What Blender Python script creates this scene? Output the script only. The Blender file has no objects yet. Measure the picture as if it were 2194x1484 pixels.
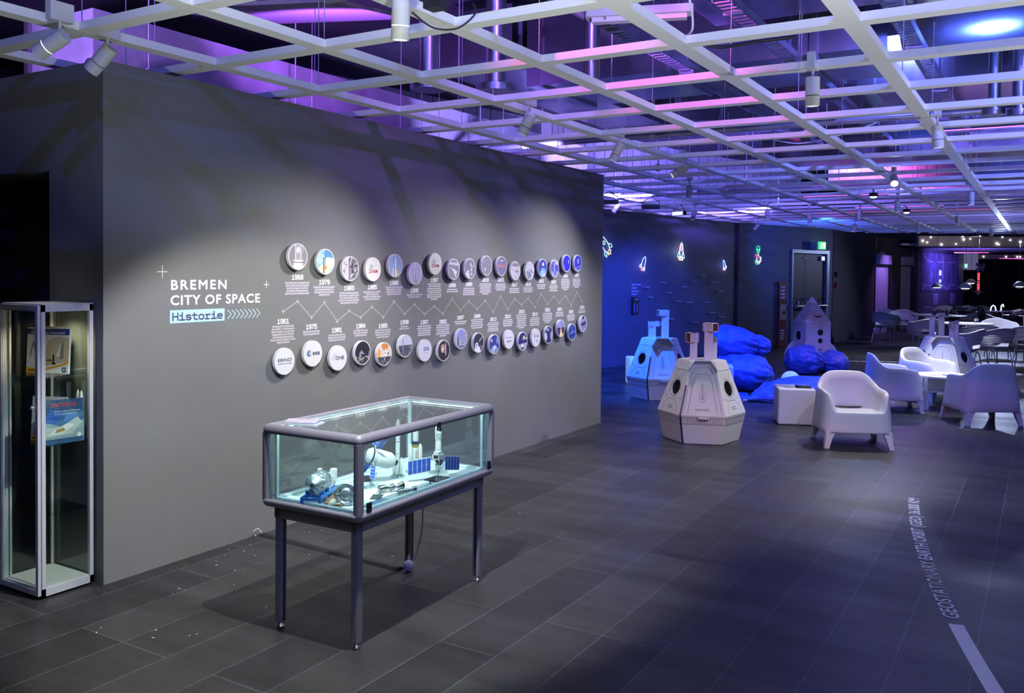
import bpy, bmesh, math, random
from mathutils import Vector, Matrix, noise
random.seed(7)
PI = math.pi
SC = bpy.context.scene
COL = SC.collection

# ------------------------------------------------------------------ camera, world, exposure
YAW, PITCH, ROLL = 0.5438, -0.0252, -0.0105
CAM_Z = 1.6665
ZG = 2.7665                      # underside of the suspended raster
c_, s_ = math.cos(YAW), math.sin(YAW)
cp_, sp_ = math.cos(PITCH), math.sin(PITCH)
cr_, sr_ = math.cos(ROLL), math.sin(ROLL)
R_ = Vector((c_, s_, 0)); D_ = Vector((-s_, c_, 0)); Z_ = Vector((0, 0, 1))
U2 = -sp_*D_ + cp_*Z_
RIGHT = cr_*R_ - sr_*U2
UP = sr_*R_ + cr_*U2
FWD = cp_*D_ + sp_*Z_
cd = bpy.data.cameras.new('camera')
cam = bpy.data.objects.new('camera', cd)
COL.objects.link(cam)
cam.matrix_world = Matrix(((RIGHT.x, UP.x, -FWD.x, 0), (RIGHT.y, UP.y, -FWD.y, 0), (RIGHT.z, UP.z, -FWD.z, CAM_Z), (0, 0, 0, 1)))
cd.sensor_fit = 'HORIZONTAL'
cd.sensor_width = 36
cd.lens = 1892.5821/2194*36
cd.shift_y = -(742-628.7638)/2194
cd.clip_start = 0.05
cd.clip_end = 200
SC.camera = cam
SC.view_settings.view_transform = 'Standard'
SC.view_settings.look = 'None'
SC.view_settings.exposure = 0.0
SC.view_settings.gamma = 1
SC.view_settings.use_curve_mapping = False
W = bpy.data.worlds.new('world'); SC.world = W
W.use_nodes = True
W.node_tree.nodes['Background'].inputs[0].default_value = (0.10, 0.12, 0.40, 1)
W.node_tree.nodes['Background'].inputs[1].default_value = 0.02

# ------------------------------------------------------------------ light helpers
def look_matrix(pos, target):
    d = (Vector(target)-Vector(pos)).normalized()
    q = d.to_track_quat('-Z', 'Y')
    return Matrix.Translation(pos) @ q.to_matrix().to_4x4()
def light_obj(name, ld, pos, target):
    o = bpy.data.objects.new(name, ld)
    COL.objects.link(o)
    o.matrix_world = look_matrix(pos, target)
    return o
def spot(name, pos, target, power, color, angle=60, blend=0.5, radius=0.03):
    ld = bpy.data.lights.new(name, 'SPOT')
    ld.energy = power; ld.color = color; ld.spot_size = math.radians(angle); ld.spot_blend = blend
    ld.shadow_soft_size = radius
    return light_obj(name, ld, pos, target)
def point(name, pos, power, color, radius=0.05):
    ld = bpy.data.lights.new(name, 'POINT')
    ld.energy = power; ld.color = color; ld.shadow_soft_size = radius
    return light_obj(name, ld, pos, (pos[0], pos[1], pos[2]-1))

# coloured floods that stand in the ceiling void on top of the raster and shine up onto slab, ducts and far walls
PURPLE = (0.36, 0.11, 1.0); VIOLET = (0.20, 0.14, 1.0); BLUE = (0.07, 0.13, 1.0); MAGENTA = (1.0, 0.09, 0.60); DEEP = (0.02, 0.07, 1.0)
UPL = [  # floods standing on the raster that wash slab, ducts and the core wall: x, y, aim (all upwards), power, colour
 ((-5.6, 2.6), (-0.4, 0.7, 0.8), 420, (0.38, 0.20, 1.0)), ((-4.6, 5.0), (-0.5, 0.6, 0.8), 380, PURPLE), ((-2.9, 2.4), (-0.3, 0.6, 0.9), 150, VIOLET),
 ((-2.6, 6.3), (0, 0.3, 1), 220, PURPLE), ((-4.6, 8.4), (-0.8, 0.5, 0.40), 420, (0.30, 0.22, 1.0)), ((-1.2, 4.6), (0.1, 0.5, 1), 200, BLUE),
 ((-0.4, 7.4), (0, 0.4, 1), 280, BLUE), ((-4.6, 11.4), (-0.8, 0.5, 0.45), 800, (0.34, 0.24, 1.0)), ((-1.4, 11.4), (0, 0.4, 1), 360, BLUE),
 ((-3.9, 15.0), (-0.7, 0.6, 0.5), 1200, VIOLET), ((-1.6, 16.6), (0, 0.4, 1), 400, VIOLET), ((-2.8, 20.6), (0, 0.4, 1), 400, BLUE)]
for (x, y), d, pw, col in UPL:
    spot('void_flood_light', (x, y, 2.88), (x+d[0], y+d[1], 2.88+d[2]), pw, col, 92, 0.5, 0.06)
PARS = [  # LED cans hanging under the slab, shining down through the raster
 ((-1.9, 0.6, 4.0), (-3.9, 4.0, 2.6), 70, BLUE, 96), ((0.6, 1.6, 3.7), (-1.2, 4.6, 2.6), 150, (0.12, 0.17, 1.0), 110),
 ((0.9, 5.0, 3.45), (-1.0, 7.6, 2.6), 170, (0.10, 0.14, 1.0), 115), ((-2.2, 4.0, 4.1), (-3.9, 6.4, 2.5), 90, PURPLE, 90), ((-1.2, 8.4, 4.05), (-2.2, 11.0, 2.6), 170, (0.14, 0.17, 1.0), 115),
 ((-5.2, 8.6, 4.05), (-5.0, 12.0, 2.7), 140, (0.16, 0.22, 1.0), 110), ((0.9, 10.4, 4.0), (-0.6, 13.0, 2.6), 190, (0.12, 0.16, 1.0), 115), ((-3.4, 13.0, 4.05), (-3.2, 16.0, 2.7), 160, (0.20, 0.17, 1.0), 115),
 ((0.6, 15.6, 4.05), (-1.0, 18.6, 2.7), 200, (0.22, 0.2, 1.0), 120), ((-2.2, 19.0, 4.05), (-2.0, 22.4, 2.7), 160, (0.16, 0.2, 1.0), 110),
 ((-2.3, 2.3, 3.7), (-2.05, 4.6, 2.78), 90, MAGENTA, 38), ((-1.6, 3.4, 3.7), (-1.9, 5.4, 2.78), 80, MAGENTA, 36), ((0.3, 9.6, 3.9), (-0.2, 12.8, 2.78), 190, MAGENTA, 40), ((-3.0, 11.6, 4.0), (-2.5, 14.6, 2.78), 190, MAGENTA, 44)]
for p, t, pw, col, an in PARS:
    spot('led_can_light', p, t, pw*1.6, col, an, 0.9, 0.02)
for p, d, pw in (((-4.6, -0.8, 3.35), (-0.10, 1, 0.36), 900), ((-1.6, -0.6, 3.35), (-0.05, 1, 0.36), 700), ((1.2, 1.2, 3.35), (-0.25, 1, 0.36), 700), ((1.6, 7.0, 3.35), (-0.55, 0.8, 0.3), 1000)):
    spot('void_beam_light', p, Vector(p)+Vector(d), pw, (0.24, 0.17, 1.0), 50, 0.4, 0.03)
# added fill uplights, out of view, with no real fixture: they brighten the raster's underside
for p, d, pw, col in (((2.3, 1.0, 0.9), (-0.43, 0.08, 0.90), 330, (0.92, 1.0, 0.93)), ((2.5, 5.5, 0.9), (-0.43, 0.08, 0.90), 330, (0.84, 0.86, 1.0)), ((0.3, -1.4, 0.9), (-0.20, 0.39, 0.90), 520, (0.93, 1.0, 0.90)),
                      ((2.6, 10.5, 0.9), (-0.43, 0.05, 0.90), 420, (0.35, 0.45, 1.0)), ((2.6, 16.0, 0.9), (-0.43, 0.05, 0.90), 300, (0.45, 0.50, 1.0)), ((2.6, 21.5, 0.9), (-0.43, 0.05, 0.90), 260, (0.45, 0.50, 1.0))):
    spot('raster_fill_uplight', p, Vector(p)+Vector(d), pw, col, 98, 0.2, 0.12)
spot('raster_fill_uplight', (-0.45, 1.2, 0.45), (-0.6, 1.6, 2.0), 190, (0.93, 1.0, 0.93), 124, 0.15, 0.12)
spot('teal_floor_light', (-1.0, 0.9, 2.9), (-1.7, 3.1, 0), 30, (0.35, 0.85, 1.0), 52, 1.0, 0.05)

# ------------------------------------------------------------------ tagging and hierarchy
def tag(o, label=None, cat=None, group=None, kind=None):
    if label: o['label'] = label
    if cat: o['category'] = cat
    if group: o['group'] = group
    if kind: o['kind'] = kind
    return o
def thing(name, label, cat, loc=(0, 0, 0), rz=0.0, group=None, kind=None):
    o = bpy.data.objects.new(name, None)
    COL.objects.link(o)
    o.empty_display_size = 0.1
    o.location = loc; o.rotation_euler = (0, 0, rz)
    tag(o, label, cat, group, kind)
    return o
def copy_tree(o, parent=None):
    c = o.copy(); COL.objects.link(c)
    if parent is not None: c.parent = parent
    for ch in KIDS.get(o.name, []):
        copy_tree(ch, c)
    return c
KIDS = {}
def dup(o, loc, rz, label, group=None, cat=None):
    c = copy_tree(o)
    c.location = loc; c.rotation_euler = (0, 0, rz)
    c['label'] = label
    if group: c['group'] = group
    return c

# ------------------------------------------------------------------ mesh builder
class MB:
    def __init__(s): s.v = []; s.f = []; s.m = []; s.sm = []; s.mats = []; s.cur = 0; s.M = Matrix.Identity(4)
    def mat(s, m):
        if m not in s.mats: s.mats.append(m)
        s.cur = s.mats.index(m); return s
    def add(s, vs, fs, smooth=False):
        b = len(s.v)
        s.v += [tuple(s.M @ Vector(v)) for v in vs]
        for f in fs:
            s.f.append(tuple(b+i for i in f)); s.m.append(s.cur); s.sm.append(smooth)
        return s
    def box(s, x0, x1, y0, y1, z0, z1):
        if x0 > x1: x0, x1 = x1, x0
        if y0 > y1: y0, y1 = y1, y0
        if z0 > z1: z0, z1 = z1, z0
        vs = [(x0,y0,z0),(x1,y0,z0),(x1,y1,z0),(x0,y1,z0),(x0,y0,z1),(x1,y0,z1),(x1,y1,z1),(x0,y1,z1)]
        return s.add(vs, [(0,3,2,1),(4,5,6,7),(0,1,5,4),(1,2,6,5),(2,3,7,6),(3,0,4,7)])
    def obox(s, p, ax, ay, az):        # box from corner p along three vectors
        p = Vector(p); ax = Vector(ax); ay = Vector(ay); az = Vector(az)
        vs = [p, p+ax, p+ax+ay, p+ay, p+az, p+ax+az, p+ax+ay+az, p+ay+az]
        return s.add(vs, [(0,3,2,1),(4,5,6,7),(0,1,5,4),(1,2,6,5),(2,3,7,6),(3,0,4,7)])
    def rbox(s, x0, x1, y0, y1, z0, z1, r=0.01, n=3):   # vertical-edge rounded box
        pts = []
        for cx, cy, a0 in ((x1-r, y1-r, 0), (x0+r, y1-r, 90), (x0+r, y0+r, 180), (x1-r, y0+r, 270)):
            for k in range(n+1):
                a = math.radians(a0+90*k/n); pts.append((cx+r*math.cos(a), cy+r*math.sin(a)))
        return s.prism(pts, z0, z1)
    def prism(s, pts, z0, z1, smooth=False):
        n = len(pts)
        vs = [(x, y, z0) for x, y in pts]+[(x, y, z1) for x, y in pts]
        s.add(vs, [tuple(range(n-1, -1, -1)), tuple(range(n, 2*n))])
        return s.add(vs, [(i, (i+1) % n, n+(i+1) % n, n+i) for i in range(n)], smooth)
    def cyl(s, p0, p1, r0, r1=None, n=16, caps=True):
        if r1 is None: r1 = r0
        p0 = Vector(p0); p1 = Vector(p1); d = (p1-p0).normalized()
        a = d.orthogonal().normalized(); b = d.cross(a)
        vs = []
        for p, r in ((p0, r0), (p1, r1)):
            for k in range(n):
                t = 2*PI*k/n; vs.append(p+a*(r*math.cos(t))+b*(r*math.sin(t)))
        s.add(vs, [(k, (k+1) % n, n+(k+1) % n, n+k) for k in range(n)], True)
        if caps:
            s.add(vs[:n], [tuple(range(n-1, -1, -1))]); s.add(vs[n:], [tuple(range(n))])
        return s
    def tube(s, pts, r, n=8, closed=False):
        pts = [Vector(p) for p in pts]; m = len(pts); vs = []
        prev = None
        for i, p in enumerate(pts):
            if closed: d = pts[(i+1) % m]-pts[i-1]
            else: d = pts[min(i+1, m-1)]-pts[max(i-1, 0)]
            d.normalize()
            if prev is None: a = d.orthogonal().normalized()
            else:
                a = prev-d*prev.dot(d)
                a = a.normalized() if a.length > 1e-6 else d.orthogonal().normalized()
            prev = a; b = d.cross(a)
            rr = r[i] if isinstance(r, (list, tuple)) else r
            for k in range(n):
                t = 2*PI*k/n; vs.append(p+a*(rr*math.cos(t))+b*(rr*math.sin(t)))
        fs = []
        for i in range(m if closed else m-1):
            j = (i+1) % m
            for k in range(n): fs.append((i*n+k, i*n+(k+1) % n, j*n+(k+1) % n, j*n+k))
        s.add(vs, fs, True)
        if not closed:
            s.add(vs[:n], [tuple(range(n-1, -1, -1))]); s.add(vs[-n:], [tuple(range(n))])
        return s
    def lathe(s, prof, n=24, c=(0, 0, 0), smooth=True, ax=None):
        M0 = s.M
        if ax is not None:
            q = Vector((0, 0, 1)).rotation_difference(Vector(ax).normalized())
            s.M = s.M @ Matrix.Translation(c) @ q.to_matrix().to_4x4(); c = (0, 0, 0)
        vs = []; m = len(prof)
        for r, z in prof:
            for k in range(n):
                t = 2*PI*k/n; vs.append((c[0]+r*math.cos(t), c[1]+r*math.sin(t), c[2]+z))
        fs = []
        for i in range(m-1):
            for k in range(n): fs.append((i*n+k, i*n+(k+1) % n, (i+1)*n+(k+1) % n, (i+1)*n+k))
        s.add(vs, fs, smooth)
        if prof[0][0] > 1e-5: s.add(vs[:n], [tuple(range(n-1, -1, -1))])
        if prof[-1][0] > 1e-5: s.add(vs[-n:], [tuple(range(n))])
        s.M = M0
        return s
    def sphere(s, c, r, n=16, m=10, sc=(1, 1, 1)):
        vs = []; fs = []
        for i in range(m+1):
            th = PI*i/m
            for k in range(n):
                t = 2*PI*k/n
                vs.append((c[0]+r*sc[0]*math.sin(th)*math.cos(t), c[1]+r*sc[1]*math.sin(th)*math.sin(t), c[2]+r*sc[2]*math.cos(th)))
        for i in range(m):
            for k in range(n): fs.append((i*n+k, (i+1)*n+k, (i+1)*n+(k+1) % n, i*n+(k+1) % n))
        return s.add(vs, fs, True)
    def poly(s, pts): return s.add(pts, [tuple(range(len(pts)))])
    def build(s, name, parent=None, m=None, smooth=None):
        me = bpy.data.meshes.new(name)
        me.from_pydata(s.v, [], s.f)
        if m is not None: me.materials.append(m)
        else:
            for x in s.mats: me.materials.append(x)
            me.polygons.foreach_set('material_index', s.m)
        me.polygons.foreach_set('use_smooth', s.sm if smooth is None else [smooth]*len(s.f))
        me.validate(); me.update()
        o = bpy.data.objects.new(name, me)
        COL.objects.link(o)
        if parent is not None:
            o.parent = parent; KIDS.setdefault(parent.name, []).append(o)
        return o
def adopt(o, parent):
    o.parent = parent; KIDS.setdefault(parent.name, []).append(o); return o

# ------------------------------------------------------------------ materials
MC = {}
def S(hexs):
    h = hexs.lstrip('#'); out = []
    for i in (0, 2, 4):
        v = int(h[i:i+2], 16)/255; out.append(v/12.92 if v <= 0.04045 else ((v+0.055)/1.055)**2.4)
    return tuple(out)
def mat(name, color=(0.5, 0.5, 0.5), rough=0.5, metal=0.0, spec=0.5, bump=0.0, bscale=50, var=0.0, vscale=5, coat=0.0, sss=0.0):
    if name in MC: return MC[name]
    m = bpy.data.materials.new(name); m.use_nodes = True
    nt = m.node_tree; b = nt.nodes['Principled BSDF']
    b.inputs['Base Color'].default_value = (*color, 1); b.inputs['Roughness'].default_value = rough
    b.inputs['Metallic'].default_value = metal; b.inputs['Specular IOR Level'].default_value = spec
    b.inputs['Coat Weight'].default_value = coat
    if sss:
        b.inputs['Subsurface Weight'].default_value = sss; b.inputs['Subsurface Radius'].default_value = (0.05, 0.05, 0.05)
    tc = nt.nodes.new('ShaderNodeTexCoord')
    if var:
        n = nt.nodes.new('ShaderNodeTexNoise'); n.inputs['Scale'].default_value = vscale; n.inputs['Detail'].default_value = 6
        nt.links.new(tc.outputs['Object'], n.inputs['Vector'])
        r = nt.nodes.new('ShaderNodeMapRange'); r.inputs[1].default_value = 0.3; r.inputs[2].default_value = 0.7
        r.inputs[3].default_value = 1-var; r.inputs[4].default_value = 1+var
        nt.links.new(n.outputs['Fac'], r.inputs[0])
        mx = nt.nodes.new('ShaderNodeVectorMath'); mx.operation = 'SCALE'; mx.inputs[0].default_value = color
        nt.links.new(r.outputs[0], mx.inputs['Scale']); nt.links.new(mx.outputs[0], b.inputs['Base Color'])
    if bump:
        n = nt.nodes.new('ShaderNodeTexNoise'); n.inputs['Scale'].default_value = bscale; n.inputs['Detail'].default_value = 4
        nt.links.new(tc.outputs['Object'], n.inputs['Vector'])
        bp = nt.nodes.new('ShaderNodeBump'); bp.inputs['Strength'].default_value = bump; bp.inputs['Distance'].default_value = 0.01
        nt.links.new(n.outputs['Fac'], bp.inputs['Height']); nt.links.new(bp.outputs[0], b.inputs['Normal'])
    MC[name] = m
    return m
def emis(name, color, strength):
    if name in MC: return MC[name]
    m = bpy.data.materials.new(name); m.use_nodes = True
    nt = m.node_tree; b = nt.nodes['Principled BSDF']
    b.inputs['Base Color'].default_value = (*color, 1)
    b.inputs['Emission Color'].default_value = (*color, 1); b.inputs['Emission Strength'].default_value = strength
    MC[name] = m; return m
def flat(hexs, rough=0.6):
    return mat('paint_'+hexs.lstrip('#')+'_%d' % int(rough*100), S(hexs), rough, spec=0.3)
def glass(name, tint=(0.9, 0.97, 0.96), rough=0.0, refl=1.0, ior=1.5):
    if name in MC: return MC[name]
    m = bpy.data.materials.new(name); m.use_nodes = True
    nt = m.node_tree; nt.nodes.clear()
    out = nt.nodes.new('ShaderNodeOutputMaterial'); tr = nt.nodes.new('ShaderNodeBsdfTransparent'); gl = nt.nodes.new('ShaderNodeBsdfGlossy')
    tr.inputs[0].default_value = (*tint, 1); gl.inputs['Roughness'].default_value = rough; gl.inputs[0].default_value = (refl, refl, refl, 1)
    fr = nt.nodes.new('ShaderNodeFresnel'); ge = nt.nodes.new('ShaderNodeNewGeometry'); mr = nt.nodes.new('ShaderNodeMapRange')
    mr.inputs[3].default_value = ior; mr.inputs[4].default_value = 1/ior
    nt.links.new(ge.outputs['Backfacing'], mr.inputs[0]); nt.links.new(mr.outputs[0], fr.inputs[0])
    mx = nt.nodes.new('ShaderNodeMixShader')
    nt.links.new(fr.outputs[0], mx.inputs[0]); nt.links.new(tr.outputs[0], mx.inputs[1]); nt.links.new(gl.outputs[0], mx.inputs[2])
    nt.links.new(mx.outputs[0], out.inputs[0])
    MC[name] = m; return m

WHITE = mat('white_plastic', (0.72, 0.72, 0.72), 0.42)
WPAINT = mat('white_powder_coat', (0.60, 0.61, 0.62), 0.45)
CHROME = mat('chrome', (0.75, 0.75, 0.77), 0.12, 1.0)
STEEL = mat('galvanised_steel', (0.42, 0.44, 0.47), 0.33, 1.0, var=0.15, vscale=6)
BLACK = mat('black_plastic', (0.012, 0.012, 0.014), 0.4)
VINYL = mat('white_vinyl', (0.80, 0.81, 0.82), 0.6)
CARD = mat('white_cardboard', (0.62, 0.62, 0.60), 0.75, var=0.03, vscale=3)
INK = mat('printed_ink', (0.16, 0.16, 0.19), 0.8)
BROWN = mat('brown_cardboard', (0.26, 0.15, 0.08), 0.85)

# ------------------------------------------------------------------ text helpers
def frame(origin, right, up):
    r = Vector(right).normalized(); u = Vector(up).normalized(); n = r.cross(u)
    o = Vector(origin)
    return Matrix(((r.x, u.x, n.x, o.x), (r.y, u.y, n.y, o.y), (r.z, u.z, n.z, o.z), (0, 0, 0, 1)))
def text_into(mb, body, size, M, align='LEFT', bold=0.0, spacing=1.0, width=None):
    cu = bpy.data.curves.new('t', 'FONT'); cu.body = body; cu.size = 1.0
    cu.align_x = align; cu.offset = bold; cu.space_character = spacing; cu.resolution_u = 3
    ob = bpy.data.objects.new('t', cu); COL.objects.link(ob)
    me = bpy.data.meshes.new_from_object(ob)
    xs = [v.co.x for v in me.vertices]
    k = size; kx = size
    if width and xs: kx = width/(max(xs)-min(xs))
    vs = [(v.co.x*kx, v.co.y*k, 0) for v in me.vertices]
    M0 = mb.M; mb.M = M0 @ M
    mb.add(vs, [tuple(p.vertices) for p in me.polygons])
    mb.M = M0
    bpy.data.objects.remove(ob); bpy.data.curves.remove(cu); bpy.data.meshes.remove(me)
GL = {  # stroke glyphs on a 0..1 x 0..2 cell
 '0': [[(0,.35),(0,1.65),(.3,2),(.7,2),(1,1.65),(1,.35),(.7,0),(.3,0),(0,.35)], [(.35,.6),(.65,1.4)]],
 '1': [[(.1,1.6),(.5,2),(.5,0)], [(0,0),(1,0)]],
 '2': [[(0,1.6),(.3,2),(.7,2),(1,1.65),(1,1.25),(0,.25),(0,0),(1,0)]],
 '3': [[(0,1.7),(.3,2),(.7,2),(1,1.7),(1,1.35),(.7,1.05),(.35,1.05)], [(.7,1.05),(1,.75),(1,.3),(.7,0),(.3,0),(0,.3)]],
 '4': [[(.75,0),(.75,2),(0,.7),(0,.5),(1,.5)]],
 '5': [[(.95,2),(.05,2),(.05,1.15),(.7,1.15),(1,.85),(1,.3),(.7,0),(.3,0),(0,.3)]],
 '6': [[(.9,1.8),(.7,2),(.3,2),(0,1.6),(0,.3),(.3,0),(.7,0),(1,.3),(1,.8),(.7,1.1),(.3,1.1),(0,.8)]],
 '7': [[(0,2),(1,2),(1,1.7),(.35,.6),(.35,0)]],
 '8': [[(.3,1.05),(0,1.35),(0,1.7),(.3,2),(.7,2),(1,1.7),(1,1.35),(.7,1.05),(.3,1.05),(0,.75),(0,.3),(.3,0),(.7,0),(1,.3),(1,.75),(.7,1.05)]],
 '9': [[(.1,.2),(.3,0),(.7,0),(1,.4),(1,1.7),(.7,2),(.3,2),(0,1.7),(0,1.2),(.3,.9),(.7,.9),(1,1.2)]],
 'H': [[(0,0),(0,2)], [(1,0),(1,2)], [(0,1),(1,1)]],
 'i': [[(.1,1.25),(.55,1.25),(.55,0)], [(0,0),(1.05,0)], [(.55,1.7),(.55,2)]],
 's': [[(.95,1.1),(.7,1.3),(.3,1.3),(.05,1.1),(.05,.85),(.95,.5),(.95,.2),(.7,0),(.3,0),(.05,.2)]],
 't': [[(.35,1.8),(.35,.25),(.6,0),(1,0)], [(0,1.25),(.95,1.25)]],
 'o': [[(0,.3),(0,1),(.3,1.3),(.7,1.3),(1,1),(1,.3),(.7,0),(.3,0),(0,.3)]],
 'r': [[(.05,1.25),(.35,1.25),(.35,0)], [(0,0),(.8,0)], [(.35,.9),(.6,1.25),(1,1.25)]],
 'e': [[(.02,.68),(1,.68),(1,1),(.7,1.3),(.3,1.3),(0,1),(0,.3),(.3,0),(.9,0)]],
}
SZ = [0]
def heavy_text(mb, body, size, M, b, **kw):
    for i, (dx, dy) in enumerate(((-1, 0), (1, 0), (0, -1), (0, 1), (-.7, .7), (.7, .7), (-.7, -.7), (.7, -.7), (0, 0))):
        text_into(mb, body, size, M @ Matrix.Translation((dx*b, dy*b, i*3e-5)), **kw)
def stroke_into(mb, pts, w, M):
    P = [Vector((x, y)) for x, y in pts]; n = len(P)
    closed = (P[0]-P[-1]).length < 1e-6
    M0 = mb.M; mb.M = M0 @ M
    for i in range(n-1):
        a, b = P[i], P[i+1]; d = (b-a)
        if d.length < 1e-9: continue
        d.normalize(); q = Vector((-d.y, d.x))*w/2; e = d*w*0.42
        a2 = a-(e if (i > 0 or closed) else e); b2 = b+e
        SZ[0] = (SZ[0]+1) % 24; zz_ = SZ[0]*2.5e-5
        mb.poly([(a2.x-q.x, a2.y-q.y, zz_), (b2.x-q.x, b2.y-q.y, zz_), (b2.x+q.x, b2.y+q.y, zz_), (a2.x+q.x, a2.y+q.y, zz_)])
    mb.M = M0
def glyphs_into(mb, s, x, y, cw, h, adv, w, M):
    for i, ch in enumerate(s):
        for st in GL[ch]:
            stroke_into(mb, [(x+i*adv+px*cw, y+py*h/2) for px, py in st], w, M)
# ------------------------------------------------------------------ structure materials
def floor_material():
    m = bpy.data.materials.new('dark_vinyl_planks'); m.use_nodes = True
    nt = m.node_tree; b = nt.nodes['Principled BSDF']; L = nt.links
    tc = nt.nodes.new('ShaderNodeTexCoord'); sep = nt.nodes.new('ShaderNodeSeparateXYZ'); cmb = nt.nodes.new('ShaderNodeCombineXYZ')
    L.new(tc.outputs['Object'], sep.inputs[0])
    ad = nt.nodes.new('ShaderNodeMath'); ad.inputs[1].default_value = 1.118+0.2955*100
    L.new(sep.outputs[0], ad.inputs[0]); L.new(sep.outputs[1], cmb.inputs[0]); L.new(ad.outputs[0], cmb.inputs[1])
    br = nt.nodes.new('ShaderNodeTexBrick'); br.inputs['Scale'].default_value = 1
    br.inputs['Brick Width'].default_value = 1.22; br.inputs['Row Height'].default_value = 0.2955
    br.inputs['Mortar Size'].default_value = 0.0016; br.inputs['Mortar Smooth'].default_value = 0.0; br.offset = 0.37; br.offset_frequency = 3
    br.inputs['Color1'].default_value = (0.025, 0.0245, 0.027, 1); br.inputs['Color2'].default_value = (0.046, 0.0445, 0.046, 1)
    br.inputs['Mortar'].default_value = (0.14, 0.14, 0.15, 1)
    L.new(cmb.outputs[0], br.inputs['Vector'])
    mp = nt.nodes.new('ShaderNodeMapping'); mp.inputs['Scale'].default_value = (0.55, 2.2, 1)
    L.new(tc.outputs['Object'], mp.inputs[0])
    n1 = nt.nodes.new('ShaderNodeTexNoise'); n1.inputs['Scale'].default_value = 1.3; n1.inputs['Detail'].default_value = 9; n1.inputs['Roughness'].default_value = 0.62
    L.new(mp.outputs[0], n1.inputs['Vector'])
    r1 = nt.nodes.new('ShaderNodeMapRange'); r1.inputs[1].default_value = 0.32; r1.inputs[2].default_value = 0.68; r1.inputs[3].default_value = 0.6; r1.inputs[4].default_value = 1.45
    L.new(n1.outputs['Fac'], r1.inputs[0])
    sc = nt.nodes.new('ShaderNodeVectorMath'); sc.operation = 'SCALE'
    L.new(br.outputs['Color'], sc.inputs[0]); L.new(r1.outputs[0], sc.inputs['Scale']); L.new(sc.outputs[0], b.inputs['Base Color'])
    r2 = nt.nodes.new('ShaderNodeMapRange'); r2.inputs[1].default_value = 0.3; r2.inputs[2].default_value = 0.7; r2.inputs[3].default_value = 0.50; r2.inputs[4].default_value = 0.36
    b.inputs['Specular IOR Level'].default_value = 0.35
    L.new(n1.outputs['Fac'], r2.inputs[0]); L.new(r2.outputs[0], b.inputs['Roughness'])
    n2 = nt.nodes.new('ShaderNodeTexNoise'); n2.inputs['Scale'].default_value = 90; L.new(tc.outputs['Object'], n2.inputs['Vector'])
    bp = nt.nodes.new('ShaderNodeBump'); bp.inputs['Strength'].default_value = 0.12; bp.inputs['Distance'].default_value = 0.004
    L.new(n2.outputs['Fac'], bp.inputs['Height']); L.new(bp.outputs[0], b.inputs['Normal'])
    return m
def void_panel_material():
    m = bpy.data.materials.new('pale_panels_with_joints'); m.use_nodes = True
    nt = m.node_tree; b = nt.nodes['Principled BSDF']; L = nt.links
    tc = nt.nodes.new('ShaderNodeTexCoord'); sep = nt.nodes.new('ShaderNodeSeparateXYZ'); cmb = nt.nodes.new('ShaderNodeCombineXYZ')
    L.new(tc.outputs['Object'], sep.inputs[0]); L.new(sep.outputs[1], cmb.inputs[0]); L.new(sep.outputs[2], cmb.inputs[1])
    br = nt.nodes.new('ShaderNodeTexBrick'); br.inputs['Scale'].default_value = 1; br.inputs['Brick Width'].default_value = 0.32
    br.inputs['Row Height'].default_value = 6; br.inputs['Mortar Size'].default_value = 0.010; br.offset = 0
    br.inputs['Color1'].default_value = (0.42, 0.42, 0.42, 1); br.inputs['Color2'].default_value = (0.52, 0.52, 0.52, 1); br.inputs['Mortar'].default_value = (0.05, 0.05, 0.06, 1)
    L.new(cmb.outputs[0], br.inputs['Vector']); L.new(br.outputs['Color'], b.inputs['Base Color']); b.inputs['Roughness'].default_value = 0.7
    return m
GREYWALL = mat('dark_grey_wall_paint', (0.185, 0.188, 0.187), 0.68, spec=0.35, bump=0.10, bscale=60, var=0.05, vscale=1.6)
DARKWALL = mat('charcoal_wall_paint', (0.055, 0.057, 0.062), 0.7, spec=0.3, var=0.06, vscale=2)
NAVY = mat('blue_black_wall_paint', (0.085, 0.095, 0.125), 0.6, spec=0.3, bump=0.08, bscale=60, var=0.06, vscale=2)
CONCRETE = mat('concrete', (0.33, 0.33, 0.33), 0.8, bump=0.3, bscale=18, var=0.25, vscale=2.5)
SLABM = mat('dark_painted_slab', (0.07, 0.07, 0.08), 0.8, var=0.2, vscale=1.5)
SLAT = mat('white_raster_slats', (0.80, 0.80, 0.80), 0.42, spec=0.4)
BLACKWALL = mat('black_curtain', (0.004, 0.004, 0.005), 0.9)
DUCTM = mat('duct_steel', (0.34, 0.36, 0.40), 0.28, 1.0, var=0.22, vscale=1.8, bump=0.25, bscale=3)

def struct(name, mb, m=None, parent=None):
    o = mb.build(name, parent, m)
    if parent is None: o['kind'] = 'structure'
    return o
struct('floor', MB().box(-12, 5, -3, 43, -0.12, 0), floor_material())
struct('ceiling', MB().box(-12, 5, -3, 43, 4.3, 4.5), SLABM)
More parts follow.
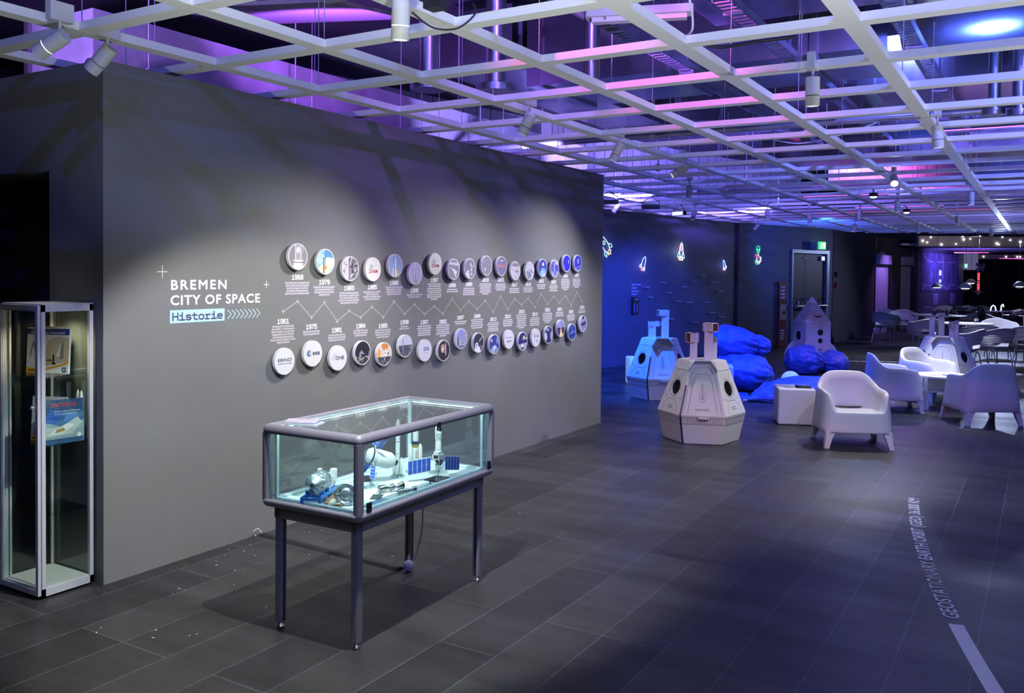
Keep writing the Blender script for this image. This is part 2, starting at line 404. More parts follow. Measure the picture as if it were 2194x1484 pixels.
# partition with the timeline; its left return has a deep dark doorway
wl = MB().mat(GREYWALL)
wl.box(-4.671, -4.194, 2.829, 8.863, 0, 2.738)
wl.box(-8.5, -4.671, 2.829, 3.1, 2.19, 2.738)
wl.box(-8.5, -5.9, 2.829, 3.1, 0, 2.19)
wl.mat(DARKWALL).box(-6.2, -4.672, 3.5, 3.6, 0, 2.6).box(-6.2, -4.672, 3.1, 3.5, 2.2, 2.3)
struct('wall_left', wl)
NO = Vector((-6.583, 13.936, 0)); NU = Vector((0.1676, 0.9859, 0)); NN = Vector((0.9859, -0.1676, 0))
DO = Vector((-5.65, 18.97, 0)); DU = Vector((0.331, 0.943, 0)).normalized(); DN = Vector((DU.y, -DU.x, 0))
KO = Vector((-4.48, 22.6, 0)); KU = Vector((0.0995, 0.995, 0)).normalized(); KN = Vector((KU.y, -KU.x, 0))
def wallbox(mb, O, U, N, s0, s1, z0, z1, t0=0.0, t1=-0.2):   # box along a wall line; t = offset along its normal
    p = O+U*s0+N*t1+Vector((0, 0, z0))
    return mb.obox(p, U*(s1-s0), N*(t0-t1), Vector((0, 0, z1-z0)))
def wframe(O, U, N, s, z, t=0.002):
    return frame(O+U*s+N*t+Vector((0, 0, z)), U, (0, 0, 1))
struct('wall_back_left', wallbox(MB(), NO, NU, NN, -6.5, 5.0, 0, 2.766), NAVY)
wb = MB()
wallbox(wb, DO, DU, DN, -0.12, 1.86, 0, 2.766); wallbox(wb, DO, DU, DN, 3.44, 3.62, 0, 2.766); wallbox(wb, DO, DU, DN, 1.86, 3.44, 2.24, 2.766)
struct('wall_back', wb, NAVY)
wk = MB()
for a, b, z0, z1 in ((0, 3.87, 0, 2.766), (5.30, 6.66, 0, 2.766), (3.87, 5.30, 2.25, 2.766), (6.66, 8.03, 2.25, 2.766), (8.03, 9.07, 0, 2.766)):
    wallbox(wk, KO, KU, KN, a, b, z0, z1, 0, -0.3)
wallbox(wk, KO, KU, KN, 3.87, 8.03, 0, 2.766, -0.32, -0.4)
p0 = DO+DU*3.62; dk = KO-p0
wk.obox(p0-DN*0.2, dk+KU*0.02, KN*0.2, (0, 0, 2.766))
struct('wall_back_right', wk, DARKWALL)
# raised strips beside the niches
for k, sx in enumerate((3.80, 5.36, 6.60, 8.09)):
    t = struct('trim_%d' % (k+1), wallbox(MB(), KO, KU, KN, sx-0.03, sx+0.03, 0, 2.76, 0.015, 0), BLACK)
# pale panelling of the building core, seen above the partitions through the raster
VP_ = void_panel_material()
vp = MB()
wallbox(vp, NO, NU, NN, -9, 5.0, 2.77, 4.3, -0.9, -1.0)
wallbox(vp, DO, DU, DN, -0.5, 3.6, 2.77, 4.3, -0.9, -1.0)
struct('wall_core', vp, VP_)
struct('wall_west', MB().box(-12.1, -12, -3, 43, 0, 4.3), SLABM)
struct('wall_east', MB().box(5, 5.1, -3, 43, 0, 4.3), DARKWALL)
struct('wall_south', MB().box(-12, 5, -3.1, -3, 0, 4.3), DARKWALL)
# far room: side wall with posters, lower ceiling, black backdrop
PU = NU; PO = Vector((-3.575, 31.5, 0)); PN = NN
struct('wall_poster_side', wallbox(MB(), PO, PU, PN, 0, 5.5, 0, 2.7), mat('blue_grey_wall', (0.12, 0.12, 0.16), 0.6))
far = MB(); BO = Vector((-2.9, 41.5, 0)); far.obox(BO, R_*7.5, D_*0.1, (0, 0, 2.9))
struct('wall_far', far, BLACKWALL)
fs = MB(); F0 = Vector((-3.232, 28.43, 2.535)); fs.obox(F0, R_*6.0, D_*0.18, (0, 0, 0.30))
FASC = mat('beige_fascia', (0.42, 0.36, 0.33), 0.7)
struct('trim_5', fs, FASC)
fs = MB(); fs.obox(Vector((-2.42, 40.6, 2.37)), R_*5.5, D_*0.15, (0, 0, 0.19)); struct('trim_6', fs, FASC)
fc = MB(); fc.obox(F0+D_*0.18+Vector((-0.4, 0.0, 0.03)), R_*7, D_*13, (0, 0, 0.06)); struct('ceiling', fc, mat('far_ceiling', (0.35, 0.35, 0.37), 0.5))

# emergency door in the back wall
d1 = thing('door_1', None, None, tuple(DO+DU*1.9)); d1['kind'] = 'structure'
def dpart(name, m, fn):
    mb = MB(); mb.M = Matrix.Translation(-Vector(d1.location)); fn(mb); return mb.build(name, d1, m)
DOORM = mat('dark_brown_door', (0.030, 0.026, 0.030), 0.5)
FRM = mat('grey_metal_frame', (0.30, 0.32, 0.36), 0.4, 0.6)
dpart('door_leaf', DOORM, lambda mb: wallbox(mb, DO, DU, DN, 1.94, 2.46, 0.01, 2.14, -0.03, -0.09))
dpart('door_leaf', DOORM, lambda mb: wallbox(mb, DO, DU, DN, 2.475, 3.32, 0.01, 2.14, -0.03, -0.09))
def fr(mb):
    wallbox(mb, DO, DU, DN, 1.86, 1.92, 0, 2.24, 0.03, -0.2); wallbox(mb, DO, DU, DN, 3.34, 3.44, 0, 2.24, 0.03, -0.2); wallbox(mb, DO, DU, DN, 1.92, 3.34, 2.16, 2.24, 0.03, -0.2)
dpart('door_frame', FRM, fr)
def bar(s0, s1):
    def f(mb):
        a = DO+DU*s0+DN*0.09+Vector((0, 0, 0.93)); b = DO+DU*s1+DN*0.09+Vector((0, 0, 0.93))
        mb.cyl(a, b, 0.022, n=10)
        for s in (s0+0.05, s1-0.05):
            q = DO+DU*s+Vector((0, 0, 0.93))
            mb.tube([q+DN*0.09, q+DN*0.11+Vector((0, 0, 0.09)), q+DN*0.04+Vector((0, 0, 0.17)), q-DN*0.03+Vector((0, 0, 0.17))], 0.012)
    return f
dpart('push_bar', STEEL, bar(1.98, 2.44)); dpart('push_bar', STEEL, bar(2.50, 3.30))
dpart('door_closer', STEEL, lambda mb: wallbox(mb, DO, DU, DN, 3.10, 3.24, 2.00, 2.10, 0.02, -0.03))
dpart('door_sign', VINYL, lambda mb: wallbox(mb, DO, DU, DN, 2.40, 2.52, 2.045, 2.065, 0.0, -0.03))
# extinguisher cabinet beside the door
ex = thing('fire_extinguisher_cabinet', 'tall narrow dark red extinguisher cabinet with pale labels beside the emergency door', 'fire extinguisher cabinet', tuple(DO+DU*1.2))
mb = MB(); mb.M = Matrix.Translation(-Vector(ex.location)); wallbox(mb, DO, DU, DN, 1.33, 1.63, 0.02, 1.50, 0.05, 0.002); mb.build('cabinet_body', ex, mat('dark_red_metal', (0.16, 0.012, 0.016), 0.4))
mb = MB(); mb.M = Matrix.Translation(-Vector(ex.location)); wallbox(mb, DO, DU, DN, 1.36, 1.60, 0.62, 0.98, 0.065, 0.05); o_ = mb.build('latch_plate', ex, mat('brushed_beige_metal', (0.5, 0.42, 0.36), 0.35, 0.7))
mb = MB(); mb.M = Matrix.Translation(-Vector(ex.location)); wallbox(mb, DO, DU, DN, 1.49, 1.54, 0.76, 0.83, 0.08, 0.065); mb.build('lock', ex, BLACK)
lab = MB(); lab.M = Matrix.Translation(-Vector(ex.location))
for z0, z1 in ((1.10, 1.42), (0.18, 0.42)):
    for k in range(4): wallbox(lab, DO, DU, DN, 1.40, 1.56, z0+(z1-z0)*(k+0.15)/4, z0+(z1-z0)*(k+0.7)/4, 0.053, 0.05)
lab.build('label', ex, flat('#b7aec8'))
# exit sign over the door
xs = thing('exit_sign', 'green lit running man exit sign above the emergency door', 'exit sign', tuple(DO+DU*2.9+Vector((0, 0, 2.26))))
mb = MB(); mb.M = Matrix.Translation(-Vector(xs.location)); wallbox(mb, DO, DU, DN, 2.66, 2.72, 2.26, 2.44, 0.16, 0.0); wallbox(mb, DO, DU, DN, 2.66, 3.06, 2.25, 2.262, 0.16, 0.0); mb.build('housing', xs, mat('grey_plastic', (0.3, 0.32, 0.33), 0.5))
mb = MB(); mb.M = Matrix.Translation(-Vector(xs.location)); wallbox(mb, DO, DU, DN, 2.80, 3.06, 2.265, 2.44, 0.15, 0.10); mb.build('lit_panel', xs, emis('exit_green', (0.05, 0.75, 0.16), 1.5))
mb = MB(); mb.M = Matrix.Translation(-Vector(xs.location)) @ wframe(DO, DU, DN, 2.80, 2.265, 0.152)
mb.box(0.15, 0.23, 0.02, 0.155, 0, 0.002)
mb.sphere((0.085, 0.145, 0.001), 0.014, 8, 6, (1, 1, 0.1))
for a in ([(0.085, 0.125), (0.075, 0.07), (0.10, 0.045), (0.095, 0.012)], [(0.075, 0.07), (0.055, 0.04), (0.03, 0.035)], [(0.085, 0.12), (0.11, 0.10), (0.125, 0.115)], [(0.083, 0.12), (0.058, 0.105), (0.05, 0.08)]):
    stroke_into(mb, a, 0.014, Matrix.Translation((0, 0, 0.001)))
mb.build('pictogram', xs, emis('exit_white', (0.75, 1.0, 0.75), 2.2))

# ------------------------------------------------------------------ suspended raster
GX0, GY0, GS = -3.8776, 2.49348, 0.7909
SW, SH = 0.085, 0.040
g = MB()
def yclip(x): return 25.3+0.5485*(x+2.89)
for i in range(-9, 11):
    X = GX0+i*GS
    if X > 4.9: continue
    g.box(X-SW, X, -2.9, yclip(X), ZG, ZG+SH)
for j in range(-6, 34):
    Y = GY0+j*GS
    if Y < -2.9: continue
    xa = max(-11, (Y-25.3)/0.5485-2.89)
    if xa < 4.9: g.box(xa, 4.9, Y, Y+SW, ZG+0.0008, ZG+SH-0.0008)
o = g.build('ceiling_raster', None, SLAT)
tag(o, 'white square slatted raster suspended under the open ceiling', 'ceiling raster')

# ------------------------------------------------------------------ ceiling void: beams, ducts, trays, pipes, wires
def single(name, mb, m, label, cat, group=None):
    o = mb.build(name, None, m); return tag(o, label, cat, group)
single('concrete_beam', MB().box(-7.0, -6.2, 4.1, 12.5, 3.05, 3.62), CONCRETE, 'pale concrete beam in the ceiling void behind the top of the dark partition, lit purple', 'beam')
single('ceiling_panel', MB().obox((-5.6, 4.2, 3.55), (1.25, 0.5, 0), (-0.35, 1.3, 0.25), (0, 0, 0.03)), mat('matt_panel', (0.22, 0.2, 0.22), 0.8), 'large flat purple-lit panel hanging in the void over the partition end', 'panel')
def duct(name, x0, x1, y0, y1, z0, z1, label, axis='x'):
    t = thing(name, label, 'air duct', ((x0+x1)/2, (y0+y1)/2, z0))
    mb = MB(); mb.M = Matrix.Translation(-Vector(t.location)); mb.box(x0, x1, y0, y1, z0, z1); mb.build('duct_body', t, DUCTM)
    q = (x0 if axis == 'x' else y0)+0.15
    while q < (x1 if axis == 'x' else y1):
        mb = MB(); mb.M = Matrix.Translation(-Vector(t.location))
        if axis == 'x': mb.box(q, q+0.025, y0-0.02, y1+0.02, z0-0.02, z1+0.02)
        else: mb.box(x0-0.02, x1+0.02, q, q+0.025, z0-0.02, z1+0.02)
        mb.build('flange', t, STEEL); q += 1.2
    return t
duct('air_duct', -4.1, -1.2, 7.0, 8.1, 3.35, 3.95, 'wide galvanised duct crossing the void above the middle of the room')
duct('air_duct', -2.2, 4.0, 5.7, 6.6, 3.55, 4.15, 'large dark duct nearest the top right of the view')
duct('air_duct', -1.6, 4.0, 9.0, 10.3, 3.42, 3.92, 'broad shiny duct behind the round duct shoulder at the right')
duct('air_duct', -3.4, 4.0, 12.2, 13.1, 3.2, 3.6, 'long flat steel duct running across the void over the lounge chairs')
duct('air_duct', -3.2, 4.0, 15.6, 16.3, 3.15, 3.6, 'long flat steel duct running across the void over the dining tables')
duct('air_duct', -3.6, 4.0, 19.2, 20.2, 3.2, 3.7, 'farthest long steel duct across the void')
duct('air_duct', -5.0, -4.2, 6.9, 11.0, 3.55, 4.1, 'dark duct running lengthwise over the partition', 'y')
rd = MB(); rd.cyl((-1.0, 7.6, 3.82), (2.4, 7.6, 3.82), 0.42, n=32); single('round_duct', rd, DUCTM, 'large round steel duct shoulder at the upper right of the void', 'air duct')
single('ceiling_panel', MB().box(-2.4, -0.9, 4.6, 5.0, 3.55, 4.25), mat('matt_panel', (0.22, 0.2, 0.22), 0.8), 'violet-lit flat panel hanging in the void behind the pale luminaire', 'panel')
single('concrete_beam', MB().box(-4.3, -3.7, 3.6, 4.6, 3.5, 4.1), CONCRETE, 'short pale beam block in the void above the middle of the timeline', 'beam')
def tray(x, y0, y1, z, label):
    t = thing('cable_tray', label, 'cable tray', (x, y0, z), group='cable trays hanging in the void')
    mb = MB(); w = 0.11
    mb.box(-w/2, -w/2+0.006, 0, y1-y0, 0, 0.055); mb.box(w/2-0.006, w/2, 0, y1-y0, 0, 0.055); mb.build('side_rail', t, STEEL)
    mb = MB(); y = 0.03
    while y < y1-y0: mb.box(-w/2, w/2, y, y+0.022, 0, 0.008); y += 0.07
    mb.build('rungs', t, STEEL)
    for yy in (5.4, 6.8, 8.5, 10.9):
        y = yy-y0; mb = MB(); mb.cyl((0, y, 0.0), (0, y, 4.299-z), 0.006, n=6); mb.box(-0.06, 0.06, y-0.015, y+0.015, -0.02, 0.001); mb.build('hanger', t, STEEL)
tray(-2.50, 5.15, 11.6, 3.28, 'steel cable tray in the void above the pale luminaire, leftmost of the three')
tray(-1.69, 5.15, 11.6, 3.28, 'steel cable tray in the void, middle one of the three')
tray(-0.83, 5.2, 11.6, 3.28, 'perforated cable tray in the void, rightmost of the three')
# fluorescent luminaire
fl = thing('ceiling_luminaire', 'pale switched-off tube luminaire hanging in the void over the raster', 'luminaire', (-2.26, 5.27, 3.3), math.radians(18))
mb = MB(); mb.rbox(-0.34, 0.34, -0.06, 0.06, 0.0, 0.05, 0.02); mb.build('housing', fl, mat('old_white', (0.6, 0.58, 0.6), 0.5))
mb = MB(); mb.prism([(-0.30, -0.035), (0.30, -0.035), (0.30, 0.035), (-0.30, 0.035)], -0.03, 0.0); mb.build('diffuser', fl, mat('milky_cover', (0.7, 0.66, 0.7), 0.3))
for xx in (-0.25, 0.25):
    MB().cyl((xx, 0, 0.05), (xx*0.6, 0, 1.0), 0.003, n=5).build('suspension_cord', fl, STEEL)
# pipes along the void
pipes = [
 ((-5.95, 3.9, 3.12), (-5.95, 12.0, 3.12), 0.055, 'dark service pipe below the concrete beam', (0.06, 0.05, 0.07)),
 ((-3.5, 3.0, 3.9), (-3.5, 12.0, 3.9), 0.04, 'slim pipe running lengthwise over the partition top', (0.3, 0.3, 0.32)),
 ((-5.2, 6.78, 3.2), (4.0, 6.78, 3.2), 0.025, 'thin sprinkler pipe crossing the void over the display case', (0.35, 0.35, 0.38)),
 ((-5.6, 8.7, 3.1), (4.0, 8.7, 3.1), 0.03, 'sprinkler pipe crossing the void over the front cardboard capsule', (0.35, 0.35, 0.38)),
 ((-5.0, 11.2, 3.08), (4.0, 11.2, 3.08), 0.035, 'sprinkler pipe crossing the void over the coffee table', (0.35, 0.35, 0.38)),
 ((-5.0, 14.2, 3.05), (4.0, 14.2, 3.05), 0.04, 'sprinkler pipe crossing the void in front of the dining tables', (0.35, 0.35, 0.38)),
 ((-4.6, 17.4, 3.05), (4.0, 17.4, 3.05), 0.04, 'pipe crossing the void over the dining tables', (0.35, 0.35, 0.38)),
]
for a, b, r, lb, colr in pipes:
    t = thing('service_pipe', lb, 'pipe', a)
    A = Vector(a); B = Vector(b); dd = (B-A)
    MB().cyl((0, 0, 0), dd, r, n=12).build('pipe_run', t, mat('pipe_%.2f' % colr[0], colr, 0.35, 0.5))
    L_ = dd.length; dn = dd.normalized(); k = 0.5
    while k < L_:
        mb = MB(); mb.cyl(dn*(k-0.03), dn*(k+0.03), r*1.35, n=12); mb.cyl(dn*k, dn*k+Vector((0, 0, 4.299-a[2])), 0.006, n=5); k += 1.55
        mb.build('pipe_clamp', t, mat('pink_grey_clamp', (0.45, 0.40, 0.42), 0.5))
# square downpipes / round risers seen between the slats
for x, y, r, lb in ((-3.95, 5.3, 0.07, 'steel riser behind the raster above the display case'), (-3.55, 5.6, 0.08, 'second steel riser beside it above the display case'), (-2.9, 5.9, 0.06, 'slim steel riser nearer the luminaire'), (-0.40, 8.35, 0.05, 'steel riser at the right edge of the void, left one of the pair'), (-0.22, 8.5, 0.06, 'steel riser at the right edge of the void, right one of the pair')):
    o = MB().cyl((x, y, 3.05), (x, y, 4.299), r, n=14).cyl((x, y, 3.0), (x, y, 3.05), r*1.9, n=14).build('riser_pipe', None, STEEL)
    tag(o, lb, 'pipe')
# suspension wires of the raster, at every second crossing
wp = None; nw = 0
for i in range(-2, 6):
    for j in range(-1, 20):
        if (i+j) % 2: continue
        x = GX0+i*GS-SW/2; y = GY0+j*GS+SW/2
        if y > 17: continue
        if wp is None:
            wp = MB().cyl((0, 0, 0), (0, 0, 4.3-ZG-SH), 0.0028, n=5).build('suspension_wire', None, mat('wire', (0.5, 0.5, 0.52), 0.4, 0.6))
            o = wp
        else: o = wp.copy(); COL.objects.link(o)
        o.location = (x, y, ZG+SH); nw += 1
        tag(o, 'thin wire holding the white raster up to the slab', 'wire', 'raster suspension wires')
# a coil of pale cable, black cable over a slat
def cable(name, pts, r, m, label, cat='cable'):
    P = []
    pts = [Vector(p) for p in pts]
    for i in range(len(pts)-1):
        p0 = pts[max(i-1, 0)]; p1 = pts[i]; p2 = pts[i+1]; p3 = pts[min(i+2, len(pts)-1)]
        for k in range(8):
            t = k/8; P.append(0.5*((2*p1)+(-p0+p2)*t+(2*p0-5*p1+4*p2-p3)*t*t+(-p0+3*p1-3*p2+p3)*t*t*t))
    P.append(pts[-1])
    return tag(MB().tube(P, r, 7).build(name, None, m), label, cat)
BCAB = mat('black_cable', (0.01, 0.01, 0.012), 0.5); WCAB = mat('white_cable', (0.62, 0.6, 0.66), 0.5)
coil = []
for k in range(40):
    a = k*0.55; coil.append((-2.02+0.16*math.cos(a)+0.02*math.sin(k), 3.30+0.10*math.sin(a), ZG+SH+0.03+0.07*abs(math.sin(a*0.53))))
cable('cable_coil', coil, 0.006, WCAB, 'coiled pale cable lying on the raster at top centre, beside the red fitting', 'cable')
cable('cable', [(-1.72, 4.30, 2.84), (-1.58, 4.36, 2.86), (-1.45, 4.40, 2.815), (-1.28, 4.52, 2.85), (-1.1, 4.56, 2.86)], 0.009, BCAB, 'black cable slung over a slat at top centre right', 'cable')
cable('cable', [(-1.62, 3.95, 3.25), (-1.50, 4.05, 3.02), (-1.48, 4.10, 2.85), (-1.53, 4.12, 2.81)], 0.006, WCAB, 'white cable hooked over a raster crossing right of the luminaire', 'cable')
cable('cable', [(-2.4, 8.6, 3.0), (-2.1, 8.9, 2.95), (-1.7, 9.1, 3.05), (-1.3, 9.0, 3.15)], 0.006, WCAB, 'thin pale cable looping in the void in mid view', 'cable')
rv = MB(); rv.cyl((-2.28, 3.42, 2.95), (-2.28, 3.42, 3.25), 0.035, n=12); rv.cyl((-2.36, 3.42, 3.0), (-2.20, 3.42, 3.0), 0.03, n=12)
single('sprinkler_valve', rv, mat('red_paint', (0.5, 0.02, 0.02), 0.4), 'red sprinkler fitting hanging in the void at top centre', 'pipe fitting')
# ------------------------------------------------------------------ track spotlights on the raster
SPOTW = mat('spot_white', (0.55, 0.56, 0.57), 0.45)
LENS_ON = emis('spot_lens', (1.0, 0.97, 0.9), 0.5)
RING_ON = emis('spot_ring', (0.9, 1.0, 0.95), 2.5)
def rail(t, x, y, zz=0.0):
    """short white arm under the raster that ties a fitting to the nearest slat"""
    xc = GX0+round((x-GX0+SW/2)/GS)*GS-SW/2; yc = GY0+round((y-GY0-SW/2)/GS)*GS+SW/2
    a = Vector(t.location); rz = t.rotation_euler.z
    p = Vector((x-a.x, y-a.y, 0)); q = Vector((xc-a.x, p.y, 0)) if abs(xc-x) < abs(yc-y) else Vector((p.x, yc-a.y, 0))
    M0 = Matrix.Rotation(-rz, 4, 'Z'); mb = MB(); mb.M = M0
    lo = (min(p.x, q.x)-0.012, min(p.y, q.y)-0.012); hi = (max(p.x, q.x)+0.012, max(p.y, q.y)+0.012)
    mb.box(lo[0], hi[0], lo[1], hi[1], ZG-a.z-0.009, ZG-a.z); mb.build('mounting_arm', t, SPOTW)
def track_spot(pos, aim, label, power=0, color=(1.0, 0.97, 0.93), angle=60, blend=0.6, ring=False, lens=None, L=0.15, r=0.037, target=None):
    """pos = centre of the body; aim = world direction the lens faces"""
    t = thing('track_spotlight', label, 'spotlight', (pos[0], pos[1], ZG), group='white cylinder spotlights under the raster')
    a = Vector(aim).normalized(); P = Vector(pos)-Vector(t.location)
    lo = P+a*L/2; hi = P-a*L/2
    mb = MB(); m1 = P+a*L*0.13
    mb.cyl(hi, m1, r, n=24).cyl(m1+a*0.004, lo, r, n=24)
    mb.build('lamp_body', t, SPOTW)
    MB().cyl(m1, m1+a*0.004, r*0.93, n=24).build('ring', t, RING_ON if ring else BLACK)
    mb = MB().cyl(hi-a*0.0015, hi, r*0.97, n=24)
    for k in range(8):
        q = a.orthogonal().normalized(); q.rotate(Matrix.Rotation(k*PI/4, 3, a)); u = a.cross(q)
        mb.obox(hi-a*0.002+q*r*0.3-u*r*0.05, q*r*0.55, u*r*0.1, -a*0.0005)
    vents = mb; vents.mats = []; vents.build('vented_cap', t, mat('cap_white', (0.7, 0.72, 0.7), 0.4))
    MB().cyl(lo, lo+a*0.001, r*0.8, n=24).build('lens', t, (lens or (LENS_ON if power else mat('lens_off', (0.05, 0.05, 0.05), 0.15))))
    st = hi*0.65+P*0.35
    MB().cyl(st, (st.x, st.y, 0.0), 0.007, n=8).build('stem', t, SPOTW)
    MB().box(st.x-0.02, st.x+0.02, st.y-0.055, st.y+0.055, -0.008, SH+0.035).build('adapter', t, SPOTW)
    rail(t, t.location.x+st.x, t.location.y+st.y)
    if power:
        w = Vector(t.location)+lo+a*0.012
        spot('spotlight_beam', w, target or (w+a), power, color, angle, blend, 0.022)
    return t
def vimg(a, b, c): return R_*a+Z_*b+D_*c      # direction from image right / up / away
NEU = (1.0, 0.96, 0.90); COOL = (0.86, 0.93, 1.0)
track_spot((-3.83, 2.33, 2.66), vimg(-0.85, -0.50, 0.1), 'white spotlight with a glowing ring, leftmost one, over the glass cabinet', 0, ring=True)
track_spot((-3.90, 2.62, 2.66), vimg(-0.65, -0.66, 0.1), 'white spotlight with a dark ring at the top left corner of the partition', 25, NEU, 80, target=(-5.0, 1.7, 0.9))
track_spot((-2.225, 2.80, 2.66), (-0.10, 0.09, -1), 'white spotlight with a glowing ring and black clip, top centre above the display case', 300, (1.0, 1.0, 0.95), 84, 0.3, ring=True, target=(-3.55, 3.95, 0.0))
track_spot((-2.96, 5.06, 2.64), vimg(-0.42, -0.9, 0.12), 'white spotlight aimed at the timeline, first one along the partition from the camera', 165, NEU, 90, 1.0, target=(-4.194, 3.9, 0.6))
track_spot((-3.00, 6.58, 2.64), vimg(-0.42, -0.9, 0.12), 'white spotlight aimed at the timeline, second one along the partition', 130, (1.0, 0.95, 0.95), 106, 1.0, target=(-4.194, 5.7, 0.3))
track_spot((-3.04, 8.10, 2.64), vimg(-0.80, -0.5, 0.0), 'white spotlight aimed steeply left at the timeline, third one along the partition', 175, (0.95, 0.93, 1.0), 106, 1.0, target=(-4.194, 7.2, 0.3))
track_spot((-1.09, 4.88, 2.64), vimg(0.02, -1, 0.05), 'white spotlight hanging straight down right of the luminaire', 150, COOL, 74, 1.0, target=(-1.75, 7.0, 0))
track_spot((-0.66, 6.72, 2.62), vimg(0.08, -1, 0.0), 'white spotlight hanging straight down at the right, over the bare floor', 170, (0.84, 0.84, 1.0), 84, 1.0, target=(-1.3, 8.0, 0))
track_spot((-1.39, 10.02, 2.66), vimg(-0.25, -0.62, -0.75), 'lit spotlight glaring towards the camera over the armchairs', 240, (1.0, 0.95, 0.86), 92, 0.5, lens=emis('glare', (1.0, 0.95, 0.75), 40), L=0.12, r=0.042, target=(-2.6, 8.9, 0.3))
track_spot((-3.62, 10.0, 2.62), vimg(0, -1, 0), 'white spotlight hanging straight down over the rear capsule, below the pale wall', 0)
track_spot((-5.48, 12.0, 2.62), vimg(-0.5, -0.85, 0), 'small white spotlight next to the black flood lights at the partition end', 0)
track_spot((-3.78, 14.0, 2.60), vimg(0.05, -1, 0), 'small spotlight hanging straight down over the beanbag stack', 48, (0.35, 0.4, 1.0), 80)
track_spot((-3.40, 15.2, 2.60), vimg(0.05, -1, 0), 'small lilac-lit spotlight hanging down left of the violet glare', 0)
track_spot((-3.30, 18.6, 2.60), vimg(-0.3, -0.9, 0), 'tiny tilted spotlight at the rear edge of the raster, over the white rocket', 44, (0.7, 0.6, 1.0), 80)
track_spot((-2.49, 14.5, 2.60), vimg(0.05, -1, 0), 'small pink-lit spotlight between the two glaring LED lamps', 0)
track_spot((-1.74, 12.9, 2.60), vimg(0.02, -1, 0), 'small white spotlight hanging down right of the first LED lamp', 300, (1.0, 0.97, 0.90), 62, 0.8, target=(-1.4, 12.9, 0.3))
track_spot((-0.80, 12.0, 2.60), vimg(0.0, -1, 0), 'white spotlight hanging down at the right below the pink-lit slat', 150, (0.9, 0.9, 1.0), 80, 0.8)
track_spot((-1.28, 16.3, 2.58), vimg(0.1, -1, 0), 'tiny spotlight over the dining chairs at the right', 260, (0.75, 0.82, 1.0), 100, 0.8)
track_spot((-4.88, 13.7, 2.60), vimg(-0.3, -0.9, 0.0), 'small dim spotlight right of the lit flood lamp near the blue wall', 0)
track_spot((-4.85, 17.2, 2.58), vimg(-0.55, -0.8, 0.0), 'small tilted spotlight above the dark corner of the blue wall', 0)
track_spot((-2.2, 19.2, 2.58), vimg(0.1, -1, 0), 'tiny spotlight far back over the flower-pot table', 240, (0.85, 0.85, 1.0), 100, 0.8)
track_spot((-1.0, 20.8, 2.58), vimg(0.1, -1, 0), 'tiny spotlight far back at the right, over the chairs with coats', 200, (0.7, 0.75, 1.0), 100, 0.8)
# clip, cable and transformer beside the centre spotlight
cable('cable', [(-2.20, 2.84, 2.70), (-2.16, 2.93, 2.655), (-2.09, 3.00, 2.66), (-2.03, 3.04, 2.72), (-2.04, 3.04, 2.765)], 0.004, BCAB, 'short black cable looping under the raster beside the centre spotlight')
single('transformer_box', MB().box(-2.16, -2.08, 2.86, 2.93, 2.715, 2.765), BLACK, 'small black driver box clipped under the raster beside the centre spotlight', 'driver box')
# black linear floods over the blue zone
def wash(pos, rz, label, on):
    t = thing('wash_light', label, 'flood light', pos, rz, group='black bar floods')
    MB().box(-0.13, 0.13, -0.035, 0.035, -0.03, 0.03).build('housing', t, BLACK)
    MB().box(-0.12, 0.12, -0.0375, -0.035, -0.024, 0.024).build('lamp_face', t, emis('wash_on', (0.45, 0.85, 1.0), 5) if on else mat('lens_off', (0.05, 0.05, 0.05), 0.15))
    mb = MB()
    for x in (-0.12, 0.12): mb.tube([(x, 0, 0.03), (x, 0, 0.07)], 0.005)
    mb.tube([(-0.12, 0, 0.07), (0, 0, ZG-pos[2]), (0.12, 0, 0.07)], 0.005); mb.build('bracket', t, BLACK); rail(t, pos[0], pos[1])
wash((-5.10, 10.95, 2.62), 0.2, 'black bar flood half hidden behind the end of the partition', False)
wash((-4.92, 12.0, 2.62), 0.3, 'black bar flood, second from the left over the blue zone', False)
wash((-5.05, 13.5, 2.62), -0.5, 'bar flood with a bright pale blue face over the blue wall', True)
spot('blue_flood_light', (-3.5, 11.2, 2.6), (-6.6, 13.2, 0.1), 1150, DEEP, 70, 0.5, 0.05)
spot('blue_flood_light', (-3.4, 13.2, 2.6), (-6.3, 15.4, 0.1), 900, DEEP, 66, 0.5, 0.05)
spot('blue_flood_light', (-4.9, 10.2, 2.6), (-5.0, 11.5, 0.0), 1000, (0.01, 0.12, 1.0), 78, 0.8, 0.05)
spot('blue_flood_light', (-3.0, 11.0, 2.6), (-3.1, 12.6, 0.3), 700, (0.02, 0.10, 1.0), 84, 0.8, 0.05)
spot('blue_flood_light', (-2.6, 14.6, 2.6), (-3.4, 13.4, 0.4), 300, (0.02, 0.05, 1.0), 90, 0.8, 0.05)
spot('blue_flood_light', (-3.6, 18.0, 2.6), (-4.9, 20.8, 2.2), 200, (0.02, 0.12, 1.0), 84, 0.8, 0.05)
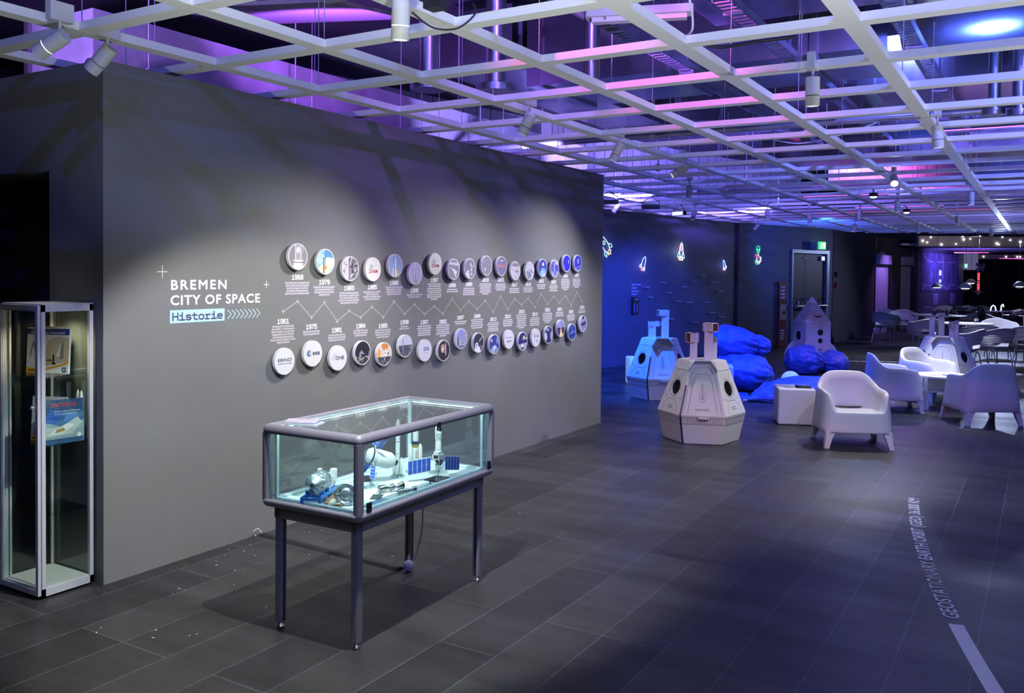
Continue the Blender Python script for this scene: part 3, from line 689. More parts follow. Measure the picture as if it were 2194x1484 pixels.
# two glaring LED heads
def led(pos, col, label, pw):
    t = thing('led_lamp', label, 'LED lamp', pos, group='glaring LED lamps')
    MB().lathe([(0.0, 0.05), (0.05, 0.045), (0.06, 0.0), (0.045, -0.005)], 16).build('lamp_head', t, BLACK)
    MB().lathe([(0.045, -0.004), (0.03, -0.016), (0.0, -0.02)], 16).build('lens', t, emis('led_%s' % label[:6], col, 90))
    MB().cyl((0, 0, 0.045), (0, 0, ZG-pos[2]), 0.008, n=8).build('stem', t, BLACK); rail(t, pos[0], pos[1])
    spot('led_beam', (pos[0], pos[1], pos[2]-0.03), (pos[0]+0.2, pos[1]-0.6, 0), pw*2.5, col, 130, 0.9, 0.03)
led((-1.93, 12.17, 2.68), (0.25, 0.45, 1.0), 'azure glaring LED lamp under the raster over the coffee table', 60)
led((-1.94, 15.4, 2.68), (0.50, 0.28, 1.0), 'violet glaring LED lamp under the raster farther back over the dining chairs', 70)
# magenta LED battens lying in the void above the slats
def batten(x, y, z, ln, label, col=(1.0, 0.12, 0.62), st=14, rz=0):
    t = thing('led_batten', label, 'LED batten', (x, y, z), rz, group='magenta LED battens in the void')
    MB().box(-ln/2, ln/2, -0.02, 0.02, 0, 0.02).build('rail', t, STEEL)
    MB().box(-ln/2, ln/2, -0.015, 0.015, 0.02, 0.03).build('diffuser', t, emis('batten_%.2f' % col[1], col, st))
batten(-2.6, 13.9, 2.83, 1.2, 'long magenta LED batten over the beanbags', st=4)
batten(-0.3, 12.9, 2.84, 1.6, 'long magenta LED batten at the right, over the pink-lit slat', st=4)
batten(-0.5, 9.9, 3.1, 0.9, 'short magenta LED batten high in the void at the right', st=4)
batten(-2.2, 16.4, 2.83, 1.4, 'long violet-pink LED batten behind the violet lamp', (0.6, 0.3, 1.0), 4)

# ------------------------------------------------------------------ timeline wall graphics
WX = -4.194
WF = lambda y, z, t=0.0012: frame((WX+t, y, z), (0, 1, 0), (0, 0, 1))
HL = mat('paragraph_highlight', S('#8f8890'), 0.6)
tt = thing('wall_title', 'large white headline vinyl with a pale blue word box at the left of the timeline', 'wall lettering', (WX, 3.24, 1.45))
def tp(name, m, fn, parent=tt):
    mb = MB(); mb.M = Matrix.Translation(-Vector(parent.location)); fn(mb); return mb.build(name, parent, m)
tp('headline', VINYL, lambda mb: (heavy_text(mb, 'BREMEN', 0.076, WF(3.239, 1.5445), 0.0022, spacing=1.25, width=0.388), heavy_text(mb, 'CITY OF SPACE', 0.076, WF(3.238, 1.458), 0.0022, spacing=1.1, width=0.654)))
tp('word_box', mat('pale_blue_vinyl', S('#b8dcec'), 0.6), lambda mb: mb.box(WX+0.0002, WX+0.001, 3.237, 3.621, 1.355, 1.428))
tp('boxed_word', mat('slate_vinyl', S('#4a4a68'), 0.6), lambda mb: glyphs_into(mb, 'Historie', 3.256, 1.371, 0.033, 0.040, 0.0448, 0.0085, frame((WX+0.0016, 0, 0), (0, 1, 0), (0, 0, 1))))
def chev(mb):
    for k in range(8):
        y = 3.645+k*0.0323
        stroke_into(mb, [(y, 1.417), (y+0.027, 1.391), (y, 1.365)], 0.0045, frame((WX+0.0012, 0, 0), (0, 1, 0), (0, 0, 1)))
tp('chevrons', mat('ice_blue_vinyl', S('#c4e8f4'), 0.6), chev)
W0 = frame((WX+0.0012, 0, 0), (0, 1, 0), (0, 0, 1))
def plus(mb, y, z, h, w):
    stroke_into(mb, [(y-h, z), (y+h, z)], w, W0); stroke_into(mb, [(y, z-h*1.05), (y, z+h*1.05)], w, W0)
for y, z, h, lb in ((3.187, 1.644, 0.031, 'large thin white plus mark left above the headline'), (3.951, 1.567, 0.021, 'small white plus mark right of the headline')):
    mb = MB(); plus(mb, y, z, h, 0.0045); tag(mb.build('plus_mark', None, VINYL), lb, 'wall lettering')
TOP = [
 (1968,4.183,1.747,4.220,1.613,1.585,5,4.222,1.455), (1979,4.440,1.718,4.472,1.580,1.555,4,4.474,1.442), (1983,4.688,1.673,4.721,1.537,1.511,5,4.722,1.376),
 (1985,4.931,1.671,4.970,1.541,1.515,4,4.970,1.398), (1988,5.184,1.700,5.220,1.571,1.547,4,5.222,1.431), (1995,5.431,1.642,5.473,1.510,1.486,2,5.473,1.402),
 (1997,5.687,1.720,5.731,1.589,1.566,8,5.731,1.380), (2006,5.944,1.679,5.982,1.546,1.520,2,5.981,1.436), (2008,6.182,1.685,6.226,1.553,1.527,4,6.227,1.408),
 (2010,6.438,1.714,6.484,1.589,1.562,6,6.485,1.409), (2015,6.686,1.712,6.735,1.589,1.559,4,6.736,1.441), (2017,6.927,1.672,6.978,1.541,1.516,3,6.983,1.414),
 (2018,7.184,1.674,7.230,1.544,1.519,3,7.233,1.417), (2022,7.435,1.703,7.483,1.576,1.548,3,7.484,1.449), (2023,7.678,1.699,7.732,1.565,1.539,4,7.736,1.422),
 (2024,7.931,1.753,7.986,1.624,1.598,7,7.990,1.424), (2025,8.179,1.758,8.237,1.632,1.603,6,8.241,1.457)]
BOT = [
 (1961,4.070,1.077,4.095,1.330,1.307,7,4.096,1.393), (1975,4.324,1.108,4.351,1.283,1.260,2,4.351,1.345), (1981,4.569,1.059,4.599,1.248,1.223,3,4.600,1.308),
 (1984,4.821,1.077,4.846,1.265,1.241,3,4.845,1.326), (1985,5.062,1.049,5.095,1.254,1.232,4,5.096,1.317), (1990,5.311,1.092,5.350,1.270,1.246,2,5.349,1.332),
 (1997,5.562,1.040,5.603,1.259,1.236,5,5.604,1.321), (2002,5.813,1.021,5.854,1.252,1.232,6,5.855,1.314), (2007,6.064,1.102,6.105,1.275,1.250,2,6.104,1.336),
 (2008,6.321,1.053,6.358,1.278,1.255,5,6.357,1.337), (2013,6.575,1.023,6.617,1.241,1.217,5,6.616,1.303), (2016,6.825,1.051,6.865,1.256,1.232,4,6.862,1.319),
 (2018,7.070,1.018,7.111,1.292,1.270,8,7.110,1.354), (2019,7.320,1.037,7.363,1.259,1.232,5,7.364,1.320), (2022,7.569,1.050,7.614,1.292,1.266,6,7.612,1.350),
 (2024,7.821,1.101,7.867,1.291,1.267,3,7.865,1.352), (2025,8.068,1.050,8.118,1.257,1.232,4,8.119,1.318), (2025,8.318,1.124,8.370,1.295,1.268,2,8.368,1.357)]
PARA = {
 (0, 1968): ['Erster Start der Europa-Rakete, die', 'Bremer ERNO steuert die Oberstufe', 'bei. Die Europa war eine Serie', 'europäischer Trägerraketen, die', 'jedoch noch nicht erfolgreich waren'],
 (0, 1979): ['Erster Start einer Ariane-Rakete', 'vom Weltraumbahnhof Kourou in', 'Französisch-Guyana mit zweiter', 'Stufe aus Bremen'],
 (0, 1983): ['Erstflug des in Bremen gebauten', 'Weltraumlabors „Spacelab“ mit dem', 'Space Shuttle Columbia und dem', 'deutschen Astronauten Ulf Merbold,', 'Spacelab flog 22 mal ins All'],
 (0, 1985): ['Gründung des Instituts „ZARM“ –', 'Zentrum für angewandte', 'Raumfahrt- und Mikrogravitation', 'an der Universität Bremen'],
 (0, 1988): ['Erster Start einer Ariane 4, das', 'Erfolgsmodell mit der zweiten', 'Stufe aus Bremen. Zu Hundert', 'insgesamt 116 Starts statt'],
 (0, 1995): ['Erster Start einer Ariane 5 mit', 'der Oberstufe aus Bremen'],
 (1, 1961): ['Gründung des Entwicklungsrings', 'Nord „ERNO“ – die Keimzelle der', 'Bremer Raumfahrt – aus den Weser', 'Flugzeugwerken, Focke-Wulf und', 'des Hamburger Flugzeugwerken.', 'Heute firmiert der Standort als Airbus', 'Defence and Space'],
 (1, 1975): ['Gründung der Europäischen', 'Weltraumorganisation ESA'],
 (1, 1981): ['Die Firma OHB entsteht mit', 'Übernahme der Otto Hydraulik', 'Bremen durch Christa Fuchs'],
 (1, 1984): ['Start BREMSAT, der erste', 'Kleinsatellit aus Bremen', 'von OHB / Uni Bremen'],
 (1, 1985): ['Start der deutschen Spacelab', 'Mission D1 mit den deutschen', 'Astronauten Reinhard Furrer', 'und Ernst Messerschmid'],
 (1, 1990): ['Einweihung des', 'Fallturms in Bremen']}
nth = {}
for row, LST in ((0, TOP), (1, BOT)):
    for (yr, dy, dz, yy, yz, bz, nl, py, pz) in LST:
        k = (row, yr); nth[k] = nth.get(k, 0)+1
        where = 'upper row' if row == 0 else 'lower row'
        extra = ', far right end' if (row == 1 and yr == 2025 and nth[k] == 2) else (' last but one' if (row == 1 and yr == 2025) else '')
        t = thing('timeline_caption', 'white year %d over a grey-backed paragraph, %s of the timeline%s' % (yr, where, extra), 'wall lettering', (WX, yy, yz), group='timeline captions')
        tp('year_number', VINYL, lambda mb: glyphs_into(mb, str(yr), yy-0.0485, yz-0.0135, 0.0185, 0.027, 0.0262, 0.0068, W0), t)
        rnd = random.Random(yr*3+row*7+nth[k])
        lh = 0.0172; wmax = 0.098 if nl > 4 else 0.090
        par = PARA.get((row, yr))
        ws = []
        for i in range(nl):
            w = (min(0.107, 0.0031*len(par[i])) if par else wmax*rnd.uniform(0.78, 1.0)*(0.55 if (nl > 5 and i == nl-1) else 1))
            ws.append(w)
        def fhl(mb):
            for i, w in enumerate(ws):
                zt = bz-i*lh; mb.box(WX+0.0002, WX+0.0007, yy-w-0.004, yy+w+0.004, zt-lh-0.0006, zt)
        tp('paragraph_backing', HL, fhl, t)
        def ftx(mb):
            for i, w in enumerate(ws):
                zb = bz-i*lh-lh*0.74
                if par: text_into(mb, par[i], 0.0135, WF(yy, zb), 'CENTER', bold=0.012, width=2*w)
                else:      # illegible in the photograph: word-like dashes only
                    x = -w
                    while x < w-0.004:
                        ln = min(rnd.uniform(0.008, 0.03), w-x)
                        mb.box(WX+0.0009, WX+0.0012, yy+x, yy+x+ln, zb+0.001, zb+0.0072); x += ln+0.0035
        tp('paragraph_text', VINYL, ftx, t)
# dotted zig-zag with plus marks
zz = thing('dotted_zigzag', 'dotted zigzag line with plus marks running between the two rows of years', 'wall lettering', (WX, 4.1, 1.4))
nodes = []
for a, b in zip(BOT, TOP): nodes.append(a[7:9]); nodes.append(b[7:9])
nodes.append(BOT[-1][7:9])
for (y, z) in nodes:
    mb = MB(); mb.M = Matrix.Translation(-Vector(zz.location)); plus(mb, y, z, 0.0135, 0.0030); mb.build('plus_mark', zz, mat('plus_vinyl', S('#cfe6ea'), 0.6))
dots = MB(); dots.M = Matrix.Translation(-Vector(zz.location))
for (a, b) in zip(nodes[:-1], nodes[1:]):
    A = Vector((0, *a)); B = Vector((0, *b)); L_ = (B-A).length; n_ = max(2, int((L_-0.036)/0.0115))
    for i in range(n_+1):
        p = A.lerp(B, (0.018+(L_-0.036)*i/n_)/L_)
        dots.poly([(WX+0.0012, p.y+0.0031*math.cos(q*PI/4), p.z+0.0031*math.sin(q*PI/4)) for q in range(8)])
o = dots.build('dots', zz, VINYL); o['kind'] = 'stuff'

# ------------------------------------------------------------------ round plaques with their pictures
def clip_circle(poly, R=1.0, n=40):
    out = [Vector(p) for p in poly]
    for k in range(n):
        a = 2*PI*(k+0.5)/n; nx, ny = math.cos(a), math.sin(a)
        src = out; out = []
        for i in range(len(src)):
            p, q = src[i], src[(i+1) % len(src)]
            dp = R-(p.x*nx+p.y*ny); dq = R-(q.x*nx+q.y*ny)
            if dp >= 0: out.append(p)
            if (dp >= 0) != (dq >= 0): out.append(p+(q-p)*(dp/(dp-dq)))
        if len(out) < 3: return []
    return out
def rect(x0, y0, x1, y1): return [(x0, y0), (x1, y0), (x1, y1), (x0, y1)]
def circ(x, y, r, n=20, sx=1): return [(x+sx*r*math.cos(2*PI*k/n), y+r*math.sin(2*PI*k/n)) for k in range(n)]
def bar2(x0, y0, x1, y1, w):
    d = Vector((x1-x0, y1-y0)).normalized(); q = Vector((-d.y, d.x))*w/2
    return [(x0-q.x, y0-q.y), (x1-q.x, y1-q.y), (x1+q.x, y1+q.y), (x0+q.x, y0+q.y)]
def rrects(seed, n, cols, box=(-1, -1, 1, 1), s=(0.05, 0.35), bars=False):
    r = random.Random(seed); out = []
    for _ in range(n):
        x = r.uniform(box[0], box[2]); y = r.uniform(box[1], box[3]); w = r.uniform(*s); h = r.uniform(*s)
        if bars:
            a = r.uniform(-1.2, 1.2)+PI/2; l = r.uniform(*s)*1.6
            out.append((bar2(x, y, x+l*math.cos(a), y+l*math.sin(a), r.uniform(0.02, 0.07)), r.choice(cols)))
        else:
            k = r.choice((3, 4, 5, 6)); ph = r.random()*6
            out.append(([(x+w*0.6*math.cos(ph+2*PI*i/k), y+h*0.6*math.sin(ph+2*PI*i/k)) for i in range(k)], r.choice(cols)))
    return out
GR = ['#b9b6bd', '#8b8790', '#6a6670', '#d8d6da', '#4d4a52']
def pic(row, yr, nt):
    k = (row, yr, nt); P = []
    if k == (0, 1968, 1): P = [(rect(-1,-1,1,1), '#8d8992')]+rrects(1, 26, GR, (-1,-.3,1,1), (.1,.4), True)+[(rect(-.3,-.25,.28,1), '#a19ea6'), (circ(0,.55,.26,20,.8), '#dcdade'), (rect(-.34,-.28,-.26,1), '#e6e4e8'), (rect(.27,-.28,.34,1), '#e6e4e8'), (rect(-.55,-.36,.6,-.26), '#dfdde1'), (circ(0,-.78,.52,20,1.1), '#dcdee0'), (rect(-.5,-.48,.5,-.42), '#5e5b63')]
    elif k == (0, 1979, 1): P = [(rect(-1,-1,1,1), '#8fb9d6'), (circ(.55,.6,.7), '#5b93c4'), (circ(.3,-.15,.55), '#c9d6de'), (circ(.75,.0,.35), '#d9e2e6'), (circ(-.6,.25,.45), '#a8c9da'), (circ(-.2,-.95,.75), '#dccfb8'), (circ(.1,-.5,.32), '#e8c3a0'), (rect(-.07,-.42,.0,.98), '#75809c'), (rect(-.29,-.98,-.17,.35), '#4c4a5a'), (circ(-.02,-.52,.11), '#c96a50')]
    elif k == (0, 1983, 1): P = [(rect(-1,-1,1,1), '#c3bcc9')]+[([(-.1,-1),(1,-1),(1,1),(-.1,1)], '#8f8b99')]+rrects(3, 26, GR, (-.1,-.9,.9,.9), (.1,.5))+rrects(4, 6, ['#6d6a76', '#807c8a'], (-.9,-.5,-.5,.6), (.1,.25))+[(rect(-.22,-1,-.14,.9), '#6b6d86')]
    elif k in ((0, 1985, 1), (0, 1997, 1)): P = [(rect(-1,-1,1,1), '#d9d6d4'), (circ(-.25,.22,.24), '#a9bac2'), (bar2(-.5,.02,.45,.42,.035), '#9aa6ae')]
    elif k == (0, 1988, 1): P = [(rect(-1,-1,1,1), '#93a9d0'), (circ(.4,-1.0,.6), '#b8ab9c'), (rect(-.06,-.9,.10,.35), '#e8ebf0'), ([(-.06,.35),(.10,.35),(.02,.98)], '#eef0f4'), (rect(-.42,-.95,-.22,-.25), '#d3d2cc'), (rect(-.17,-.95,-.08,-.1), '#8f949e'), (rect(.08,-.95,.26,-.45), '#dcdcd8')]
    elif k == (0, 1995, 1): P = [(rect(-1,-1,1,1), '#b9b9d4'), (circ(-.5,.5,.7), '#c6c5dc'), (rect(-.45,-.8,-.38,.6), '#9696b4'), (rect(.4,-.8,.47,.7), '#a3a3c0'), ([(-.02,-.6),(.1,-.6),(.06,.7),(.03,.7)], '#8a8cab'), (rect(.14,-.7,.2,.3), '#e8e8f2'), (rect(-.22,-1,.3,-.55), '#a89f9c')]
    elif k == (0, 2006, 1): P = [(rect(-1,-1,1,1), '#8f8d96'), ([(-1,.5),(1,.35),(1,.62),(-1,.72)], '#c6c7d2'), ([(-.9,.25),(.55,-.15),(.35,-.85),(-.2,-.1)], '#d8d9e0'), ([(.3,.1),(.55,.2),(.4,-.3)], '#6d6b76')]
    elif k == (0, 2008, 1): P = [(rect(-1,-1,1,1), '#807e88')]+rrects(8, 14, ['#d8d9e2', '#b5b5c2', '#9695a3'], (0,-.6,.9,.8), (.1,.4))+[([(-.9,-.5),(-.4,-.1),(0,-.9),(-.5,-1)], '#cfd0da'), (bar2(-.5,-.1,.5,-.6,.03), '#d8d9e2')]
    elif k == (0, 2010, 1): P = [(rect(-1,-1,1,1), '#85838f'), (circ(-.3,-.4,.2), '#b4b3c0'), (bar2(-.8,.4,-.2,.55,.06), '#a9a8b6'), (circ(.4,.1,.1), '#a09fad'), (bar2(-.7,-.2,.8,-.05,.03), '#9a99a8')]
    elif k == (0, 2015, 1): P = [(rect(-1,-1,1,1), '#77749c'), (rect(-.4,.55,.4,.66), '#c9c6da'), (rect(-.15,.2,.1,.5), '#8c89b0')]
    elif k == (0, 2017, 1): P = [(rect(-1,-1,1,1), '#c9c4d6'), (rect(-1,.5,1,.85), '#8e8a9e'), (bar2(-.9,.1,.9,-.15,.04), '#6d6a7e'), (circ(.15,-.08,.12), '#5c5968'), (rect(.3,-.45,.44,.2), '#c05f78'), (rect(-.6,-.7,.6,-.66), '#9a96aa'), (rect(-.2,-.9,.2,-.8), '#8986c0')]
    elif k == (0, 2018, 1): P = [(rect(-1,-1,1,1), '#cfcbdc'), ([(-.9,-.1),(-.2,-.0),(.2,-.9),(-.4,-1)], '#9a98ae'), ([(-.2,.05),(.2,.15),(.8,-.2),(.75,-.35),(.15,-.0)], '#6f6d85'), ([(-.1,-.2),(.1,-.15),(.35,-.75),(.1,-.75)], '#5d5a74')]
    elif k == (0, 2022, 1): P = [(rect(-1,-1,1,1), '#3f44a0'), (circ(.1,-.75,.8), '#6f9fe0'), (circ(.0,-.8,.55), '#9bbcec'), (rect(-.15,.25,.28,.62), '#e8ecf8'), (circ(.4,-.98,.3), '#d8d0dc')]
    elif k == (0, 2023, 1): P = [(rect(-1,-1,1,1), '#5550b4'), (rect(-.2,-1,.05,1), '#a9a5dd'), (circ(.45,.2,.32,20,.6), '#3d3a92'), (circ(.5,.7,.3), '#b9b5e8'), (rect(-1,-1,1,-.35), '#8a86c4'), (circ(0,-.6,.3), '#6f6bb0'), (circ(-.4,-.7,.2), '#a8a3b0')]
    elif k == (0, 2024, 1): P = [(rect(-1,-1,1,1), '#2c2cbb'), (rect(.42,0,.56,.4), '#cfd0ff'), (circ(-.95,-.6,.5), '#5a5ad0')]
    elif k == (0, 2025, 1): P = [(rect(-1,-1,1,1), '#403fc4'), (circ(0,.1,.8), '#3a38b0'), (circ(.05,.25,.34,20,.8), '#8d8ef0'), (bar2(-.7,-.7,.8,-.3,.12), '#8a8ae6'), (rect(-1,-1,1,-.75), '#7d7ad8')]
    elif k == (1, 1984, 1): P = [(rect(-1,-1,1,1), '#2d2c38'), ([(-.5,-.12),(-.15,.25),(.25,-.12)], '#8d8ba6'), ([(-.95,-.35),(-.1,-.2),(.95,-.45),(.9,-1),(-.9,-1)], '#3d3b48')]+rrects(21, 18, ['#d9d5cf', '#b5b1ae', '#8a8789', '#e6e3de'], (-.8,-.95,.8,-.35), (.1,.4), True)
    elif k == (1, 1985, 1): P = [(rect(-1,-1,1,1), '#d8cdbd'), (circ(.1,.85,.5), '#d08a4a'), (circ(-.85,.1,.4), '#e0a45a'), ([(0,-.2),(.15,.6),(.45,-.2)], '#ebe8e4'), (rect(.05,-.3,.6,.2), '#e3e0de'), (rect(-1,-1,1,-.25), '#4b4c55')]+rrects(22, 16, ['#2f3038', '#6d6f78', '#9aa0a8', '#d0d2d6', '#5a4a44'], (-.8,-.9,.8,.1), (.08,.3))
    elif k == (1, 1990, 1): P = [(rect(-1,-1,1,1), '#c3c7d6'), (rect(-1,-1,1,.08), '#5b5c66')]+rrects(23, 16, ['#45464f', '#6f7078', '#82838c'], (-.9,-.9,.9,0), (.08,.3))+[(rect(-.42,-.7,-.30,.72), '#8d90a6')]
    elif k == (1, 2002, 1): P = [(rect(-1,-1,1,1), '#3a363e'), (circ(-.15,.3,.38), '#c49a84'), (circ(-.2,.05,.25), '#e3cdbd')]+rrects(24, 16, ['#1f1d24', '#d9d4d2', '#6a3f3c', '#8f8a90'], (-.7,-.9,.8,.9), (.08,.3))+[(rect(.25,-.5,.36,.7), '#d5d2d4')]
    elif k == (1, 2007, 1): P = [(rect(-1,-1,1,1), '#a7a8c6'), (circ(-.4,.7,.6), '#8f97d8'), (rect(-.75,-.7,-.5,.2), '#5f6078')]+[(bar2(.1,-.5+.28*i,.95,-.35+.28*i,.06), '#6b6c86') for i in range(5)]+[(rect(0,-.8,.06,.6), '#82839e'), (rect(-.6,-1,.8,-.7), '#77788e')]
    elif k == (1, 2008, 1): P = [(rect(-1,-1,1,1), '#3b3948'), (bar2(.1,.1,.75,.6,.16), '#9d9ba6'), (circ(-.2,-.95,.62), '#e0dfe6'), (circ(-.35,-.3,.34), '#cfced8'), (circ(-.35,-.25,.1), '#4a4856'), (rect(.3,-.6,.8,-.3), '#6f6d7c')]
    elif k == (1, 2013, 1): P = [(rect(-1,-1,1,1), '#3a4590'), (circ(.75,.4,.4), '#7f86b8'), (circ(0,-.9,.75), '#8d9cc8'), (circ(.1,-.5,.4), '#b9c6e6'), (circ(-.55,.42,.16), '#d9d39a'), (circ(.3,-.8,.3), '#7784b0')]
    elif k == (1, 2018, 1): P = [(rect(-1,-1,1,1), '#303073'), ([(-1,-.35),(1,-.15),(1,-1),(-1,-1)], '#a6a8b4'), (rect(.05,.2,.5,.65), '#cfc68c'), (rect(-.1,.1,.1,.5), '#9a98b0'), (circ(.75,.3,.15), '#e8e4c8'), (circ(-.05,-.55,.28), '#dcdde0'), ([(-.5,-.75),(.3,-.65),(.2,-.95),(-.3,-1)], '#54525e')]
    elif k == (1, 2022, 1): P = [(rect(-1,-1,1,1), '#37366c'), (circ(-.75,-.2,.5,24,.7), '#cfd2e2'), (rect(-.6,.5,.1,.8), '#9fa3c4'), (circ(.95,-.1,.6), '#a6a8be')]
    elif k == (1, 2024, 1): P = [(rect(-1,-1,1,1), '#8c8bbb'), (circ(-.3,.5,.5), '#9b99c6'), (rect(-1,-1,1,.1), '#46355e'), ([(-.35,-1),(.4,-1),(.08,.15),(-.02,.15)], '#f0d080'), ([(-.12,-1),(.15,-1),(.05,.1),(-.01,.1)], '#fff2c8'), (circ(.3,-.8,.25), '#e8c878')]
    elif k == (1, 2025, 1): P = [(rect(-1,-1,1,1), '#2a3a92'), (circ(.2,.4,.5), '#4e68b8'), (circ(.35,.5,.3), '#2b3a86'), (bar2(-.8,-.2,.9,.1,.25), '#5570c2'), (circ(0,0,.12), '#9fb6ec'), (rect(-.05,-1,.06,-.6), '#c8d4f4')]
    elif k == (1, 2025, 2): P = [(rect(-1,-1,1,1), '#a9accc'), (circ(0,.85,.28), '#2c2a4a'), ([(-.7,0),(.7,.4),(.9,0),(.2,-.25),(-.6,-.25)], '#3c3a66'), (circ(-.1,-.6,.26), '#4a4878'), (circ(-.1,-.6,.14), '#a9accc'), (circ(.55,-.4,.2), '#4a4878'), (circ(.55,-.4,.1), '#a9accc'), (bar2(-.6,.1,.5,.6,.12), '#7d80ad')]
    else: P = [(rect(-1,-1,1,1), '#d8d9dc')]
    return P
LOGO = {(0,1985,1): [('ZARM', 0, -.32, .42, 1.12, '#b03a30')], (0,1997,1): [('ZARM', 0, -.32, .42, 1.12, '#9a3c40')], (0,2015,1): [('SPACE', 0, -.15, .42, 1.35, '#e08a7a')],
 (1,1961,1): [('ERNO', 0, -.02, .34, 1.4, '#33333c'), ('RAUMFAHRTTECHNIK GMBH', 0, -.22, .13, 1.4, '#6a6a74')],
 (1,1975,1): [('esa', .34, -.12, .50, .80, '#2e3350')], (1,1981,1): [('OHB', .16, -.14, .42, 1.0, '#2c3050')],
 (1,1997,1): [('DSi', .15, -.02, .46, .78, '#2a3490'), ('Aerospace', .15, -.25, .14, .7, '#b0b0bc')],
 (1,2016,1): [('AIRBUS', .0, -.3, .26, 1.0, '#3a3e66'), ('OHB SYSTEM', .15, .15, .14, .8, '#6a6d88')], (1,2019,1): [('esa', .35, .1, .3, .55, '#3a3e5e'), ('BREMEN', .25, -.35, .12, .5, '#8a8c9e'), ('SPACE', .25, -.52, .12, .4, '#8a8c9e')]}
DESC = {(0,1968,1):'grey photo of a rocket stage in a hall',(0,1979,1):'photo of a launch tower against blue sky',(0,1983,1):'lilac-grey photo of an astronaut at work',(0,1985,1):'white, red ZARM lettering, left of 1988',
 (0,1988,1):'photo of a white rocket against blue sky',(0,1995,1):'pale photo of a rocket between towers',(0,1997,1):'greyish, red ZARM lettering, above 1997',(0,2006,1):'grey photo of a shuttle wing',(0,2008,1):'grey photo of white space hardware',
 (0,2010,1):'faint grey photo of a satellite',(0,2015,1):'lilac face with the red word SPACE',(0,2017,1):'pale photo with a small red upright',(0,2018,1):'pale photo with dark angles below',(0,2022,1):'blue photo of the earth under a bright square',
 (0,2023,1):'violet photo of a white tower',(0,2024,1):'plain deep blue photo with a white sliver',(0,2025,1):'mottled blue photo',(1,1961,1):'white face with black ERNO lettering',(1,1975,1):'white face with a blue dot and esa lettering',
 (1,1981,1):'white face with dark OHB lettering',(1,1984,1):'dark photo with a small grey cone over pale rubble',(1,1985,1):'orange and grey photo of a workshop',(1,1990,1):'photo of a slim tower over a grey town',(1,1997,1):'white face with blue DSi lettering',
 (1,2002,1):'dark photo with a brownish object',(1,2007,1):'lilac photo of a building facade',(1,2008,1):'dark photo of a white docking craft',(1,2013,1):'blue photo of clouds seen from space',(1,2016,1):'white face with small AIRBUS lettering',
 (1,2018,1):'dark blue photo with a yellow sail over a grey horizon',(1,2019,1):'white face with small esa lettering',(1,2022,1):'navy photo with two pale round shapes',(1,2024,1):'photo of a rocket launch with yellow flame',(1,2025,1):'deep blue photo of swirling cloud',(1,2025,2):'pale photo with dark rings, at the far right end'}
RIM = mat('plaque_white', (0.74, 0.74, 0.75), 0.45)
nth = {}
PR = 0.086
for row, LST in ((0, TOP), (1, BOT)):
    for rec in LST:
        yr, dy, dz = rec[:3]; k = (row, yr); nth[k] = nth.get(k, 0)+1; kk = (row, yr, nth[k])
        t = thing('round_plaque', 'round plaque, %s, %s' % ('upper row' if row == 0 else 'lower row', DESC[kk]), 'plaque', (WX, dy, dz), group='round timeline plaques')
        n = 48
        mb = MB(); mb.cyl((0.020, 0, 0), (0.042, 0, 0), PR, n=n); mb.build('plaque_disc', t, RIM)
        MB().cyl((0.0, 0, 0), (0.020, 0, 0), PR*0.45, n=20).build('spacer', t, BLACK)
        mb = MB(); x = 0.0422
        inner = 0.93 if kk not in LOGO or kk[1] == 2015 else 0.96
        for poly, hx in pic(*kk):
            cp = clip_circle(poly, 1.0)
            if len(cp) >= 3:
                mb.mat(flat(hx, 0.45)); mb.poly([(x, p.x*PR*inner, p.y*PR*inner) for p in cp]); x += 0.00007
        for body, tx, ty, sz, wd, hx in LOGO.get(kk, []):
            mb.mat(flat(hx, 0.45)); text_into(mb, body, sz*PR, frame((x+0.0002, tx*PR, ty*PR), (0, 1, 0), (0, 0, 1)), 'CENTER', bold=0.02, width=wd*PR)
        def cpoly(pts, hx):
            mb.mat(flat(hx, 0.45)); mb.poly([(x+0.0003, p[0]*PR, p[1]*PR) for p in pts])
        if kk == (1, 1975, 1):
            cpoly(circ(-.42, .02, .24), '#4a78a8'); x += 0.0002; cpoly(circ(-.33, .04, .13), '#e6e8ea'); x += 0.0002; cpoly(circ(-.33, .05, .07), '#2e3350'); x += .0002; cpoly(rect(-.33, .0, -.18, .05), '#e6e8ea')
        if kk == (1, 2019, 1): cpoly(circ(-.25, .2, .16), '#3a3e5e'); x += 0.0002; cpoly(circ(-.17, .2, .10), '#dcdde2')
        if kk == (1, 2016, 1): cpoly(circ(-.55, .2, .09), '#5a5d78')
        if kk == (1, 1981, 1):
            for rr in (.30, .42):
                for q in range(7):
                    a0 = PI*0.5+q*PI*0.09; a1 = a0+PI*0.09
                    cpoly(bar2(-.20+rr*1.2*math.cos(a0), .0+rr*.8*math.sin(a0), -.20+rr*1.2*math.cos(a1), .0+rr*.8*math.sin(a1), .035), '#8a90a8')
        mb.build('picture', t)
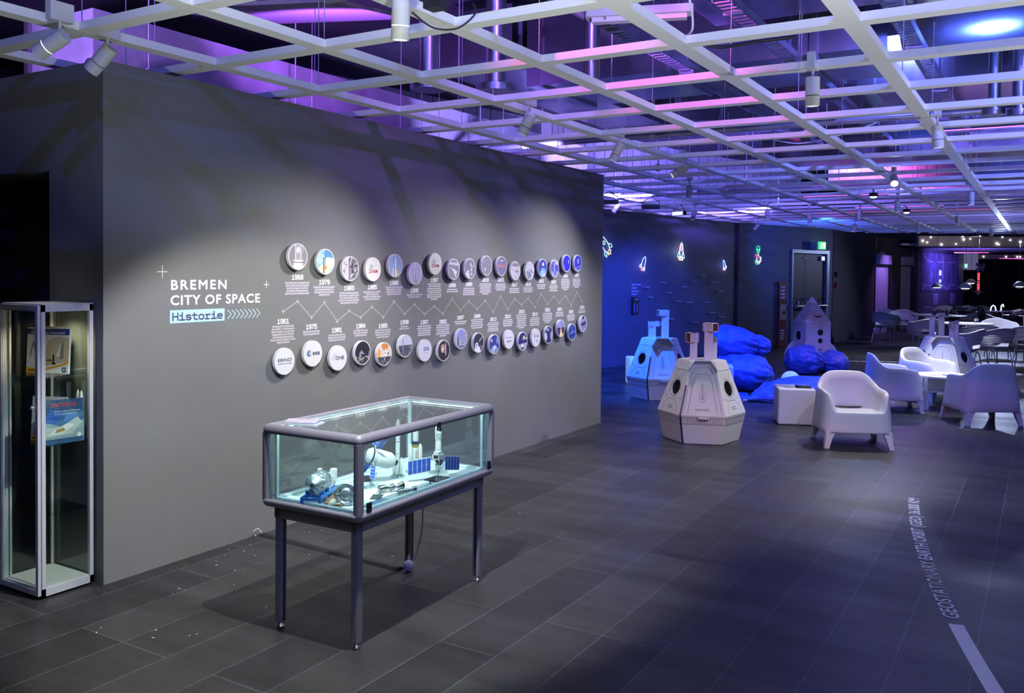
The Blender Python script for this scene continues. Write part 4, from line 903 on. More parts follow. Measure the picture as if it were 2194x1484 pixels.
# ------------------------------------------------------------------ table display case
CASE_P = Vector((-2.80, 3.44, 0)); CASE_R = math.radians(1.3)
FRAME = mat('grey_lilac_aluminium', (0.26, 0.25, 0.30), 0.42, 0.35, bump=0.02, bscale=200)
CGLASS = glass('case_glass', (0.90, 0.97, 0.965))
INNER = mat('inner_white_profile', (0.72, 0.86, 0.86), 0.4)
HX, HY = 0.292, 0.565
dc = thing('display_case', 'grey metal glass display table on four legs full of spacecraft models', 'display case', CASE_P, CASE_R)
def hollow(mb, hx, hy, w, z0, z1):
    mb.box(-hx, hx, -hy, -hy+w, z0, z1); mb.box(-hx, hx, hy-w, hy, z0, z1)
    mb.box(-hx, -hx+w, -hy+w, hy-w, z0, z1); mb.box(hx-w, hx, -hy+w, hy-w, z0, z1); return mb
def ring_profile(mb, hx, hy, prof, r=0.03, n=5):
    """sweep profile (inset, z) around a rounded rectangle"""
    rings = []
    for ins, z in prof:
        pts = []
        for sx, sy, a0 in ((1, 1, 0), (-1, 1, 90), (-1, -1, 180), (1, -1, 270)):
            for k in range(n+1):
                a = math.radians(a0+90*k/n); rr = max(r-ins, 0.001); cx = sx*(hx-max(r, ins)); cy = sy*(hy-max(r, ins))
                pts.append((cx+rr*math.cos(a), cy+rr*math.sin(a), z))
        rings.append(pts)
    m = len(rings[0]); vs = [p for rg in rings for p in rg]; fs = []
    K = len(rings)
    for i in range(K):
        j = (i+1) % K
        for k in range(m): fs.append((i*m+k, i*m+(k+1) % m, j*m+(k+1) % m, j*m+k))
    return mb.add(vs, fs, True)
q = [(0.026-0.026*math.cos(math.radians(a)), 0.927+0.027*math.sin(math.radians(a))) for a in (0, 20, 40, 60, 80)]
ring_profile(MB(), HX, HY, [(0.004, 0.913), (0, 0.918), (0, 0.927)]+q[1:]+[(0.030, 0.954), (0.034, 0.951), (0.034, 0.913)]).build('top_rim', dc, FRAME)
ring_profile(MB(), HX, HY, [(0.0, 0.609), (0, 0.594), (0.004, 0.582), (0.014, 0.574), (0.03, 0.571), (0.10, 0.571), (0.10, 0.590), (0.03, 0.590), (0.03, 0.609)]).build('base_rim', dc, FRAME)
hollow(MB(), HX-0.045, HY-0.045, 0.03, 0.518, 0.571).build('apron', dc, FRAME)
for sx in (-1, 1):
    for sy in (-1, 1):
        x = sx*(HX-0.022); y = sy*(HY-0.022)
        MB().rbox(x-0.021, x+0.021, y-0.021, y+0.021, 0.605, 0.914, 0.018).build('corner_post', dc, FRAME)
        lx = sx*(HX-0.066); ly = sy*(HY-0.066)
        lg = MB().rbox(lx-0.021, lx+0.021, ly-0.021, ly+0.021, 0.032, 0.571, 0.010).build('leg', dc, FRAME)
        mb = MB()                         # slot in the extrusion, on the two inward faces
        mb.box(lx-sx*0.0215, lx-sx*0.0205, ly-0.005, ly+0.005, 0.034, 0.518); mb.box(lx-0.005, lx+0.005, ly-sy*0.0215, ly-sy*0.0205, 0.034, 0.518)
        mb.build('groove', lg, BLACK)
        MB().lathe([(0.016, 0.0), (0.019, 0.004), (0.019, 0.010), (0.010, 0.016), (0.008, 0.034)], 20, (lx, ly, 0)).build('levelling_foot', lg, CHROME)
        ix = sx*(HX-0.052); iy = sy*(HY-0.052)
        MB().box(ix-0.007, ix+0.007, iy-0.007, iy+0.007, 0.609, 0.934).build('inner_profile', dc, INNER)
MB().box(-HX+0.04, HX-0.04, -HY+0.04, HY-0.04, 0.584, 0.600).build('display_floor', dc, mat('case_floor', (0.62, 0.70, 0.70), 0.35))
hollow(MB(), HX-0.045, HY-0.045, 0.022, 0.600, 0.612).build('inner_frame', dc, INNER)
hollow(MB(), HX-0.034, HY-0.034, 0.036, 0.934, 0.940).build('inner_frame', dc, INNER)
MB().box(-HX+0.02, HX-0.02, -HY+0.02, HY-0.02, 0.942, 0.948).build('top_glass', dc, CGLASS)
for s_x in (-1, 1): MB().box(s_x*(HX-0.014), s_x*(HX-0.018), -HY+0.042, HY-0.042, 0.60, 0.914).build('side_glass', dc, CGLASS)
for s_y in (-1, 1): MB().box(-HX+0.044, HX-0.044, s_y*(HY-0.014), s_y*(HY-0.018), 0.60, 0.914).build('end_glass', dc, CGLASS)
MB().box(HX-0.006, HX+0.001, -HY+0.055, -HY+0.085, 0.613, 0.655).build('hinge_block', dc, BLACK)
MB().box(HX-0.006, HX+0.001, HY-0.075, HY-0.047, 0.613, 0.655).build('hinge_block', dc, BLACK)
lk = MB().box(HX-0.006, HX+0.002, 0.02, 0.045, 0.890, 0.930).build('lock', dc, BLACK)
MB().cyl((HX-0.004, 0.032, 0.895), (HX+0.008, 0.032, 0.895), 0.010, n=16).build('lock_cylinder', lk, CHROME)
LEDS = emis('case_led', (0.75, 1.0, 0.98), 24)
for s_y in (-1, 1): MB().box(-HX+0.075, HX-0.075, s_y*(HY-0.052)-0.004, s_y*(HY-0.052)+0.004, 0.929, 0.933).build('led_strip', dc, LEDS)
for s_x in (-1, 1): MB().box(s_x*(HX-0.052)-0.004, s_x*(HX-0.052)+0.004, -HY+0.075, HY-0.075, 0.929, 0.933).build('led_strip', dc, LEDS)

CF = 0.6005          # floor of the case
MW = mat('model_white', (0.78, 0.78, 0.78), 0.4); MS = mat('model_silver', (0.55, 0.60, 0.63), 0.25, 0.8); MD = mat('model_dark', (0.03, 0.03, 0.035), 0.35)
MB_ = mat('cradle_blue', (0.03, 0.20, 0.62), 0.4); ACR = glass('acrylic', (0.93, 0.97, 0.97)); WOOD = mat('brown_wood', (0.24, 0.13, 0.06), 0.5, var=0.2, vscale=30)
SOLAR = mat('solar_blue', (0.05, 0.12, 0.52), 0.25)
def solar(parent, O, U, V, n, m=1, name='solar_array'):
    """panel grid: O corner, U along, V across"""
    O = Vector(O); U = Vector(U); V = Vector(V); N = U.cross(V).normalized()*0.0012
    mb = MB().mat(MW); mb.obox(O, U, V, N)
    mb.mat(SOLAR); e = 0.06
    for i in range(n):
        for j in range(m):
            for sgn in (0, 1):
                p = O+U*((i+e)/n)+V*((j+0.06)/m)+(N*1.25 if sgn else -N*0.25)
                mb.obox(p, U*((1-2*e)/n), V*(0.88/m), -N*0.2 if sgn else N*0.2)
    return mb.build(name, parent)
# 1 space station cylinder with four wings on a rod
t = thing('spacecraft_model', 'white cylindrical spacecraft model with blue solar wings on a thin rod in the display case', 'model spacecraft', (-2.815, 3.33, CF))
A = Vector((-0.075, 0.065, 0.143)); B = Vector((0.005, 0.175, 0.095)); ax = (B-A).normalized()
MB().lathe([(0.0, -0.004), (0.028, 0.0), (0.040, 0.018), (0.040, 0.045), (0.0385, 0.047), (0.042, 0.05), (0.042, 0.120), (0.026, 0.148), (0.014, 0.150), (0.014, 0.158), (0, 0.158)], 32, A, True, ax).build('hull', t, MW)
mb = MB(); mb.lathe([(0.0145, 0.148), (0.0145, 0.163), (0.010, 0.163)], 20, A, True, ax); mb.lathe([(0.0405, 0.020), (0.0415, 0.024), (0.0405, 0.028)], 32, A, True, ax); mb.build('docking_ring', t, MD)
MB().cyl((0, 0, 0), A+ax*0.03+Vector((0, 0, -0.035)), 0.002, n=8).build('rod', t, MS)
MB().box(-0.035, 0.035, -0.045, 0.045, 0, 0.004).build('stand_plate', t, ACR)
side = ax.cross(Vector((0, 0, 1))).normalized(); upv = side.cross(ax)
M0 = A+ax*0.035
for k, (a, b) in enumerate(((0.62, 0.78), (-0.55, 0.8), (-0.7, -0.75), (0.75, -0.7))):
    d = (side*a+upv*b).normalized()
    arm0 = M0+d*0.040
    ar = MB().cyl(arm0, arm0+d*0.022, 0.0018, n=6).build('wing_arm', t, MW)
    solar(t, arm0+d*0.020-ax*0.014, d*0.078, ax*0.028, 4)
mb = MB(); mb.tube([M0+upv*0.042+side*0.01+Vector((0.008*math.cos(k), 0, 0.008*math.sin(k)+0.006)) for k in [i*0.7 for i in range(9)]], 0.0012, 6, False); mb.build('antenna_loop', t, MS)
# 2 satellite with two big wings on a glossy black plate
t = thing('satellite_model', 'satellite model with large sky-blue solar wings on a black glossy plate', 'model satellite', (-2.635, 3.648, CF), CASE_R)
MB().box(-0.048, 0.048, -0.055, 0.055, 0, 0.006).build('stand_plate', t, mat('black_gloss', (0.006, 0.006, 0.008), 0.05))
MB().cyl((0, 0, 0.006), (0, 0, 0.075), 0.002, n=8).build('rod', t, MS)
mb = MB(); mb.box(-0.022, 0.022, -0.022, 0.022, 0.105, 0.130); mb.box(-0.015, 0.015, -0.02, 0.012, 0.130, 0.145); mb.box(-0.018, 0.018, 0.014, 0.022, 0.08, 0.105)
mb.build('bus', t, MW)
mb = MB()
for a, b in (((-.02,-.02,.105),(.02,.02,.07)), ((.02,-.02,.105),(-.02,.02,.07)), ((-.02,-.02,.07),(-.02,-.02,.105)), ((.02,-.02,.07),(.02,-.02,.105)), ((-.02,-.02,.07),(.02,-.02,.07)), ((.02,.02,.07),(.02,.02,.105)), ((-.02,-.02,.105),(.02,-.02,.07)), ((.02,-.02,.105),(.02,.02,.07)), ((.02,.02,.07),(.02,-.02,.07))):
    mb.cyl(a, b, 0.0014, n=6)
mb.build('truss', t, MW)
MB().box(-0.012, 0.012, -0.024, -0.020, 0.112, 0.128).box(-0.01, 0.014, -0.010, 0.010, 0.075, 0.10).build('instrument', t, MD)
solar(t, (-0.025, -0.03, 0.045), (-0.062, -0.110, -0.010), (0.0, 0.0, 0.075), 5)
solar(t, (0.022, 0.028, 0.045), (0.032, 0.085, -0.012), (0.0, 0.0, 0.075), 5)
MB().tube([(-0.02, -0.012, 0.12), (-0.027, -0.03, 0.115), (-0.027, -0.03, 0.05)], 0.0013, 5).tube([(0.02, 0.012, 0.12), (0.024, 0.028, 0.115), (0.024, 0.028, 0.05)], 0.0013, 5).build('wing_arm', t, MW)
# 3-5 rockets
def rocket(name, label, x, y, h, r, boosters, bh, br, deco, fair=True):
    t = thing(name, label, 'model rocket', (x, y, CF), group='model rockets in the display case')
    MB().cyl((0, 0, 0), (0, 0, 0.005), r*3.4, n=32).build('stand_disc', t, ACR)
    z0 = 0.016
    fr_ = r*1.15 if fair else r
    prof = [(0.0, z0), (r*0.7, z0), (r, z0+0.004), (r, h*0.62), (r*0.92, h*0.63), (r*0.92, h*0.66), (fr_, h*0.70), (fr_, h*0.86), (fr_*0.8, h*0.93), (fr_*0.35, h*0.985), (0, h)]
    MB().lathe(prof, 24).build('core_stage', t, MW)
    mb = MB(); mb.lathe([(r*0.35, z0), (r*0.62, z0-0.011)], 16); mb.build('nozzle', t, MS)
    for k in range(boosters):
        a = 2*PI*k/boosters+0.5; bx, by = (r+br*1.02)*math.cos(a), (r+br*1.02)*math.sin(a)
        b = MB().lathe([(0, z0), (br*0.8, z0), (br, z0+0.004), (br, z0+bh*0.85), (br*0.5, z0+bh*0.95), (0, z0+bh)], 16, (bx, by, 0)).build('booster', t, MW)
        MB().lathe([(br*0.45, z0), (br*0.75, z0-0.010)], 12, (bx, by, 0)).build('nozzle', b, MS)
    for z_a, z_b, m_ in deco:
        MB().lathe([(r*1.012, z_a*h), (r*1.012, z_b*h)] if z_b < 0.69 else [(fr_*1.012, z_a*h), (fr_*1.012, z_b*h)], 24).build('printed_band', t, m_)
    return t
CAMD = Vector((2.84, -3.58, 0)).normalized()
rocket('rocket_model', 'slim white rocket model with a ring of short boosters, tip hidden behind the case rim', -2.845, 3.582, 0.300, 0.0115, 4, 0.085, 0.0075, [(0.60, 0.61, MD), (0.40, 0.405, MD)])
r2 = rocket('rocket_model', 'white rocket model with a blue-black band and two tall strap-on boosters, second from the left', -2.84, 3.725, 0.245, 0.0155, 2, 0.135, 0.0105, [(0.60, 0.665, mat('navy_band', (0.02, 0.03, 0.12), 0.4)), (0.53, 0.60, mat('gold_band', (0.35, 0.27, 0.05), 0.4))], False)
mb = MB(); text_into(mb, 'ARIANE', 0.013, frame(CAMD*0.0165+Vector((0, 0, 0.118)), (0, 0, -1), (CAMD.y*-1, CAMD.x, 0)), 'LEFT'); mb.build('red_lettering', r2, mat('red_ink', (0.5, 0.03, 0.03), 0.5))
r3 = rocket('rocket_model', 'tall white rocket model with a round blue-green emblem, rightmost in the display case', -2.728, 3.775, 0.262, 0.0155, 0, 0.1, 0.009, [(0.12, 0.13, MD)])
mb = MB(); mb.M = frame(CAMD*0.0185+Vector((0, 0, 0.200)), (-CAMD.y, CAMD.x, 0), (0, 0, 1))
mb.tube([(0.009*math.cos(a*PI/8), 0.009*math.sin(a*PI/8), 0) for a in range(14)], 0.0012, 5)
mb.poly([(-0.004, -0.017, 0), (0.004, -0.017, 0), (0.0, -0.012, 0)]); mb.build('emblem', r3, mat('teal_ink', (0.03, 0.20, 0.35), 0.5))
mb = MB(); mb.M = frame(CAMD*0.0166+Vector((0, 0, 0.115)), (-CAMD.y, CAMD.x, 0), (0, 0, 1)); text_into(mb, '6', 0.016, Matrix.Identity(4), 'CENTER'); text_into(mb, 'esa', 0.008, Matrix.Translation((0, -0.014, 0)), 'CENTER'); mb.build('lettering', r3, MD)
# 6 silver module on a blue cradle
t = thing('laboratory_model', 'silver ribbed drum module model with a cone end on a bright blue cradle', 'model spacecraft', (-2.872, 3.04, CF), math.radians(23))
mb = MB()
for sx in (-1, 1):
    mb.box(sx*0.042-0.006, sx*0.042+0.006, -0.12, 0.14, 0.022, 0.034)
    for yy in (-0.115, -0.05, 0.02, 0.09, 0.135): mb.box(sx*0.042-0.006, sx*0.042+0.006, yy-0.006, yy+0.006, 0.0, 0.03)
for yy in (-0.115, -0.06, -0.005, 0.05, 0.10, 0.135): mb.box(-0.042, 0.042, yy-0.004, yy+0.004, 0.020, 0.030)
for yy in (-0.06, 0.0): 
    mb.obox((-0.046, yy-0.003, 0.03), (0.02, 0, 0), (0, 0.006, 0), (0.0, 0, 0.022)); mb.obox((0.026, yy-0.003, 0.03), (0.02, 0, 0), (0, 0.006, 0), (0.0, 0, 0.022))
mb.build('cradle', t, MB_)
mb = MB(); mb.lathe([(0.0, -0.095), (0.014, -0.095), (0.016, -0.091), (0.044, -0.070), (0.047, -0.066), (0.047, -0.045), (0.0475, -0.043), (0.047, -0.041), (0.047, -0.01), (0.0475, -0.008), (0.047, -0.006), (0.047, 0.030), (0.040, 0.038), (0.0, 0.038)], 40, (0, 0, 0.080), True, (0, 1, 0)); mb.build('drum', t, MS)
mb = MB()
for k in range(8):
    a = 2*PI*k/8; mb.box(-0.003, 0.003, -0.075, -0.071, 0, 0.0) if False else mb.cyl((0.030*math.cos(a), -0.083, 0.08+0.030*math.sin(a)), (0.046*math.cos(a), -0.069, 0.08+0.046*math.sin(a)), 0.0015, n=5)
mb.lathe([(0.0478, 0.0), (0.0478, 0.012)], 40, (0, -0.030, 0.08), True, (0, 1, 0)); mb.build('ribs', t, mat('dull_metal', (0.30, 0.34, 0.37), 0.4, 0.7))
mb = MB()
mb.box(-0.03, 0.03, 0.055, 0.068, 0.03, 0.11); mb.box(-0.025, 0.03, 0.068, 0.13, 0.035, 0.075); mb.box(-0.034, -0.018, 0.058, 0.075, 0.09, 0.125); mb.box(0.012, 0.038, 0.10, 0.13, 0.06, 0.115); mb.box(-0.01, 0.012, 0.08, 0.11, 0.07, 0.10)
mb.build('white_instruments', t, MW)
mb = MB()
r_ = random.Random(5)
for k in range(16):
    x = r_.uniform(-0.02, 0.025); y = r_.uniform(0.07, 0.12); z = r_.uniform(0.04, 0.085); mb.box(x, x+0.008, y, y+0.008, z, z+0.008)
mb.build('gold_details', t, mat('gold_bits', (0.45, 0.33, 0.12), 0.4, 0.6))
# 7 wooden plaque board with engraved label
t = thing('wooden_board', 'flat brown wooden board with a cream label beside the blue cradle', 'board', (-2.765, 3.03, CF), math.radians(31))
MB().box(-0.045, 0.045, -0.12, 0.13, 0, 0.008).build('board', t, WOOD)
lb = MB().obox((-0.02, -0.085, 0.009), (0.055, 0, 0.004), (0, 0.10, 0), (0, 0, 0.001)).build('engraved_label', t, mat('cream_label', (0.75, 0.72, 0.6), 0.5))
mb = MB()
for k in range(7): mb.obox((-0.014+k*0.0065, -0.075, 0.0112+k*0.0005), (0.002, 0, 0), (0, 0.08, 0), (0, 0, 0.0003))
mb.build('text_lines', lb, MD)
# 8 round hatch disc standing
t = thing('hatch_model', 'round silver hatch disc leaning upright behind the front corner post', 'model part', (-2.69, 3.015, CF), math.radians(36))
mb = MB(); d = Vector((0, -0.98, 0.22)).normalized(); c0 = (0, 0, 0.052)
mb.lathe([(0.050, -0.010), (0.052, 0.0), (0.049, 0.006), (0.040, 0.006), (0.038, 0.003), (0.024, 0.002), (0.022, 0.007), (0.014, 0.008), (0.0, 0.008)], 40, c0, True, d); mb.build('disc', t, MS)
mb = MB()
u = d.orthogonal().normalized(); v = d.cross(u)
for k in range(8):
    a = k*PI/4; e = u*math.cos(a)+v*math.sin(a); mb.cyl(Vector(c0)+d*0.006+e*0.026, Vector(c0)+d*0.008+e*0.046, 0.0016, n=5)
mb.build('spokes', t, mat('dull_metal', (0.3, 0.34, 0.37), 0.4))
MB().box(-0.03, 0.03, -0.01, 0.03, 0, 0.006).build('foot', t, MW)
# 9-11 little metal craft
def craft(x, y, rz, s, label):
    t = thing('metal_spacecraft_model', label, 'model spacecraft', (x, y, CF), rz, group='small bare metal models')
    MS2 = mat('bare_metal', (0.50, 0.52, 0.50), 0.2, 1.0)
    MB().lathe([(0.0, -0.052*s), (0.014*s, -0.050*s), (0.014*s, -0.02*s), (0.008*s, -0.015*s), (0.008*s, 0.0), (0.013*s, 0.004*s), (0.013*s, 0.018*s), (0.006*s, 0.022*s)], 20, (0, 0, 0.021*s), True, (1, 0, 0)).build('body', t, MS2)
    MB().lathe([(0.005*s, 0.022*s), (0.009*s, 0.035*s), (0.020*s, 0.060*s), (0.0195*s, 0.060*s), (0.008*s, 0.035*s)], 20, (0, 0, 0.021*s), True, (1, 0, 0)).build('nozzle', t, MS2)
    mb = MB()
    for k in range(6):
        a = k*PI/3; mb.cyl((-0.045*s, 0.012*s*math.cos(a), 0.021*s+0.012*s*math.sin(a)), (-0.045*s-0.012*s, 0.022*s*math.cos(a), max(0.002, 0.021*s+0.022*s*math.sin(a))), 0.0012, n=5)
    for sy in (-1, 1): mb.cyl((0, 0, 0.012*s), (0.0, sy*0.018*s, 0.001), 0.0015, n=5)
    mb.build('struts', t, MS2)
craft(-2.675, 3.31, 1.15, 1.15, 'bare metal spacecraft model with a flared nozzle on the white card, larger of the two')
craft(-2.585, 3.32, 1.25, 0.85, 'small bare metal spacecraft model nearer the front glass')
t = thing('probe_model', 'tiny black probe model on a clear stand near the black plate', 'model spacecraft', (-2.578, 3.512, CF))
MB().box(-0.03, 0.03, -0.025, 0.025, 0, 0.003).build('stand_plate', t, ACR)
MB().cyl((0, 0, 0.003), (-0.006, -0.006, 0.028), 0.003, n=8).cyl((-0.006, -0.006, 0.028), (-0.010, -0.010, 0.045), 0.0015, n=6).build('probe', t, MD)
# cards and prints on the case floor
def flatcard(x, y, w, h, rz, m, label, name='card', z=0.0):
    t = MB().box(-w/2, w/2, -h/2, h/2, 0, 0.0012).build(name, None, m); t.location = (x, y, CF+z); t.rotation_euler = (0, 0, rz)
    return tag(t, label, 'card')
flatcard(-2.70, 3.33, 0.22, 0.42, 0.12, mat('white_card', (0.80, 0.82, 0.82), 0.5), 'white card sheet lying in the middle of the display case floor')
flatcard(-2.585, 3.12, 0.075, 0.16, 0.2, mat('blue_print', (0.10, 0.28, 0.50), 0.3, var=0.9, vscale=45), 'blue and white photo print lying by the front glass', 'photo_print', 0.002)
flatcard(-2.665, 3.20, 0.05, 0.09, 0.5, mat('dark_print', (0.05, 0.055, 0.06), 0.3, var=0.4, vscale=20), 'dark photo print behind the front corner post', 'photo_print', 0.002)
flatcard(-2.96, 3.45, 0.09, 0.13, 0.6, MD, 'dark square card at the left rear of the display case', 'card', 0.002)
flatcard(-2.62, 3.86, 0.10, 0.14, 0.1, mat('white_card', (0.8, 0.8, 0.8), 0.5), 'small white card at the far end of the display case', 'card', 0.0)
# brochures on the glass top
for k, (x, y, rz, col, lb) in enumerate(((-2.935, 3.005, 0.30, (0.50, 0.52, 0.62), 'pale brochure at the bottom of the small pile on the glass top'), (-2.940, 3.000, 0.42, (0.10, 0.13, 0.28), 'dark blue brochure in the middle of the small pile on the glass top'), (-2.952, 3.002, 0.50, (0.42, 0.36, 0.48), 'lilac brochure on top of the small pile on the glass top'))):
    t = thing('brochure', lb, 'brochure', (x, y, 0.9485+0.0045*k), rz, group='brochures on the display case')
    MB().box(-0.075, 0.075, -0.05, 0.05, 0, 0.0044).build('pages', t, mat('paper', (0.7, 0.7, 0.72), 0.6))
    MB().box(-0.0755, 0.0755, -0.0505, 0.0505, 0.0044, 0.0048).build('cover', t, mat('cover_%d' % k, col, 0.3, var=0.5, vscale=18))
# cable, plug, floor cable ramp
cable('power_cable', [(-2.93, 3.92, 0.53), (-2.94, 3.93, 0.36), (-2.95, 3.93, 0.20), (-2.972, 3.90, 0.07), (-2.985, 3.87, 0.045)], 0.004, mat('grey_cable', (0.42, 0.42, 0.47), 0.5), 'thin grey power cable hanging from the rear of the display case')
t = thing('socket_plug', 'round lilac-grey plug and socket on the floor at the end of the black cable ramp', 'plug', (-2.985, 3.86, 0), 0.4)
MB().lathe([(0.0, -0.018), (0.026, -0.018), (0.030, -0.012), (0.030, 0.010), (0.024, 0.018), (0.0, 0.018)], 24, (0, 0, 0.032), True, (0.75, -0.6, 0.3)).build('socket', t, mat('lilac_plastic', (0.36, 0.36, 0.48), 0.4))
MB().cyl((-0.004, 0.01, 0.05), (-0.004, 0.02, 0.085), 0.011, 0.006, 14).build('plug_neck', t, mat('lilac_plastic', (0.36, 0.36, 0.48), 0.4))
cr = MB(); a = Vector((-4.17, 3.90, 0)); b = Vector((-3.04, 3.858, 0)); d = (b-a); w = Vector((-d.y, d.x, 0)).normalized()
cr.add([a-w*0.034, a-w*0.014+Z_*0.013, a+w*0.014+Z_*0.013, a+w*0.034, b-w*0.034, b-w*0.014+Z_*0.013, b+w*0.014+Z_*0.013, b+w*0.034], [(0, 4, 5, 1), (1, 5, 6, 2), (2, 6, 7, 3), (0, 1, 2, 3), (7, 6, 5, 4), (0, 3, 7, 4)])
single('cable_ramp', cr, mat('black_rubber', (0.018, 0.018, 0.02), 0.6), 'long black rubber cable cover running from the wall under the display case', 'cable cover')
wc = cable('wall_cable', [(-4.185, 3.86, 0.0), (-4.18, 3.84, 0.03), (-4.165, 3.86, 0.05), (-4.15, 3.88, 0.02)], 0.004, WCAB, 'short white cable loop coming out at the foot of the wall')
# paint flecks on the floor near the wall
r_ = random.Random(3); mb = MB()
for k in range(70):
    x = -4.15+abs(r_.gauss(0, 0.45)); y = r_.uniform(2.4, 5.6); s = r_.uniform(0.0015, 0.006); a = r_.random()*6
    if x > -2.6: continue
    mb.poly([(x+s*math.cos(a+q*PI/2)*(2 if q % 2 else 0.7), y+s*math.sin(a+q*PI/2)*(2 if q % 2 else 0.7), 0.0006) for q in range(4)])
o = mb.build('plaster_specks', None, VINYL); tag(o, 'tiny white plaster specks scattered on the dark floor by the wall', 'specks', kind='stuff')

# ------------------------------------------------------------------ tall glass cabinet
CX0, CX1, CY0, CY1, CH = -4.612, -4.259, 2.525, 2.815, 1.475
gc = thing('glass_cabinet', 'tall narrow grey-white framed glass cabinet with lit top at the left edge', 'cabinet', ((CX0+CX1)/2, (CY0+CY1)/2, 0))
def gp(name, m, fn, parent=gc):
    mb = MB(); mb.M = Matrix.Translation(-Vector(gc.location)); fn(mb); return mb.build(name, parent, m)
CABF = mat('cabinet_frame', (0.50, 0.52, 0.57), 0.45)
def cabf(mb):
    w = 0.020
    for x0, x1 in ((CX0, CX0+w), (CX1-w, CX1)):
        mb.box(x0, x1, CY1-w, CY1, 0.012, CH); mb.box(x0, x1, CY0+0.012, CY0+0.012+w, 0.012, CH)
    for z0, z1 in ((0.012, 0.05), (CH-0.035, CH)):
        mb.box(CX0, CX1, CY1-w, CY1, z0, z1); mb.box(CX0, CX1, CY0+0.012, CY0+0.03, z0, z1); mb.box(CX0, CX0+w, CY0+0.03, CY1-w, z0, z1); mb.box(CX1-w, CX1, CY0+0.03, CY1-w, z0, z1)
    mb.box(CX0, CX1, CY0+0.012, CY1, CH, CH+0.004)
gp('frame', CABF, cabf)
gp('base_board', mat('cabinet_base', (0.66, 0.64, 0.58), 0.5), lambda mb: mb.box(CX0+0.02, CX1-0.02, CY0+0.03, CY1-0.02, 0.02, 0.055))
gp('top_board', mat('cabinet_base', (0.66, 0.64, 0.58), 0.5), lambda mb: mb.box(CX0+0.02, CX1-0.02, CY0+0.03, CY1-0.02, CH-0.02, CH-0.002))
dr = gp('glass_door', CABF, lambda mb: (mb.box(CX0, CX0+0.022, CY0-0.006, CY0+0.010, 0.02, CH-0.003), mb.box(CX1-0.026, CX1-0.004, CY0-0.006, CY0+0.010, 0.02, CH-0.003), mb.box(CX0+0.022, CX1-0.026, CY0-0.006, CY0+0.010, 0.02, 0.045), mb.box(CX0+0.022, CX1-0.026, CY0-0.006, CY0+0.010, CH-0.028, CH-0.003)))
CABG = glass('cabinet_glass', (0.93, 0.97, 0.96))
gp('door_pane', CABG, lambda mb: mb.box(CX0+0.022, CX1-0.026, CY0+0.000, CY0+0.004, 0.045, CH-0.028), dr)
gp('door_knob', CABF, lambda mb: (mb.cyl((CX1-0.03, CY0-0.006, 0.965), (CX1-0.03, CY0-0.022, 0.965), 0.004, n=10), mb.cyl((CX1-0.03, CY0-0.022, 0.965), (CX1-0.03, CY0-0.026, 0.965), 0.009, n=14)), dr)
gp('side_pane', CABG, lambda mb: mb.box(CX1-0.012, CX1-0.008, CY0+0.032, CY1-0.02, 0.05, CH-0.035))
gp('side_pane', CABG, lambda mb: mb.box(CX0+0.008, CX0+0.012, CY0+0.032, CY1-0.02, 0.05, CH-0.035))
gp('back_pane', CABG, lambda mb: mb.box(CX0+0.02, CX1-0.02, CY1-0.012, CY1-0.008, 0.05, CH-0.035))
SHZ = (0.412, 0.763, 1.113)
for z in SHZ: gp('glass_shelf', glass('shelf_glass', (0.80, 0.93, 0.90)), lambda mb: mb.box(CX0+0.014, CX1-0.014, CY0+0.034, CY1-0.014, z-0.005, z))
gp('shelf_rail', mat('cabinet_rail', (0.55, 0.53, 0.48), 0.5), lambda mb: mb.box(CX0+0.02, CX0+0.032, CY1-0.034, CY1-0.02, 0.05, CH-0.03))
gp('shelf_rail', mat('cabinet_rail', (0.55, 0.53, 0.48), 0.5), lambda mb: mb.box(CX0+0.02, CX0+0.030, CY0+0.034, CY0+0.044, 0.05, CH-0.03))
gp('downlight', emis('cab_light', (1.0, 0.86, 0.55), 14), lambda mb: mb.cyl(((CX0+CX1)/2, (CY0+CY1)/2+0.02, CH-0.024), ((CX0+CX1)/2, (CY0+CY1)/2+0.02, CH-0.021), 0.022, n=20))
spot('cabinet_light', ((CX0+CX1)/2, (CY0+CY1)/2+0.02, CH-0.03), ((CX0+CX1)/2, (CY0+CY1)/2+0.02, 0), 12, (1.0, 0.80, 0.50), 140, 0.8, 0.02)
for x in (CX0+0.02, CX1-0.02):
    for y in (CY0+0.03, CY1-0.02): gp('foot', BLACK, lambda mb: mb.cyl((x, y, 0), (x, y, 0.013), 0.008, n=10))
def book(name, label, p, rz, w, h, th, base, paint, tilt=0.0):
    """front cover faces local -y; p = bottom centre"""
    t = thing(name, label, 'book', p, rz, group='books in the glass cabinet')
    Tm = Matrix.Rotation(tilt, 4, 'X')
    mb = MB(); mb.M = Tm; mb.box(-w/2+0.002, w/2-0.001, -th+0.001, -0.001, 0.002, h-0.002); mb.build('pages', t, mat('paper', (0.7, 0.7, 0.72), 0.6))
    mb = MB(); mb.M = Tm; mb.box(-w/2, w/2, -th, -th+0.001, 0, h); mb.box(-w/2, w/2, -0.001, 0, 0, h); mb.box(-w/2-0.001, -w/2, -th, 0, 0, h); cv = mb.build('cover', t, base)
    mb = MB(); mb.M = Tm @ frame((-w/2, -th-0.0004, 0), (1, 0, 0), (0, 0, 1)); paint(mb, w, h)
    mb.build('cover_print', cv)
def P_(mb, hx, pts, z): mb.mat(flat(hx, 0.4)); mb.poly([(x, y, z) for x, y in pts])
